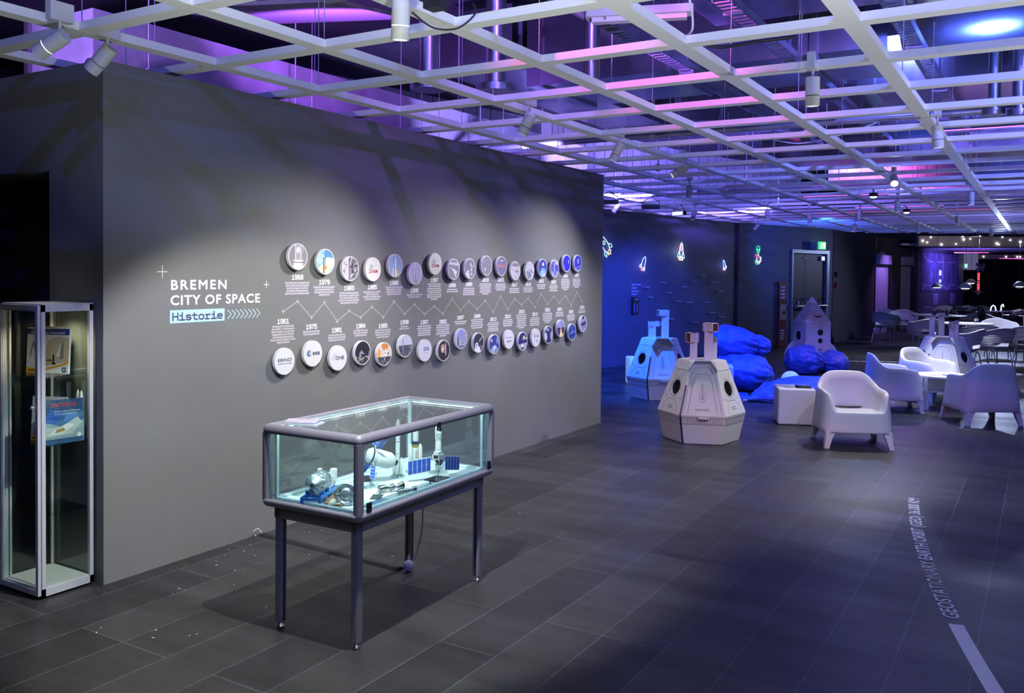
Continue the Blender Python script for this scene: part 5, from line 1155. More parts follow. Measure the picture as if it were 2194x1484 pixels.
def paint1(mb, w, h):
    P_(mb, '#e9e3d4', rect(0.0, 0.0, w, h), 0.0001); P_(mb, '#3a4a86', rect(0, h*0.86, w, h), 0.0002)
    P_(mb, '#cdb995', [(w*.40, h*.15), (w, h*.28), (w, h*.80), (w*.72, h*.83), (w*.50, h*.72), (w*.42, h*.45)], 0.0003)
    P_(mb, '#e2dccb', rect(w*.03, h*.14, w*.36, h*.72), 0.0003)
    P_(mb, '#3b3833', [(w*.07, h*.35), (w*.09, h*.35), (w*.155, h*.66), (w*.14, h*.70)], 0.0004); P_(mb, '#3b3833', [(w*.24, h*.35), (w*.22, h*.35), (w*.15, h*.66), (w*.16, h*.70)], 0.0004)
    P_(mb, '#9b8c70', [(w*.78, h*.33), (w*.88, h*.33), (w*.87, h*.68), (w*.82, h*.78)], 0.0004); P_(mb, '#efe9dc', [(w*.70, h*.40), (w*.79, h*.36), (w*.83, h*.76)], 0.0004)
    P_(mb, '#2e2c2a', rect(w*.62, h*.22, w*.66, h*.42), 0.0004); P_(mb, '#2e2c2a', rect(w*.60, h*.2, w*.70, h*.24), 0.0004); P_(mb, '#57503f', rect(w*.48, h*.27, w*.60, h*.31), 0.0004)
    P_(mb, '#e8a52c', [(0, 0), (w*.45, 0), (w*.45, h*.09), (0, h*.13)], 0.0004); P_(mb, '#e8a52c', [(w*.42, h*.05), (w*.9, h*.19), (w, h*.25), (w, h*.29), (w*.85, h*.22), (w*.42, h*.10)], 0.0005)
    P_(mb, '#2f3a58', circ(w*.90, h*.09, w*.055), 0.0005); P_(mb, '#8d98ae', circ(w*.90, h*.09, w*.03), 0.0006)
    mb.mat(flat('#1c1c22')); text_into(mb, 'AIRBUS', 0.020, frame((w*.05, h*.025, 0.0007), (1, 0, 0), (0, 1, 0)), bold=.03, width=w*.34)
    mb.mat(flat('#f0f0f4')); text_into(mb, 'Kulturaufgabe Traumschiff', 0.014, frame((w*.09, h*.885, 0.0006), (1, 0, 0), (0, 1, 0)), bold=.02, width=w*.80)
    text_into(mb, 'Wolfgang Both', 0.008, frame((w*.09, h*.95, 0.0006), (1, 0, 0), (0, 1, 0)), width=w*.22)
book('book', 'cream book with blue top band and orange AIRBUS corner on the top shelf', (-4.415, 2.668, 1.114), math.radians(16), 0.262, 0.232, 0.012, flat('#dcd6c8', 0.4), paint1, -0.06)
def paint_dark(mb, w, h):
    P_(mb, '#17171b', rect(0, 0, w, h), 0.0001)
    r_ = random.Random(2); mb.mat(flat('#8f8c86'))
    for k in range(3):
        x = w*.1
        for q in range(4):
            l = r_.uniform(.01, .03); mb.box(x, x+l, h*(.88-.05*k), h*(.90-.05*k), 0.0002, 0.0003); x += l+.006
    P_(mb, '#a8a49c', bar2(w*.1, h*.75, w*.35, h*.45, .003), 0.0002); P_(mb, '#a8a49c', bar2(w*.25, h*.78, w*.5, h*.5, .003), 0.0002); P_(mb, '#a8a49c', bar2(w*.45, h*.8, w*.7, h*.55, .003), 0.0002)
book('book', 'thin black book with faint white lines behind the cream one, top lit shelf', (-4.515, 2.735, 1.114), math.radians(12), 0.16, 0.235, 0.010, flat('#141418'), paint_dark, -0.06)
def paint_sp(mb, w, h):
    P_(mb, '#3f6a92', rect(0, 0, w, h), 0.0001); P_(mb, '#2c4d74', rect(0, h*.72, w, h), 0.0002); P_(mb, '#8fa9a8', [(0, h*.1), (w, h*.12), (w, h*.5), (w*.5, h*.36), (0, h*.55)], 0.0002)
    P_(mb, '#b9c8bf', [(w*.08, h*.16), (w*.72, h*.20), (w*.95, h*.45), (w*.85, h*.58), (w*.4, h*.36), (w*.1, h*.38)], 0.0003); P_(mb, '#dfe6da', [(w*.12, h*.20), (w*.5, h*.22), (w*.78, h*.40), (w*.62, h*.44), (w*.3, h*.32)], 0.0004)
    P_(mb, '#a98a4e', [(w*.30, h*.24), (w*.56, h*.28), (w*.50, h*.36), (w*.34, h*.32)], 0.0005); P_(mb, '#2f5fae', [(w*.06, h*.50), (w*.35, h*.42), (w*.5, h*.70), (w*.2, h*.80)], 0.0003); P_(mb, '#4f86c8', [(w*.5, h*.45), (w*.9, h*.62), (w*.6, h*.7)], 0.0003)
    P_(mb, '#e6e9e4', circ(w*.88, h*.16, w*.055), 0.0005)
    mb.mat(flat('#b8303c')); text_into(mb, 'SPACELAB', 0.028, frame((w*.20, h*.84, 0.0006), (1, 0, 0), (0, 1, 0)), bold=.03, width=w*.62)
    mb.mat(flat('#eef2f0')); text_into(mb, 'Europas Labor im Weltraum', 0.011, frame((w*.3, h*.72, 0.0006), (1, 0, 0), (0, 1, 0)), width=w*.6); text_into(mb, 'Europe’s Space Laboratory', 0.010, frame((w*.3, h*.66, 0.0006), (1, 0, 0), (0, 1, 0)), width=w*.55)
    mb.mat(flat('#0f2026')); text_into(mb, 'Gründungsgeschichte der Bremer Raumfahrt', 0.010, frame((w*.06, h*.07, 0.0006), (1, 0, 0), (0, 1, 0)), bold=.02, width=w*.88); text_into(mb, 'The Success Story of Bremen’s Space Industry', 0.009, frame((w*.12, h*.025, 0.0006), (1, 0, 0), (0, 1, 0)), width=w*.78)
book('book', 'blue-green SPACELAB book standing against the right glass on the middle shelf', (-4.300, 2.672, 0.764), math.radians(79), 0.205, 0.222, 0.012, flat('#2c4f70', 0.4), paint_sp, -0.05)
def paint_wb(mb, w, h):
    P_(mb, '#cfcdd2', rect(0, 0, w, h), 0.0001); P_(mb, '#8a8894', [(w*.05, h*.12), (w*.6, h*.14), (w*.62, h*.5), (w*.2, h*.62)], 0.0002); P_(mb, '#4a4950', [(w*.1, h*.13), (w*.45, h*.14), (w*.3, h*.36)], 0.0003)
    P_(mb, '#e8a52c', [(0, 0), (w*.7, 0), (w*.7, h*.09), (0, h*.13)], 0.0003)
    mb.mat(flat('#1c1c22')); text_into(mb, 'AIRBUS', 0.020, frame((w*.05, h*.025, 0.0005), (1, 0, 0), (0, 1, 0)), bold=.03, width=w*.42)
    mb.mat(flat('#5a5a8c')); text_into(mb, 'Historie der Luft- und Raumfahrt', 0.011, frame((w*.08, h*.90, 0.0005), (1, 0, 0), (0, 1, 0)), width=w*.85)
book('book', 'pale grey book with orange AIRBUS corner behind the door frame, middle shelf', (-4.405, 2.662, 0.764), math.radians(20), 0.20, 0.228, 0.010, flat('#c9c7cc', 0.4), paint_wb, -0.08)
# silver pens / small items on the middle shelf
t = thing('pen', 'pair of pale stubby figures standing behind the blue-green book', 'figure', (-4.33, 2.775, 0.764)); MB().lathe([(0.008, 0), (0.009, 0.20), (0.006, 0.245), (0.0, 0.262)], 14).build('figure_body', t, MW); MB().lathe([(0.008, 0), (0.009, 0.20), (0.006, 0.245), (0.0, 0.262)], 14, (0.03, 0.0, 0)).build('figure_body', t, MW)
t.name = 'figurine'
# ------------------------------------------------------------------ floor lettering
def xb(y): return -0.320-0.262*(y-4.77)+0.030*(y-4.77)**2
path = [(xb(y), y) for y in [4.60+0.02*i for i in range(150)]]
cum = [0]
for a, b in zip(path[:-1], path[1:]): cum.append(cum[-1]+math.dist(a, b))
def along(u):
    u += (4.77-4.60)*1.034
    for i in range(len(cum)-1):
        if cum[i+1] >= u or i == len(cum)-2:
            t = (u-cum[i])/(cum[i+1]-cum[i]); a, b = path[i], path[i+1]
            p = Vector((a[0]+(b[0]-a[0])*t, a[1]+(b[1]-a[1])*t)); d = Vector((b[0]-a[0], b[1]-a[1])).normalized(); return p, d
mb = MB(); text_into(mb, 'GEOSTATIONARY EARTH ORBIT (GEO) 36.000 KM', 0.105, Matrix.Identity(4), bold=0.012, width=2.46)
nv = []
for v in mb.v:
    p, d = along(v[0]); q = Vector((-d.y, d.x)); nv.append((p.x+q.x*v[1], p.y+q.y*v[1], 0.0012))
mb.v = nv
FT = mat('lilac_floor_vinyl', (0.62, 0.62, 0.70), 0.5)
tag(mb.build('floor_lettering', None, FT), 'curved line of pale capital letters on the floor reading GEOSTATIONARY EARTH ORBIT', 'floor lettering')
mb = MB(); vs = []
for i in range(24):
    y = 4.70-0.085*i; x = xb(y); d = Vector((-0.262+0.06*(y-4.77), 1)).normalized(); q = Vector((-d.y, d.x))
    vs += [(x, y, 0.001), (x+q.x*0.068, y+q.y*0.068, 0.001)]
mb.add(vs, [(2*i, 2*i+1, 2*i+3, 2*i+2) for i in range(23)])
tag(mb.build('floor_stripe', None, FT), 'broad pale stripe taped on the floor, leading out of the picture at lower right', 'floor stripe')
mb = MB(); r_ = random.Random(9)
A = Vector((-3.35, 17.9, 0.001)); B = Vector((-2.45, 18.35, 0.001)); L_ = (B-A).length; u = (B-A)/L_; w = Vector((-u.y, u.x, 0)); x = 0
while x < L_:
    l = r_.uniform(0.03, 0.09); mb.poly([A+u*x-w*0.05, A+u*(x+l)-w*0.05, A+u*(x+l)+w*0.05, A+u*x+w*0.05]); x += l+0.025
tag(mb.build('floor_lettering', None, FT), 'distant row of small pale characters on the dark floor left of the cream armchair', 'floor lettering')

# ------------------------------------------------------------------ cardboard capsules
def capsule(label, C, rz, scopes, R0=0.375, R1=0.436, R2=0.237, z1=0.285, z2=0.80, round_door=False):
    t = thing('cardboard_capsule', label, 'play capsule', (C[0], C[1], 0), rz, group='cardboard space capsules')
    def V(R, k, z, dr=0):      # vertex k; face k lies between vertex k and k+1, face 0 looks to local -y
        a = math.radians(-90-30+60*k); return Vector(((R+dr)*math.cos(a), (R+dr)*math.sin(a), z))
    th = 0.012
    for k in range(6):
        fc_ = MB().mat(CARD)
        a0, a1 = V(R0, k, 0.004), V(R0, k+1, 0.004); b0, b1 = V(R1, k, z1), V(R1, k+1, z1); c0, c1 = V(R2, k, z2), V(R2, k+1, z2)
        fc_.poly([a0, a1, b1, b0])
        # upper panel with a round window (not on the door face)
        hole = k in (1, 5)
        mid = (b0+b1+c0+c1)/4; ex = (b1-b0).normalized(); ey = ((c0+c1)/2-(b0+b1)/2).normalized(); nrm = ex.cross(ey)
        if nrm.dot(Vector((mid.x, mid.y, 0))) < 0: nrm = -nrm
        if hole:
            n = 28; hr = 0.078; hc = (b0+b1)/2*0.52+(c0+c1)/2*0.48
            outl = [b0, b1, c1, c0]; ring = []; outr = []
            for i in range(n):
                a = 2*PI*i/n+PI/4; d = ex*math.cos(a)+ey*math.sin(a); ring.append(hc+d*hr)
                best = None
                for j in range(4):
                    p, q2 = outl[j], outl[(j+1) % 4]; e = q2-p; m_ = e.cross(nrm)
                    den = d.dot(m_)
                    if abs(den) < 1e-9: continue
                    tt_ = (p-hc).dot(m_)/den
                    if tt_ > 1e-6:
                        pt = hc+d*tt_; s_q = (pt-p).dot(e)/e.dot(e)
                        if -1e-6 <= s_q <= 1+1e-6 and (best is None or tt_ < best[0]): best = (tt_, pt)
                outr.append(best[1] if best else hc+d*0.2)
            # make corners exact
            for cnr in outl:
                i = min(range(n), key=lambda i: (outr[i]-cnr).length); outr[i] = cnr
            vs = ring+outr; fc_.add(vs, [(i, n+i, n+(i+1) % n, (i+1) % n) for i in range(n)])
            rg = [r-nrm*th for r in ring]; fc_.add(ring+rg, [(i, (i+1) % n, n+(i+1) % n, n+i) for i in range(n)])
        else: fc_.poly([b0, b1, c1, c0])
        name = 'front_panel' if k == 0 else 'side_panel'
        po = fc_.build(name, t)
        # printed line art, window bevel ring and hatched belt
        ln = MB(); off = nrm*0.0025
        def F(u, v):    # u -1..1 across, v 0..1 up the upper panel
            l = b0*(1-v)+c0*v; r = b1*(1-v)+c1*v; return (l+r)/2+(r-l)/2*u+off
        def G(u, v):
            l = a0*(1-v)+b0*v; r = a1*(1-v)+b1*v; n2 = (b1-b0).cross((b0-a0)).normalized()
            if n2.dot(Vector((mid.x, mid.y, 0))) < 0: n2 = -n2
            return (l+r)/2+(r-l)/2*u+n2*0.0025
        def pl(pts, w=0.0032):
            for p, q2 in zip(pts[:-1], pts[1:]):
                d = (q2-p)
                if d.length < 1e-6: continue
                d.normalize(); s2 = d.cross(nrm).normalized()*w/2; ln.poly([p-s2, q2-s2, q2+s2, p+s2])
        pl([G(-1, .93), G(1, .93)]); pl([G(-1, .70), G(1, .70)])
        nh = 15
        for i in range(nh): u0 = -0.95+1.9*i/nh; pl([G(u0, .71), G(u0+0.06, .92)], 0.004)
        if k == 0:
            pl([F(-.86, .03), F(-.80, .70), F(-.55, .88), F(.55, .88), F(.80, .70), F(.86, .03)])
            pl([F(-.66, .03), F(-.58, .62), F(-.36, .76), F(.36, .76), F(.58, .62), F(.66, .03)])
            for q_ in range(4): pl([F(-.07, .53-.04*q_), F(.05, .55-.04*q_), F(-.07, .57-.04*q_)] if not round_door else [F(0, .2+.1*q_), F(0, .3+.1*q_)])
            if not round_door:
                pl([F(-.16, .40), F(.16, .40), F(.16, .30), F(.06, .25), F(-.06, .25), F(-.16, .30), F(-.16, .40)])
                for q_ in range(3): pl([F(-.07, .30+.03*q_), F(.07, .30+.03*q_)], 0.006)
                pl([F(-.32, .12), F(.30, .12), F(.30, .10), F(-.32, .10), F(-.32, .12)])
            else:
                pl([F(0, .02), F(0, .62)]); pl([F(-.45+.1*math.cos(a), .40+.05*math.sin(a)) for a in [i*PI/6 for i in range(11)]]); pl([F(-.14, .16), F(.14, .16), F(.14, .06), F(-.14, .06), F(-.14, .16)])
        else:
            pl([F(-.95, .82), F(.95, .82)]); pl([F(-.6, .03), F(-.62, .14), F(-.3, .26), F(.3, .26), F(.62, .14), F(.6, .03)]); pl([F(-.9, .32), F(-.42, .27)]); pl([F(.42, .27), F(.9, .32)])
            pl([F(-.75, .78), F(-.3, .64)]); pl([F(.75, .78), F(.3, .64)]); pl([F(-.2, .80), F(-.2, .70), F(0, .66), F(.2, .70), F(.2, .80)]); pl([F(0, .86), F(0, .96)])
            hc2 = (b0+b1)/2*0.52+(c0+c1)/2*0.48+off
            pl([hc2+(ex*math.cos(a)+ey*math.sin(a))*0.092 for a in [i*PI/14 for i in range(29)]], 0.004)
            pl([F(-.22, .14), F(.22, .14)], .005); pl([F(-.22, .10), F(.22, .10)], .005)
        o = ln.build('line_drawing', po, INK)
        if k == 0:
            # door slab standing slightly proud, canopy, bumper
            MB().obox(F(-.66, .02)+nrm*0.0, F(.66, .02)-F(-.66, .02), (F(-.58, .66)-F(-.66, .02)), nrm*0.004) if False else None
            cv = MB().mat(CARD)
            for pa, pb in (((-1.0, .80), (-.62, .97)), ((-.62, .97), (.62, .97)), ((.62, .97), (1.0, .80))):
                p = F(*pa); q2 = F(*pb); cv.obox(p, q2-p, nrm*0.075, ey*0.008)
            cv.build('door_canopy', t)
            gp_ = MB().mat(CARD); gp_.obox(G(-.18, .86), G(.28, .86)-G(-.18, .86), nrm*0.035, (0, 0, 0.032)); gp_.build('bumper', t)
    # doorway gap on the left edge of the front panel
    gpm = MB(); p = V(R0, 0, 0.0); q2 = V(R1, 0, z1); r2_ = V(R2, 0, z2)
    ou = Vector((p.x, p.y, 0)).normalized()*0.003
    gpm.obox(p+ou, Vector((0.016, 0, 0)), q2-p, ou); gpm.obox(q2+ou, Vector((0.016, 0, 0)), (r2_-q2)*0.55, ou)
    gpm.build('door_gap', t, BLACK)
    MB().mat(CARD).poly([V(R2, k, z2) for k in range(6)]).poly([V(R2, k, z2-0.012) for k in range(5, -1, -1)]).build('roof', t)
    for (x, y, w, h, hd, hh, op) in scopes:
        sc = MB().mat(CARD); sc.box(x-w/2, x+w/2, y-w/2, y+w/2, z2, z2+h)
        so = sc.build('periscope', t)
        e = Vector(hd); f_ = Vector((-e.y, e.x, 0)); c = Vector((x, y, z2+h-hh))
        hdm = MB().mat(CARD); L2 = w*1.5
        p = c-e*w*0.5-f_*w*0.55; wdt = f_*w*1.1
        hdm.obox(p, wdt, e*L2, (0, 0, 0.005)); hdm.obox(p+Vector((0, 0, hh-0.005)), wdt, e*L2, (0, 0, 0.005)); hdm.obox(p, wdt, e*0.005, (0, 0, hh)); hdm.obox(p, f_*0.005, e*L2, (0, 0, hh)); hdm.obox(p+wdt-f_*0.005, f_*0.005, e*L2, (0, 0, hh))
        hdm.build('viewing_head', so)
        bk = MB(); bk.obox(p+e*0.010+f_*0.006+Vector((0, 0, 0.006)), wdt-f_*0.012, e*0.002, (0, 0, hh-0.012)); bk.obox(p+f_*0.0055+Vector((0, 0, 0.0055)), wdt-f_*0.011, e*L2, (0, 0, 0.001)); bk.obox(p+f_*0.0052+Vector((0, 0, 0.006)), f_*0.001, e*L2, (0, 0, hh-0.012)); bk.obox(p+wdt-f_*0.0062+Vector((0, 0, 0.006)), f_*0.001, e*L2, (0, 0, hh-0.012))
        bk.build('inner_lining', so, BROWN)
    return t
def face_rz(C, extra=0):      # local -y towards the camera
    return math.atan2(C[1], C[0])+PI/2-PI+PI+math.radians(extra)-PI+0
def cam_rz(C, extra=0):
    d = Vector((-C[0], -C[1])).normalized(); return math.atan2(d.x, -d.y)+math.radians(extra)
C1 = (-2.956, 8.607)
capsule('white cardboard space capsule in front, half lit warm and half lilac', C1, cam_rz(C1, 2),
        [(-0.085, -0.02, 0.072, 0.27, (-0.8, -0.6, 0), 0.10, 0), (0.062, -0.02, 0.085, 0.37, (0.75, -0.66, 0), 0.085, 0), (0.125, 0.06, 0.05, 0.22, (0, 1, 0), 0.05, 0)])
C2 = (-4.42, 11.14)
capsule('blue-lit cardboard space capsule behind and left of the front one', C2, cam_rz(C2, 9),
        [(-0.10, 0.0, 0.09, 0.22, (1, 0.1, 0), 0.07, 0), (0.07, 0.0, 0.095, 0.37, (-1, -0.15, 0), 0.075, 0)])
C3 = (-1.232, 13.98)
capsule('grey-lilac cardboard space capsule behind the cream armchair, in front of the dining tables', C3, cam_rz(C3, -3),
        [(-0.035, -0.04, 0.075, 0.34, (0, -1, 0), 0.07, 0), (0.10, 0.02, 0.075, 0.22, (0, -1, 0), 0.10, 0), (0.16, -0.02, 0.05, 0.24, (0, 1, 0), 0.05, 0), (-0.16, 0.03, 0.07, 0.27, (0, 1, 0), 0.05, 0)], R0=0.40, R1=0.47, R2=0.25, round_door=True)
# white cardboard rocket
CR = (-3.667, 16.71); rk = thing('cardboard_rocket', 'white cardboard rocket with a pointed roof standing in front of the emergency door', 'play rocket', (CR[0], CR[1], 0), cam_rz(CR, 28))
hs = 0.245; ze = 0.80; za = 1.27
def holed(mb, P, ex, ey, w, h, holes):
    """flat board from P, with dark recessed wells for holes"""
    mb.mat(CARD).poly([P, P+ex*w, P+ex*w+ey*h, P+ey*h])
for k in range(4):
    a = k*PI/2; ex = Vector((math.cos(a), math.sin(a), 0)); nn = Vector((ex.y, -ex.x, 0)); P = nn*hs-ex*hs
    mb = MB(); mb.mat(CARD).obox(P+nn*0.0, ex*2*hs, -nn*0.008, (0, 0, ze)); o = mb.build('wall_panel', rk)
    hl = {0: [(0.04, 0.62, 0.056), (0.04, 0.47, 0.045)], 1: [(0, 0.58, 0.08)], 2: [(0, 0.58, 0.08)], 3: [(-0.02, 0.55, 0.085)]}[k]
    dm = MB()
    for hx, hz, r in hl:
        c0 = nn*(hs+0.001)+ex*hx+Vector((0, 0, hz)); dm.cyl(c0, c0+nn*0.001, r, n=24)
    dm.build('porthole', o, BLACK)
    lm = MB(); r_ = random.Random(k)
    for q_ in range(14):
        x = r_.uniform(-.18, .18); z = r_.uniform(0.05, .75); s = r_.uniform(.01, .03)
        c0 = nn*(hs+0.0012)+ex*x+Vector((0, 0, z)); lm.tube([c0+ex*s*math.cos(b)+Vector((0, 0, s*math.sin(b))) for b in [i*PI/4 for i in range(7)]], 0.0012, 4)
    if k == 0: lm.obox(nn*(hs+0.001)-ex*0.06+Vector((0, 0, 0.30)), ex*0.14, nn*0.001, (0, 0, 0.02))
    lm.build('line_drawing', o, INK)
    mb = MB().mat(CARD)
    ap = Vector((0, 0, za)); b0 = P+Vector((0, 0, ze))+nn*0.0; b1 = b0+ex*2*hs
    mb.add([b0, b1, ap], [(0, 1, 2)]); ro = mb.build('roof_panel', rk)
    if k == 0:
        cc = (b0+b1+ap)/3; n3 = (b1-b0).cross(ap-b0).normalized(); n3 = n3 if n3.dot(nn) > 0 else -n3
        ups = (ap-(b0+b1)/2).normalized(); cc = cc-ups*0.03
        mb = MB(); pts = [cc+n3*0.002+ex*(0.09*math.cos(b)+0.02)+ups*(0.05*math.sin(b)) for b in [PI+i*PI/10 for i in range(11)]]+[cc+n3*0.002+ex*(0.09*math.cos(b)+0.02)+ups*(0.02*math.sin(b)) for b in [2*PI-i*PI/10 for i in range(11)]]
        mb.add(pts, [(i, i+1, 20-i, 21-i) for i in range(10)]); mb.build('crescent_window', ro, BLACK)
for k in range(4):
    a = PI/4+k*PI/2; d = Vector((math.cos(a), math.sin(a), 0)); nrm = Vector((-d.y, d.x, 0))*0.012
    p = d*hs*1.3; mb = MB().mat(CARD)
    pts = [p, p+d*0.17, p+d*0.17+Vector((0, 0, 0.22)), p+d*0.10+Vector((0, 0, 0.36)), p+Vector((0, 0, 0.45))]
    mb.add([q2-nrm for q2 in pts]+[q2+nrm for q2 in pts], [(4, 3, 2, 1, 0), (5, 6, 7, 8, 9)]+[(i, (i+1) % 5, 5+(i+1) % 5, 5+i) for i in range(5)]); mb.build('fin', rk)

# ------------------------------------------------------------------ cube seats, lamps, bucket
def cube(label, c, rz, glow=None, s=0.40):
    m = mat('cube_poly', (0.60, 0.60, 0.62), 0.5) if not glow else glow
    me = bmesh.new(); bmesh.ops.create_cube(me, size=1); bmesh.ops.scale(me, vec=(s, s, s), verts=me.verts); bmesh.ops.translate(me, vec=(0, 0, s/2+0.004), verts=me.verts)
    bmesh.ops.bevel(me, geom=me.edges[:], offset=0.018, segments=3, affect='EDGES', profile=0.5)
    md = bpy.data.meshes.new('cube_seat'); me.to_mesh(md); me.free(); md.materials.append(m)
    for p in md.polygons: p.use_smooth = False
    o = bpy.data.objects.new('cube_seat', md); COL.objects.link(o); o.location = (c[0], c[1], 0); o.rotation_euler = (0, 0, rz)
    return tag(o, label, 'cube seat', 'white plastic cube seats')
u1 = Vector((-0.93, 0.365, 0)); u2 = Vector((0.365, 0.93, 0)); K = Vector((-2.284, 9.866, 0)); cc = K+(u1+u2)*0.2
cube('lilac-white plastic cube seat with magazines on top, left of the front armchair', (cc.x, cc.y), math.atan2(0.365, 0.93)+PI/2)
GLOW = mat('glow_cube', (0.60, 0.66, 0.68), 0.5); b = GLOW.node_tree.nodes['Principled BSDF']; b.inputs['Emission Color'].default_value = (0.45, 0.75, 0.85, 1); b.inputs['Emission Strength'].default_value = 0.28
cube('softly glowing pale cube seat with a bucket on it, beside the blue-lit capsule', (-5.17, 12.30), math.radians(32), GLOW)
cube('pale cube seat half hidden behind the right edge of the front capsule', (-3.86, 11.92), math.radians(20))
# magazines
def leaflet(name, label, c, rz, w, h, m, cat='magazine', group=None, z=0.0):
    o = MB().box(-w/2, w/2, -h/2, h/2, 0, 0.006).build(name, None, m); o.location = c; o.rotation_euler = (0, 0, rz); return tag(o, label, cat, group)
leaflet('magazine', 'grey magazine lying at the left on the lilac cube seat', (cc.x-0.07, cc.y-0.01, 0.405), 0.9, 0.17, 0.24, mat('mag_grey', (0.30, 0.30, 0.38), 0.4, var=0.4, vscale=15))
leaflet('magazine', 'black magazine lying at the right on the lilac cube seat', (cc.x+0.09, cc.y+0.02, 0.405), 0.3, 0.17, 0.24, BLACK)
leaflet('magazine', 'dark magazine lying on the half hidden cube seat behind the front capsule', (-3.86, 11.92, 0.405), 0.5, 0.22, 0.26, mat('mag_grey', (0.3, 0.3, 0.38), 0.4))
bk = thing('bucket', 'small pale bucket with printed label on the glowing cube seat', 'bucket', (-5.02, 12.22, 0.405))
MB().lathe([(0.045, 0.0), (0.058, 0.115), (0.060, 0.118), (0.056, 0.116), (0.044, 0.004), (0, 0.004)], 24).build('bucket_body', bk, mat('bucket_white', (0.6, 0.66, 0.66), 0.4))
mb = MB(); n = 10
for i in range(n):
    a0 = -2.4+i*0.14; a1 = a0+0.145; mb.poly([(0.0535*math.cos(a0), 0.0535*math.sin(a0), 0.03), (0.0535*math.cos(a1), 0.0535*math.sin(a1), 0.03), (0.059*math.cos(a1), 0.059*math.sin(a1), 0.09), (0.059*math.cos(a0), 0.059*math.sin(a0), 0.09)])
mb.build('printed_label', bk, mat('bucket_label', (0.12, 0.16, 0.40), 0.5, var=0.8, vscale=40))
t = thing('ball_lamp', 'pale glowing dome lamp peeking out behind the long beanbag', 'lamp', (-3.10, 12.85, 0)); MB().sphere((0, 0, 0.15), 0.135, 24, 14).build('lamp_shade', t, GLOW); MB().cyl((0, 0, 0.0), (0, 0, 0.03), 0.07, n=20).build('lamp_base', t, WHITE)

# ------------------------------------------------------------------ beanbags
BEAN = mat('blue_beanbag_fabric', (0.05, 0.09, 0.42), 0.5, spec=0.4, bump=0.6, bscale=11)
def beanbag(label, p0, p1, prof, wr=0.05, seed=0, sq=0.72, seam=True):
    """sweep: prof = (t, radius, wrinkle)"""
    p0 = Vector(p0); p1 = Vector(p1); ax = (p1-p0); L = ax.length; d = ax.normalized(); a = d.cross(Z_).normalized(); b = a.cross(d)
    N = 72; M = 60; vs = []
    def pr(t):
        for (t0, r0, w0), (t1, r1, w1) in zip(prof[:-1], prof[1:]):
            if t <= t1:
                k = (t-t0)/(t1-t0); k = k*k*(3-2*k); return r0+(r1-r0)*k, w0+(w1-w0)*k
        return prof[-1][1:]
    for i in range(M+1):
        t = i/M; r, w = pr(t); c = p0+ax*t
        for k in range(N):
            ph = 2*PI*k/N
            rid = math.sin(ph*9+2.6*noise.noise(Vector((t*3, seed, ph))))*0.5+abs(math.sin(ph*8+seed+5*t+1.5*noise.noise(Vector((t*6, ph, seed)))))*1.1-0.6
            nz = noise.noise(Vector((math.cos(ph)*1.6+seed, math.sin(ph)*1.6, t*4)))*0.09+noise.noise(Vector((math.cos(ph)*4, math.sin(ph)*4+seed, t*9)))*0.03
            rr = r*(1+wr*w*rid+nz)
            p = c+a*(rr*math.cos(ph))+b*(rr*math.sin(ph)*sq)
            p.z = max(p.z, 0.004+0.002*math.sin(ph*5))
            vs.append(p)
    fs = [(i*N+k, i*N+(k+1) % N, (i+1)*N+(k+1) % N, (i+1)*N+k) for i in range(M) for k in range(N)]
    fs += [tuple(range(N-1, -1, -1)), tuple(M*N+k for k in range(N))]
    o = MB().add(vs, fs, True).build('beanbag', None, BEAN)
    return tag(o, label, 'beanbag', 'blue beanbags')
def px(pxx, d, z):    # point given image column and distance, used once for placing by eye
    l = (pxx-1097)/1892.58*d; return (c_*l-s_*d, s_*l+c_*d, z)
beanbag('blue beanbag lying on top of the stack, cinched near its right end', px(1517, 12.75, 0.72), px(1652, 12.9, 0.60), [(0, .02, 0), (.08, .20, .3), (.25, .33, .3), (.5, .33, .6), (.66, .26, 1.6), (.74, .20, 2.2), (.82, .22, 1.5), (.93, .17, .5), (1, .03, 0)], 0.07, 1, 0.70)
beanbag('blue beanbag at the bottom of the stack, sagging onto the floor', px(1528, 12.7, 0.30), px(1662, 12.6, 0.22), [(0, .04, 0), (.1, .26, .4), (.3, .38, .5), (.6, .38, .8), (.8, .32, 1.4), (.92, .18, 1.4), (1, .03, 0)], 0.06, 4, 0.72)
beanbag('long flat blue beanbag with a pointed white-tagged corner, in front of the others', px(1597, 11.45, 0.03), px(1800, 12.0, 0.14), [(0, .012, 0), (.08, .06, .6), (.2, .20, 1), (.32, .33, 1), (.6, .36, .8), (.85, .30, .6), (1, .05, 0)], 0.07, 7, 0.55)
beanbag('round blue beanbag in front of the white cardboard rocket', px(1682, 14.9, 0.20), px(1768, 14.8, 0.22), [(0, .05, 0), (.12, .24, .4), (.4, .32, .5), (.7, .30, 1), (.92, .18, 1.6), (1, .05, 1)], 0.07, 11, 0.85)
beanbag('blue-violet beanbag right of the round one, behind the second armchair', px(1752, 15.1, 0.16), px(1822, 15.0, 0.14), [(0, .08, 1.4), (.15, .20, 1.5), (.4, .28, .8), (.75, .27, .3), (.93, .17, .2), (1, .04, 0)], 0.07, 15, 0.8)
mp = MB().add([px(1480, 11.6, 0.012), px(1612, 11.7, 0.012), px(1604, 12.3, 0.012), px(1500, 12.4, 0.012), px(1480, 11.6, 0.004), px(1612, 11.7, 0.004), px(1604, 12.3, 0.004), px(1500, 12.4, 0.004)], [(0, 1, 2, 3), (0, 4, 5, 1), (1, 5, 6, 2)])
o = mp.build('blue_blanket', None, BEAN); tag(o, 'crumpled blue cloth on the floor between the front capsule and the beanbags', 'cloth'); o.name = 'floor_cloth'
tg = MB(); 
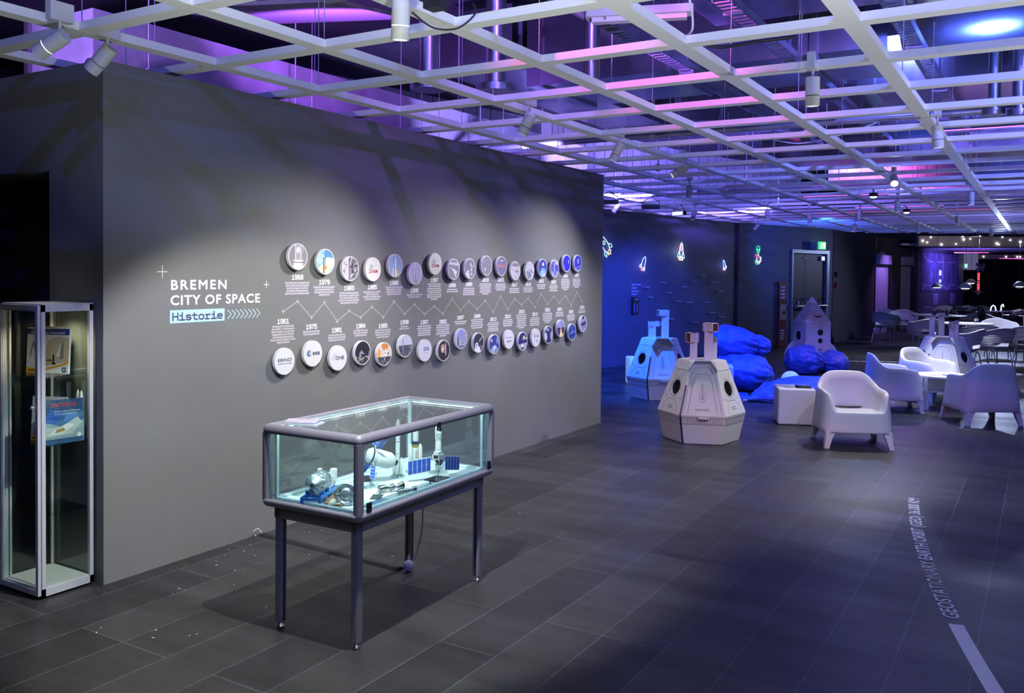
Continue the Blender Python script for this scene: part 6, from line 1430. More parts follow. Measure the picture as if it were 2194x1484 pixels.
for k in range(3): tg.tube([Vector(px(1597+k*2.6, 11.40, 0.03))+Vector((0.016*math.cos(a), 0, 0.012*math.sin(a))) for a in [i*PI/4 for i in range(8)]], 0.004, 5, True)
tag(tg.build('zip_tag', None, VINYL), 'tiny white looped tag at the pointed corner of the long beanbag', 'tag')

# ------------------------------------------------------------------ moulded lounge armchairs
def interp(tab, x):
    for (x0, y0), (x1, y1) in zip(tab[:-1], tab[1:]):
        if x <= x1:
            k = (x-x0)/(x1-x0); k = k*k*(3-2*k); return y0+(y1-y0)*k
    return tab[-1][1]
def sup(a, hw, hd, e):      # superellipse, a measured from the front (-y)
    sx = math.sin(a); cx = -math.cos(a)
    return hw*math.copysign(abs(sx)**(2/e), sx), hd*math.copysign(abs(cx)**(2/e), cx)
ARMM = mat('matt_white_polypropylene', (0.50, 0.50, 0.51), 0.48, spec=0.4)
def make_armchair():
    t = thing('lounge_armchair', None, 'armchair', group='white moulded lounge armchairs')
    H = [(0, .352), (24, .354), (60, .520), (92, .542), (168, .692), (180, .695)]
    N = 120
    def h(a):
        g_ = abs(math.degrees(a)); g_ = 360-g_ if g_ > 180 else g_; return interp(H, g_)
    def hem(a):     # arches between the legs
        g_ = math.degrees(a) % 360
        m = min(abs(g_-q_) for q_ in (45, 135, 225, 315))
        return 0.155-0.055*max(0, 1-m/13)**1.2
    rings = []
    def ring(fn):
        r = []
        for k in range(N):
            a = -PI+2*PI*k/N; r.append(fn(a))
        rings.append(r)
    def o_at(a, z, ins=0):        # outer skin
        k = z/0.7; hw = 0.355-0.060*k-ins; hd = 0.325-0.035*k-ins
        x, y = sup(a, hw, hd, 5.2-1.9*min(1, max(0, k))); return (x, y, z)
    ring(lambda a: (o_at(a, hem(a), 0.022)))
    ring(lambda a: (o_at(a, hem(a)-0.001, 0.004)))
    ring(lambda a: (o_at(a, hem(a)+0.004)))
    for f_ in (0.15, 0.4, 0.7, 0.9):
        ring(lambda a, f_=f_: o_at(a, hem(a)+(h(a)-0.02-hem(a))*f_))
    ring(lambda a: o_at(a, h(a)-0.018)); ring(lambda a: o_at(a, h(a)-0.006, 0.003)); ring(lambda a: o_at(a, h(a), 0.010)); ring(lambda a: o_at(a, h(a), 0.024)); ring(lambda a: o_at(a, h(a)-0.008, 0.036))
    def inner(a, f_):     # from rim down to the seat
        x0, y0, z0 = o_at(a, h(a)-0.012, 0.040); sx_, sy_ = sup(a, 0.235, 0.225, 2.8); zs = 0.335-0.02*math.cos(a)*(-1)*0.5
        sy_ += -0.03
        k = f_; return (x0+(sx_-x0)*k, y0+(sy_-y0)*k, z0+(zs-z0)*(k**0.75 if z0 > 0.4 else k))
    for f_ in (0.12, 0.3, 0.5, 0.7, 0.85, 0.95, 1.0): ring(lambda a, f_=f_: inner(a, f_))
    ring(lambda a: (sup(a, 0.20, 0.19, 2.6)[0], sup(a, 0.20, 0.19, 2.6)[1]-0.03, 0.328)); ring(lambda a: (sup(a, 0.10, 0.10, 2)[0], sup(a, 0.10, 0.10, 2)[1]-0.03, 0.322))
    vs = [p for r in rings for p in r]; K = len(rings); fs = []
    for i in range(K-1):
        for k in range(N): fs.append((i*N+k, i*N+(k+1) % N, (i+1)*N+(k+1) % N, (i+1)*N+k))
    fs.append(tuple((K-1)*N+k for k in range(N)))
    MB().add(vs, fs, True).build('shell', t, ARMM)
    for g_ in (45, 135, -135, -45):
        a = math.radians(g_); sgx = 1 if math.sin(a) > 0 else -1; sgy = -1 if math.cos(a) > 0 else 1
        x0, y0, _ = o_at(a, 0.12)
        top = [(x0+sgx*0.004, y0+sgy*0.004), (x0-sgx*0.085, y0+sgy*0.014), (x0-sgx*0.07, y0-sgy*0.05), (x0+sgx*0.012, y0-sgy*0.075)]
        fx, fy = x0+sgx*0.022, y0+sgy*0.022
        bot = [(fx, fy), (fx-sgx*0.042, fy+sgy*0.002), (fx-sgx*0.036, fy-sgy*0.03), (fx+sgx*0.002, fy-sgy*0.042)]
        zt = [0.16, 0.16, 0.16, 0.16]
        vv = [(x, y, 0.0) for x, y in bot]+[(x*0.35+X*0.65, y*0.35+Y*0.65, 0.095) for (x, y), (X, Y) in zip(bot, [(top[0][0], top[0][1]), (top[1][0]+sgx*0.02, top[1][1]-sgy*0.004), top[2], (top[3][0], top[3][1]+sgy*0.02)])]+[(x, y, 0.165) for x, y in top]
        fs = [(0, 1, 2, 3), (8, 9, 10, 11)]+[(i, (i+1) % 4, 4+(i+1) % 4, 4+i) for i in range(4)]+[(4+i, 4+(i+1) % 4, 8+(i+1) % 4, 8+i) for i in range(4)]
        MB().add(vv, fs).build('leg', t, ARMM)
    sl = MB(); sl.lathe([(0.0, 0), (0.85, 0.0), (1.0, 0.35), (0.9, 0.6), (0, 0.6)], 24)
    sl.v = [(v[0]*0.15, 0.165+v[1]*0.020, 0.338+v[2]*0.02) for v in sl.v]; sl.build('slot_shade_oval', t, BLACK)  # black oval laid on the seat stands for the shade inside its opening
    return t
A0 = make_armchair()
A0.location = (-1.62, 9.19, 0); A0.rotation_euler = (0, 0, math.radians(25)); A0['label'] = 'white moulded armchair in front, facing the camera, beside the lilac cube seat'
dup(A0, (-1.61, 11.85, 0), math.radians(110), 'white moulded armchair seen from its left side, behind the front one')
dup(A0, (-1.33, 12.95, 0), math.radians(62), 'cream-lit moulded armchair facing us behind the round coffee table')
dup(A0, (-0.615, 11.43, 0), math.radians(213), 'blue-violet lit moulded armchair with its back to the camera, at the right')
# coffee table
ct = thing('coffee_table', 'round white coffee table with a lower shelf between the armchairs', 'coffee table', (-1.07, 12.28, 0), math.radians(20))
MB().cyl((0, 0, 0.405), (0, 0, 0.425), 0.345, n=56).build('tabletop', ct, WHITE)
MB().cyl((0, 0, 0.225), (0, 0, 0.238), 0.27, n=40).build('lower_shelf', ct, WHITE)
for k in range(4):
    a = k*PI/2+0.55; x, y = 0.285*math.cos(a), 0.285*math.sin(a); mb = MB(); M0 = Matrix.Translation((x, y, 0)) @ Matrix.Rotation(a, 4, 'Z'); mb.M = M0; mb.box(-0.012, 0.012, -0.028, 0.028, 0, 0.405); mb.build('leg', ct, WHITE)
MB().box(-0.24, 0.24, 0.05, 0.056, 0.238, 0.405).build('divider', ct, WHITE)
leaflet('magazine', 'open white leaflet on the round coffee table', (-1.17, 12.22, 0.4255), 0.7, 0.20, 0.13, mat('paper', (0.7, 0.7, 0.72), 0.6))
leaflet('magazine', 'grey printed magazine on the round coffee table', (-0.98, 12.26, 0.4255), 0.5, 0.22, 0.15, mat('mag_grey', (0.3, 0.3, 0.38), 0.4))

# ------------------------------------------------------------------ dining chairs and tables
SHELL = mat('shell_white', (0.66, 0.66, 0.67), 0.42)
def rib_material():
    m = bpy.data.materials.new('ribbed_shell'); m.use_nodes = True; nt = m.node_tree; b = nt.nodes['Principled BSDF']
    b.inputs['Base Color'].default_value = (0.55, 0.56, 0.60, 1); b.inputs['Roughness'].default_value = 0.42
    tc = nt.nodes.new('ShaderNodeTexCoord'); w = nt.nodes.new('ShaderNodeTexWave'); w.wave_type = 'BANDS'; w.bands_direction = 'Z'; w.inputs['Scale'].default_value = 11; w.inputs['Distortion'].default_value = 0
    nt.links.new(tc.outputs['Object'], w.inputs['Vector'])
    bp = nt.nodes.new('ShaderNodeBump'); bp.inputs['Strength'].default_value = 0.9; bp.inputs['Distance'].default_value = 0.02
    nt.links.new(w.outputs['Fac'], bp.inputs['Height']); nt.links.new(bp.outputs[0], b.inputs['Normal']); return m
RIBBED = rib_material()
def make_shell_chair():
    t = thing('shell_chair', None, 'chair', group='ribbed shell dining chairs')
    N = 72; H = [(0, .425), (24, .43), (112, .715), (180, .785)]
    def h(a):
        g_ = abs(math.degrees(a)); g_ = 360-g_ if g_ > 180 else g_; return interp(H, g_)
    rings = []
    for f_ in (0, .25, .5, .75, .9, 1.0, 1.15, 1.35, 1.6, 1.8, 1.95, 2.0):
        r = []
        for k in range(N):
            a = -PI+2*PI*k/N
            if f_ <= 1:
                x, y = sup(a, 0.225*max(f_, .02), 0.225*max(f_, .02), 2.4); r.append((x, y-0.0, 0.425-0.018*(1-f_*f_)))
            else:
                g_ = (f_-1); x, y = sup(a, 0.225+0.11*g_, 0.225+(0.085 if math.cos(a) < 0 else 0.03)*g_, 2.4); r.append((x, y, 0.425+(h(a)-0.425)*g_**1.25))
        rings.append(r)
    # small rounded lip
    r = []
    for k in range(N):
        a = -PI+2*PI*k/N; x, y = sup(a, 0.352, 0.325 if math.cos(a) < 0 else 0.27, 2.4); r.append((x, y, h(a)-0.006))
    rings.append(r)
    vs = [p for r in rings for p in r]; fs = []; K = len(rings)
    for i in range(K-1):
        for k in range(N):
            a = math.degrees(-PI+2*PI*(k+.5)/N); g_ = 180-abs(a)
            if i == 6 and g_ < 30: continue       # slot between seat and back
            fs.append((i*N+k, i*N+(k+1) % N, (i+1)*N+(k+1) % N, (i+1)*N+k))
    vi = [(v[0]*0.985, v[1]*0.985, v[2]+0.004) for v in vs]
    MB().add(vs, [tuple(reversed(f)) for f in fs], True).build('outer_shell', t, RIBBED)
    MB().add(vi, fs, True).build('inner_shell', t, SHELL)
    for sx in (-1, 1):
        for sy in (-1, 1):
            MB().tube([(sx*0.10, sy*0.10, 0.40), (sx*0.16, sy*0.16, 0.39), (sx*0.185, sy*0.185, 0.36), (sx*0.235, sy*0.235, 0.004)], 0.010, 10).build('leg', t, CHROME)
    MB().tube([(-0.16, -0.16, 0.395), (0.16, -0.16, 0.395), (0.16, 0.16, 0.395), (-0.16, 0.16, 0.395)], 0.009, 8, True).build('under_frame', t, CHROME)
    return t
S0 = make_shell_chair()
def W2(pxx, d): 
    p = px(pxx, d, 0); return (p[0], p[1], 0)
# facing: rz 0 faces -y (roughly towards the camera's left); angles below turn from there
chairs = [
 (1898, 21.6, 165, 'ribbed shell chair with its back to us, leftmost at the flower-pot table'),
 (1936, 22.6, 10, 'white shell chair facing us at the left of the flower-pot table'),
 (1912, 23.6, 60, 'white shell chair half hidden behind the facing one at the left of the flower-pot table'),
 (1984, 18.3, 205, 'blue-lit shell chair left of the rear capsule\'s periscopes, back to us'),
 (2003, 25.2, 150, 'violet-lit shell chair behind the flower pots'),
 (2031, 26.0, 20, 'shell chair behind the right flower pot, only its rim showing'),
 (2068, 23.0, 190, 'grey shell chair with dark coats over its back'),
 (2088, 25.4, 200, 'grey-lilac shell chair just right of the coats'),
 (2112, 26.8, 160, 'violet-lit shell chair far behind, left of the blue neon figures'),
 (2100, 16.4, 200, 'blue-lit shell chair seen over the rear capsule, left of the nearest one'),
 (2131, 15.4, 215, 'nearest blue-lit ribbed shell chair with its back to us'),
 (2206, 15.9, 175, 'blue-lit shell chair cut off by the right picture edge'),
 (2146, 20.6, 110, 'shell chair with a black bag hung over it, seen from the side'),
 (2146, 18.4, 20, 'white shell chair behind the nearest one, only its upper rim showing'),
 (2066, 14.9, 250, 'small part of a shell chair seat right behind the rear capsule'),
]
for i, (pxx, d, a, lb) in enumerate(chairs):
    o = S0 if i == 0 else dup(S0, W2(pxx, d), math.radians(a), lb)
    if i == 0: o.location = W2(pxx, d); o.rotation_euler = (0, 0, math.radians(a)); o['label'] = lb
def table(label, pxx, d, r, dz=0.0):
    t = thing('round_table', label, 'table', W2(pxx, d), group='round white dining tables')
    MB().lathe([(0, 0.728-dz), (r-0.03, 0.728-dz), (r-0.004, 0.742-dz), (r, 0.747-dz), (r-0.003, 0.752-dz), (0, 0.752-dz)], 56).build('tabletop', t, WHITE)
    MB().cyl((0, 0, 0.02), (0, 0, 0.73-dz), 0.035, n=20).build('pillar', t, CHROME)
    MB().lathe([(0.24, 0.0), (0.24, 0.008), (0.06, 0.022), (0.0, 0.022)], 36).build('foot_plate', t, CHROME)
    return t
table('round white table carrying two flower pots', 2012, 20.6, 0.60)
table('round white table with a water bottle, right of the rear capsule', 2072, 17.2, 0.50)
table('round white table at the right picture edge, lowest of the dining tables', 2200, 17.2, 0.56, 0.15)
table('farthest round table with blue neon figures on it', 2150, 23.5, 0.62)
table('round white table far back at the right edge with clutter on it', 2196, 21.0, 0.45)
def pot(label, pxx, d):
    p = px(pxx, d, 0.7525); t = thing('flower_pot', label, 'potted plant', p, group='flower pots')
    MB().lathe([(0.040, 0), (0.052, 0.085), (0.055, 0.088), (0.048, 0.086), (0, 0.075)], 20).build('pot', t, mat('grey_pot', (0.10, 0.13, 0.18), 0.5))
    r_ = random.Random(pxx); mb = MB()
    for k in range(26):
        a = r_.uniform(0, 6.28); r = r_.uniform(0, 0.065); z = 0.11+r_.uniform(0, 0.05)-r*0.3
        mb.sphere((r*math.cos(a), r*math.sin(a), z), r_.uniform(0.012, 0.02), 7, 5, (1, 1, 0.7))
    mb.build('blossoms', t, mat('white_petals', (0.75, 0.75, 0.70), 0.7))
    mb = MB()
    for k in range(14):
        a = r_.uniform(0, 6.28); mb.tube([(0, 0, 0.07), (0.03*math.cos(a), 0.03*math.sin(a), 0.10), (0.06*math.cos(a), 0.06*math.sin(a), 0.10+r_.uniform(-.02, .03))], [0.003, 0.005, 0.001], 5)
    mb.build('leaves', t, mat('leaf_green', (0.08, 0.16, 0.06), 0.6))
pot('left pot of white flowers on the round table', 2003, 20.4); pot('right pot of white flowers on the round table', 2030, 20.5)
t = thing('water_bottle', 'clear water bottle standing on the round table', 'bottle', px(2094, 16.95, 0.7525))
MB().lathe([(0.034, 0), (0.036, 0.01), (0.036, 0.12), (0.030, 0.16), (0.013, 0.20), (0.013, 0.225)], 20).build('bottle_body', t, glass('bottle_glass', (0.75, 0.88, 0.92)))
MB().cyl((0, 0, 0.222), (0, 0, 0.242), 0.015, n=16).build('cap', t, mat('cap_blue', (0.3, 0.5, 0.7), 0.4)); MB().lathe([(0.0365, 0.05), (0.0365, 0.10)], 20).build('bottle_label', t, VINYL)
# coats and bag
def lump(name, label, c, rad, seed, m, cat, sink=0.0):
    vs = []; fs = []; n, mm = 40, 26
    for i in range(mm+1):
        th = PI*i/mm
        for k in range(n):
            ph = 2*PI*k/n; d = Vector((math.sin(th)*math.cos(ph), math.sin(th)*math.sin(ph), math.cos(th)))
            f = 1+0.28*noise.noise(d*1.7+Vector((seed, 0, 0)))+0.14*noise.noise(d*5+Vector((0, seed, 0)))+0.05*noise.noise(d*12)
            vs.append(Vector((d.x*rad[0], d.y*rad[1], d.z*rad[2]))*f)
    for i in range(mm):
        for k in range(n): fs.append((i*n+k, (i+1)*n+k, (i+1)*n+(k+1) % n, i*n+(k+1) % n))
    o = MB().add(vs, fs, True).build(name, None, m); o.location = c; o.rotation_euler = (0, 0, YAW); return tag(o, label, cat)
CLOTH = mat('black_cloth', (0.010, 0.010, 0.013), 0.75); CLOTH2 = mat('dark_patterned_cloth', (0.05, 0.055, 0.065), 0.7, var=0.9, vscale=12)
lump('coat', 'black coat heaped over the back of the grey shell chair', px(2070, 22.8, 0.80), (0.36, 0.16, 0.11), 3, CLOTH2, 'coat')
lump('coat', 'black coat sleeve hanging down left of the grey shell chair', px(2045, 22.8, 0.66), (0.14, 0.12, 0.14), 8, CLOTH, 'coat')
lump('coat', 'black coat end hanging down right of the grey shell chair', px(2101, 22.7, 0.72), (0.11, 0.11, 0.17), 12, CLOTH, 'coat')
lump('shoulder_bag', 'black bag hanging on the side-on shell chair', px(2172, 20.3, 0.60), (0.17, 0.12, 0.22), 17, CLOTH, 'bag')
lump('clothes_heap', 'heap of patterned clothes on the far right table', px(2188, 21.0, 0.82), (0.20, 0.15, 0.07), 21, mat('pattern_cloth', (0.20, 0.16, 0.17), 0.7, var=0.9, vscale=14), 'clothes')
# tray with leaflets on the low table at the right
for k, (dx, dy, a, lb) in enumerate(((-0.22, -0.08, 0.3, 'small dark leaflet at the left on the low table at the right'), (-0.10, -0.16, 0.9, 'small dark leaflet at the front on the low table at the right'), (-0.06, 0.02, 1.3, 'small grey leaflet farther back on the low table at the right'))):
    p = px(2190, 17.1, 0.6022); leaflet('leaflet', lb, (p[0]+dx, p[1]+dy, p[2]), a, 0.07, 0.11, mat('mag_grey', (0.3, 0.3, 0.38), 0.4), 'leaflet')

# ------------------------------------------------------------------ pendant lamps
def pendant(label, pxx, pyy, d, R):
    z = 1.6665+(592-pyy)*d/1892.6; GZ = 0.0
    t = thing('pendant_lamp', label, 'pendant lamp', px(pxx, d, z), group='grey dome pendant lamps')
    mb = MB(); mb.lathe([(R, 0), (R*0.97, R*0.25), (R*0.82, R*0.55), (R*0.5, R*0.83), (R*0.18, R*0.95), (0.0, R*0.97)], 32); mb.lathe([(R*0.985, 0), (R*0.95, R*0.24), (R*0.8, R*0.53), (R*0.48, R*0.8), (0.0, R*0.94)], 32); mb.build('lamp_shade', t, mat('pendant_grey', (0.34, 0.37, 0.42), 0.4))
    MB().lathe([(R*0.60, 0.0), (R*0.57, -R*0.16), (R*0.42, -R*0.30), (R*0.2, -R*0.38), (0.0, -R*0.40)], 28).build('inner_globe', t, mat('pendant_grey', (0.34, 0.37, 0.42), 0.4))
    MB().cyl((0, 0, R*0.02), (0, 0, R*0.03), R*0.62, n=28).build('lit_ring', t, emis('pendant_glow', (0.85, 1.0, 0.75), 6))
    MB().lathe([(R*0.605, 0.0), (R*0.60, -R*0.10)], 28).build('lit_edge', t, emis('pendant_glow', (0.85, 1.0, 0.75), 6))
    MB().cyl((0, 0, R*0.9), (0, 0, ZG-z), 0.004, n=6).build('cord', t, BLACK); rail(t, t.location.x, t.location.y)
pendant('grey dome pendant lamp in front of the posters, leftmost', 2007, 617, 22.5, 0.13)
pendant('grey dome pendant lamp left of the red ornament, nearer and lower one', 2068, 618, 21.0, 0.145)
pendant('grey dome pendant lamp left of the red ornament, higher one behind', 2080, 607, 24.5, 0.13)
pendant('grey dome pendant lamp at the right edge against black', 2184, 613, 21.0, 0.13)
# red lit hanging ornament
p = px(2096, 24.0, 1.15); t = thing('hanging_ornament', 'red-lit hanging space station ornament against the black backdrop', 'ornament', p)
MB().cyl((0, 0, 0.12), (0, 0, 0.62), 0.028, n=14).build('lit_column', t, emis('orn_red', (1.0, 0.06, 0.08), 1.8))
mb = MB(); 
for z, r in ((0.14, 0.055), (0.34, 0.06), (0.40, 0.05), (0.62, 0.05)): mb.lathe([(0.03, z-0.015), (r, z-0.01), (r, z+0.01), (0.03, z+0.015)], 16)
mb.lathe([(0.0, 0.0), (0.03, 0.03), (0.055, 0.07), (0.07, 0.10), (0.03, 0.12)], 18)
for k in range(8): a = k*PI/4; mb.cyl((0.04*math.cos(a), 0.04*math.sin(a), 0.10), (0.14*math.cos(a), 0.14*math.sin(a), 0.09), 0.012, 0.004, 6)
mb.build('rings', t, mat('orn_pink', (0.45, 0.28, 0.28), 0.5))
mb = MB(); r_ = random.Random(4)
for k in range(22): mb.box(*(lambda x, y, z, s: (x, x+s, y, y+s, z, z+s))(r_.uniform(-.08, .10), r_.uniform(-.05, .05), r_.uniform(.64, .82), r_.uniform(.03, .07)))
mb.build('cluster', t, mat('orn_violet', (0.30, 0.14, 0.32), 0.5))
MB().cyl((0, 0, 0.8), (0, 0, ZG-1.15), 0.003, n=5).build('cord', t, STEEL); rail(t, t.location.x, t.location.y)

# ------------------------------------------------------------------ posters, notices, hanging box, star fascia lights
def PWALL(s0, s1, z0, z1, t0, t1, mb=None): return wallbox(mb or MB(), PO, PU, PN, s0, s1, z0, z1, t0, t1)
def poster(s0, s1, seed, label):
    t = thing('poster_panel', label, 'poster', tuple(PO+PU*s0+PN*0.03+Z_*1.15), group='three violet poster panels')
    mb = MB(); mb.M = Matrix.Translation(-Vector(t.location)); PWALL(s0, s1, 1.16, 2.44, 0.03, 0.0, mb); mb.build('panel', t, mat('poster_violet', (0.20, 0.17, 0.42), 0.5, var=0.5, vscale=4))
    mb = MB(); mb.M = Matrix.Translation(-Vector(t.location)) @ wframe(PO, PU, PN, s0, 1.16, 0.032)
    W_ = s1-s0; mb.mat(flat('#b9b4e6'))
    def arc(cx, cy, r, a0, a1, w):
        pts = [(cx+r*W_*math.cos(a), cy+r*0.36*math.sin(a)) for a in [a0+(a1-a0)*i/10 for i in range(11)]]
        pts = [p for p in pts if 0 <= p[0] <= W_ and 0 <= p[1] <= 1.28]
        if len(pts) > 1: stroke_into(mb, pts, w, Matrix.Identity(4))
    cx = (W_ if seed == 0 else (W_/2 if seed == 1 else 0.0))
    arc(cx+ (0.0 if seed != 2 else W_*.3), 1.30, 0.9, PI, 2*PI, 0.05); arc(W_/2, 0.02, 0.48, 0, PI, 0.035)
    r_ = random.Random(seed); mb.mat(flat('#7f78c4'))
    for k in range(9):
        x = r_.uniform(.05, .85)*W_; z = r_.uniform(.3, .9); mb.poly([(x, z, -.0004), (x+.07, z, -.0004), (x+.07, z+r_.uniform(.1, .3), -.0004), (x, z+.15, -.0004)])
    if seed == 1:
        mb.mat(emis('poster_glow', (0.55, 0.75, 1.0), 1.0)); mb.poly([(W_*.4, .52, .001), (W_*.58, .52, .001), (W_*.58, .70, .001), (W_*.4, .70, .001)]); mb.poly([(W_*.40, .28, .001), (W_*.58, .28, .001), (W_*.58, .38, .001), (W_*.40, .38, .001)])
        mb.mat(flat('#cfd0f4')); mb.poly([(W_*.66, .4, .001), (W_*.71, .4, .001), (W_*.71, 1.2, .001), (W_*.66, 1.2, .001)])
    mb.build('printed_artwork', t)
poster(0.25, 1.55, 0, 'left violet poster panel with a pale ring arc'); poster(1.62, 3.15, 1, 'middle violet poster panel with a bright pale window'); poster(3.22, 4.75, 2, 'right violet poster panel with a pale ring arc')
for k, (s, lb) in enumerate(((1.75, 'left pale notice sheet under the posters'), (3.85, 'right pale notice sheet under the posters'))):
    t = thing('notice_sheet', lb, 'notice', tuple(PO+PU*s+Z_*0.69), group='notice sheets')
    mb = MB(); mb.M = Matrix.Translation(-Vector(t.location)); PWALL(s, s+0.5, 0.69, 1.05, 0.01, 0.0, mb); mb.build('sheet', t, flat('#a9a2cc'))
    mb = MB(); mb.M = Matrix.Translation(-Vector(t.location))
    for q_ in range(5): PWALL(s+0.06, s+0.44, 0.73+0.06*q_, 0.75+0.06*q_, 0.012, 0.01, mb)
    mb.build('text_lines', t, flat('#4a4680'))
hb = thing('hanging_box', 'pale grey box hanging from the far ceiling with a small green exit sign', 'hanging box', tuple(Vector((-2.72, 36.9, 1.90))))
mb = MB(); mb.obox((0, 0, 0), R_*0.62, D_*0.5, (0, 0, 0.62)); mb.build('box', hb, mat('box_grey', (0.40, 0.40, 0.42), 0.6))
mb = MB(); mb.obox(R_*0.12-D_*0.01+Vector((0, 0, 0.08)), R_*0.09, D_*0.01, (0, 0, 0.14)); mb.build('exit_panel', hb, emis('exit_far', (0.25, 0.9, 0.5), 2.0))
# little star lights on the fascias
stars = [(122,178),(243,123),(190,201),(405,232),(626,221),(722,106),(741,151),(840,141),(1242,206),(1272,221),(1323,105),(1444,154),(1598,180)]
for i, (a, b) in enumerate(stars):
    lx = (1960+a*0.14147-1969)/1892.6*26.02; z = 2.535+(526.5-(490+b*0.14147))*26.0/1892.6
    p = F0+R_*lx-D_*0.012; p.z = z
    o = MB().sphere((0, 0, 0), 0.022 if (a in (741, 1598, 405, 1242, 122)) else 0.014, 10, 6).build('star_light', None, emis('star', (0.95, 0.97, 1.0), 14)); o.location = p
    tag(o, 'tiny white star light set in the beige fascia above the far room', 'star light', 'star lights in the fascia')
for i, a in enumerate((1053, 1393, 1560, 1605)):
    p = Vector((-2.42, 40.6, 2.47))+R_*((1960+a*0.14147-2096)/1892.6*36.0)-D_*0.012
    o = MB().sphere((0, 0, 0), 0.02, 8, 6).build('star_light', None, emis('star', (0.95, 0.97, 1.0), 14)); o.location = p
    tag(o, 'tiny white star light on the rear fascia above the black backdrop', 'star light', 'star lights in the rear fascia')
batten(-2.25, 34.5, 2.46, 1.2, 'magenta LED batten under the far room ceiling', st=8, rz=YAW)
batten(-1.0, 40.2, 2.35, 1.4, 'magenta LED batten over the black backdrop', st=8, rz=YAW)
spot('far_room_light', (-2.2, 32.0, 1.2), (-2.0, 33.5, 2.6), 260, VIOLET, 150, 0.9, 0.1)
spot('far_room_light', (-1.2, 33.0, 2.45), (-3.2, 33.6, 1.6), 110, (0.35, 0.25, 1.0), 110, 0.9, 0.1)
spot('far_room_light', (-1.0, 25.4, 2.5), (-1.6, 22.5, 0.3), 320, (0.5, 0.6, 1.0), 130, 0.9, 0.1)
spot('fascia_light', (-1.6, 26.9, 2.60), (-2.0, 28.8, 2.72), 26, (1.0, 0.9, 0.85), 150, 0.9, 0.05)

spot('far_room_light', (-1.4, 35.0, 2.4), (-2.4, 37.2, 2.1), 40, (0.9, 0.85, 1.0), 60, 0.9, 0.05)  # added lamp without a fixture, brightens the hanging box
# niches in the dark wall: violet backs and a small box at the top
for s0, s1, lb in ((3.87, 5.30, 'left'), (6.66, 8.03, 'right')):
    t = thing('niche_box', 'small pale grey box at the top of the %s violet wall niche' % lb, 'ventilation box', tuple(KO+KU*s0+Z_*1.97), group='boxes in the wall niches')
    mb = MB(); mb.M = Matrix.Translation(-Vector(t.location)); wallbox(mb, KO, KU, KN, s0+0.02, s1-0.08, 1.98, 2.24, 0.10, -0.28); mb.build('box', t, mat('box_lilac', (0.30, 0.30, 0.40), 0.5))
    nb = MB(); wallbox(nb, KO, KU, KN, s0+0.01, s1-0.01, 0, 1.97, -0.02, -0.05); o = nb.build('trim_7' if s0 < 5 else 'trim_8', None, mat('pale_lilac_board', (0.50, 0.46, 0.60), 0.6)); o['kind'] = 'structure'
    c = KO+KU*((s0+s1)/2)
    spot('niche_light', c+KN*0.9+Z_*2.6, c+Z_*0.9, 110 if s0 < 5 else 420, (0.42, 0.22, 1.0), 100, 0.8, 0.03)

# ------------------------------------------------------------------ neon signs
def NT(name, col, st=9): return emis('neon_'+name, col, st)
def neon(label, O, U, N, s, z, tubes, tilt=0.0, scale=1.0, backing=None, cat='neon sign'):
    t = thing('neon_sign', label, cat, tuple(O+U*s+N*0.03+Z_*z), group='neon signs')
    ca, sa = math.cos(tilt), math.sin(tilt)
    for nm, m, pts, closed in tubes:
        P = []
        for x, y in pts:
            X = (x*ca-y*sa)*scale; Y = (x*sa+y*ca)*scale; P.append(U*X+Vector((0, 0, Y)))
        MB().tube(P, 0.0055, 6, closed).build(nm, t, m)
    if backing:
        MB().obox(U*(-backing[0])+Z_*(-backing[1])-N*0.02, U*2*backing[0], N*0.004, (0, 0, 2*backing[1])).build('backing', t, glass('acrylic', (0.93, 0.97, 0.97)))
    return t
NB = NT('blue', (0.20, 0.40, 1.0), 4); NW_ = NT('white', (0.75, 0.85, 1.0), 2.2); NP = NT('pink', (1.0, 0.15, 0.45), 2.5); NY = NT('yellow', (1.0, 0.72, 0.25), 2.2); NC = NT('cyan', (0.3, 0.85, 1.0), 2.5); NG = NT('green', (0.05, 1.0, 0.35), 1.6)
def ell(cx, cy, rx, ry, n=20, a0=0, a1=2*PI): return [(cx+rx*math.cos(a0+(a1-a0)*i/n), cy+ry*math.sin(a0+(a1-a0)*i/n)) for i in range(n if a1-a0 > 6.2 else n+1)]
hullp = [(0, .5), (.12, .36), (.17, .15), (.17, -.12), (.10, -.28), (-.10, -.28), (-.17, -.12), (-.17, .15), (-.12, .36)]
flame = [(-.09, -.30), (-.12, -.40), (-.05, -.37), (0, -.48), (.05, -.37), (.12, -.40), (.09, -.30)]
fins = [[(-.17, -.08), (-.30, -.22), (-.27, -.36), (-.12, -.24)], [(.17, -.08), (.30, -.22), (.27, -.36), (.12, -.24)]]
neon('small neon rocket in blue and pink, tilted right, on the blue wall', NO, NU, NN, 1.24, 1.83, [('hull_tube', NB, hullp, True), ('flame_tube', NP, flame, False), ('fin_tube', NW_, fins[0], False), ('fin_tube', NW_, fins[1], False)], -0.45, 0.30)
neon('larger pale neon shuttle upright in the middle of the blue wall', NO, NU, NN, 2.60, 2.09, [('hull_tube', NW_, hullp, True), ('window_tube', NP, ell(0, .2, .07, .17), True), ('wing_tube', NC, [(-.17, .05), (-.36, -.25), (-.36, -.36), (-.1, -.3)], False), ('wing_tube', NC, [(.17, .05), (.36, -.25), (.36, -.36), (.1, -.3)], False), ('engine_tube', NY, [(-.22, -.34), (-.22, -.48), (.22, -.48), (.22, -.34)], True), ('engine_tube', NW_, [(-.1, -.3), (-.1, -.45), (.1, -.45), (.1, -.3)], True)], -0.08, 0.35)
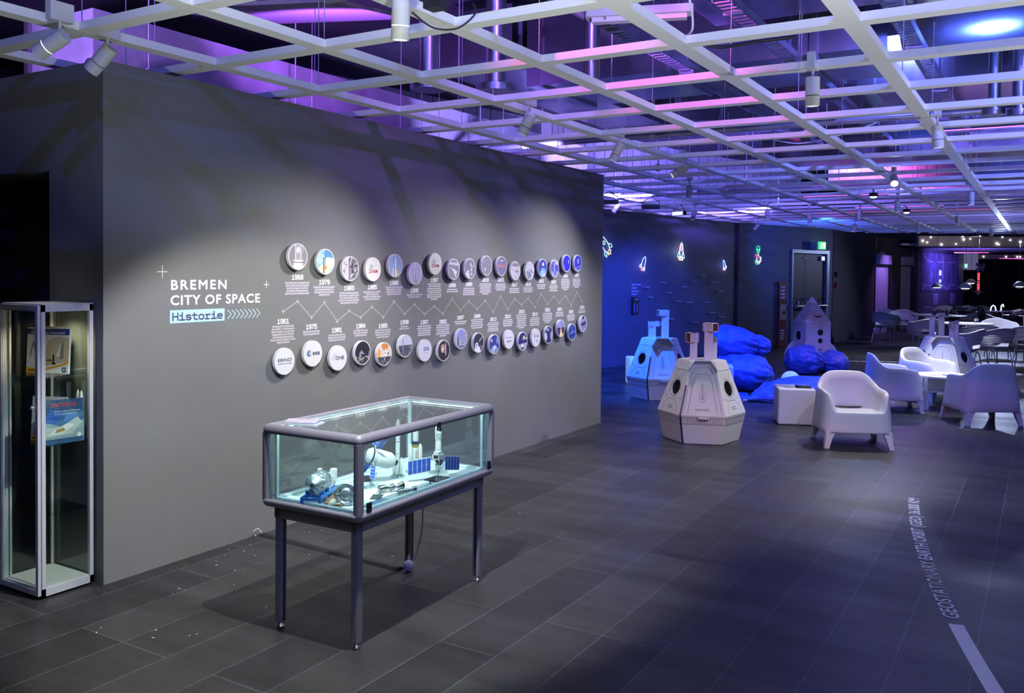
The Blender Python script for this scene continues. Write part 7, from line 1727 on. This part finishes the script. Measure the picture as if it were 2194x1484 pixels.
neon('small neon rocket in blue and pink, tilted left, near the dark corner', NO, NU, NN, 4.40, 1.84, [('hull_tube', NB, hullp, True), ('flame_tube', NP, flame, False), ('fin_tube', NW_, fins[0], False), ('fin_tube', NW_, fins[1], False)], 0.40, 0.24)
neon('neon rocket with yellow tail at the left, cut off by the partition edge', NO, NU, NN, 0.02, 2.13, [('hull_tube', NW_, hullp, True), ('window_tube', NC, ell(0, .15, .07, .07), True), ('flame_tube', NY, flame, False), ('fin_tube', NC, fins[0], False), ('fin_tube', NC, fins[1], False)], 0.85, 0.46)
al = [('head_tube', NG, [(0, .06), (.09, .16), (.14, .28), (.12, .40), (0, .47), (-.12, .40), (-.14, .28), (-.09, .16)], True), ('eye_tube', NG, [(.03, .22), (.10, .24), (.11, .32), (.05, .29)], True), ('eye_tube', NG, [(-.03, .22), (-.10, .24), (-.11, .32), (-.05, .29)], True), ('mouth_tube', NG, [(-.03, .14), (.03, .14)], False),
      ('body_tube', NG, [(.03, .06), (.04, -.02), (.14, -.10), (.18, -.30), (.10, -.46), (-.05, -.48), (-.20, -.46), (-.22, -.32), (-.12, -.20)], False),
      ('cat_head_tube', NP, [(-.20, .03), (-.19, -.10), (-.08, -.16), (.02, -.08), (0, .04), (-.05, 0), (-.14, -.02)], True), ('cat_body_tube', NW_, [(-.08, -.16), (-.13, -.34), (-.04, -.42), (.10, -.40), (.19, -.28), (.21, -.10)], False), ('cat_tail_tube', NP, [(.10, -.42), (.24, -.34), (.26, -.16), (.22, -.08)], False), ('cat_leg_tube', NW_, ell(.02, -.36, .09, .05), True)]
neon('green neon alien figure holding a pink neon cat, left of the emergency door', DO, DU, DN, 0.54, 2.085, al, 0.0, 0.43)
# light the signs give to the wall
point('neon_glow', NO+NU*1.24+NN*0.14+Z_*1.80, 1.0, (0.30, 0.2, 1.0), 0.03); point('neon_glow', NO+NU*2.6+NN*0.14+Z_*2.09, 1.4, (0.6, 0.7, 1.0), 0.03)
point('neon_glow', NO+NU*4.4+NN*0.14+Z_*1.84, 0.8, (0.25, 0.2, 1.0), 0.03)
# tiny neon figures on the farthest table
for pxx, sh, lb in ((2129, [(-.07, 0), (-.05, .10), (0, .14), (.05, .10), (.07, 0)], 'left blue-white neon arch on the farthest table'), (2148, [(-.03, 0), (-.02, .14), (.02, .17), (.04, .10)], 'right blue-white neon hook on the farthest table')):
    p = px(pxx, 23.3, 0.758); t = thing('table_neon', lb, 'neon figure', p, group='neon figures on the far table')
    MB().tube([R_*x+Z_*(y+0.008) for x, y in sh], 0.011, 8).build('tube', t, emis('neon_table', (0.35, 0.5, 1.0), 12)); MB().box(-0.06, 0.06, -0.02, 0.02, -0.004, 0.004).build('stand', t, BLACK)
# pegs, wall text and info board on the blue wall
pegs = [(1.318, 1.404), (1.925, 1.482), (2.694, 1.398), (3.1, 1.503), (3.489, 1.623), (3.925, 1.491), (4.205, 1.3), (2.145, 1.288), (1.475, 1.214), (2.489, 1.119), (2.913, 1.085), (3.599, 1.075), (3.879, 0.859), (2.234, 0.781), (3.172, 0.688), (4.299, 0.757)]
for i, (s, z) in enumerate(pegs):
    o = wallbox(MB(), Vector((0, 0, 0)), NU, NN, -0.04, 0.04, -0.006, 0.006, 0.09, 0.0).build('wall_shelf', None, mat('peg_white', (0.6, 0.6, 0.62), 0.5)); o.location = NO+NU*s+Z_*z
    tag(o, 'tiny white shelf peg on the blue wall casting a dark shadow', 'shelf peg', 'shelf pegs on the blue wall')
t = thing('wall_notice', 'small white lines of text on the blue wall above the black board', 'wall lettering', tuple(NO+NU*0.9+Z_*1.3))
def ntxt(body, z, w):
    mb = MB(); mb.M = Matrix.Translation(-Vector(t.location)); text_into(mb, body, 0.05, wframe(NO, NU, NN, 0.90, z), bold=0.01, width=w); mb.build('text_line', t, VINYL)
ntxt('Typisches in Weltraum', 1.435, 0.31); ntxt('verpackt!', 1.375, 0.17); ntxt('Verbinde so nach', 1.315, 0.24); ntxt('Schwerkraft', 1.262, 0.18)
ib = thing('info_board', 'narrow black board with two columns of small pale text on the blue wall', 'info board', tuple(NO+NU*0.9+Z_*0.91))
mb = MB(); mb.M = Matrix.Translation(-Vector(ib.location)); wallbox(mb, NO, NU, NN, 0.90, 1.11, 0.91, 1.22, 0.03, 0.0); mb.build('board', ib, BLACK)
mb = MB(); mb.M = Matrix.Translation(-Vector(ib.location)); r_ = random.Random(6)
for q_ in range(3): wallbox(mb, NO, NU, NN, 0.985, 1.08, 1.165+0.012*q_, 1.173+0.012*q_, 0.032, 0.03)
for q_ in range(12):
    for c2 in (0.94, 1.03): wallbox(mb, NO, NU, NN, c2, c2+r_.uniform(0.03, 0.055), 0.94+0.014*q_, 0.946+0.014*q_, 0.032, 0.03)
mb.build('text_lines', ib, flat('#8d8fd0'))
# small devices on the dark wall
for s, z, lb, m_ in ((-0.55, 1.62, 'small dark coat hook on the dark wall right of the emergency door', BLACK), (-0.55, 1.35, 'small red button box on the dark wall right of the emergency door', mat('red_paint', (0.5, 0.02, 0.02), 0.4))):
    o = wallbox(MB(), Vector((0, 0, 0)), KU, KN, 0, 0.10, 0, 0.12, 0.06, 0.0).build('wall_device', None, m_); o.location = KO+KU*(s+0.7)+Z_*z; tag(o, lb, 'wall device')
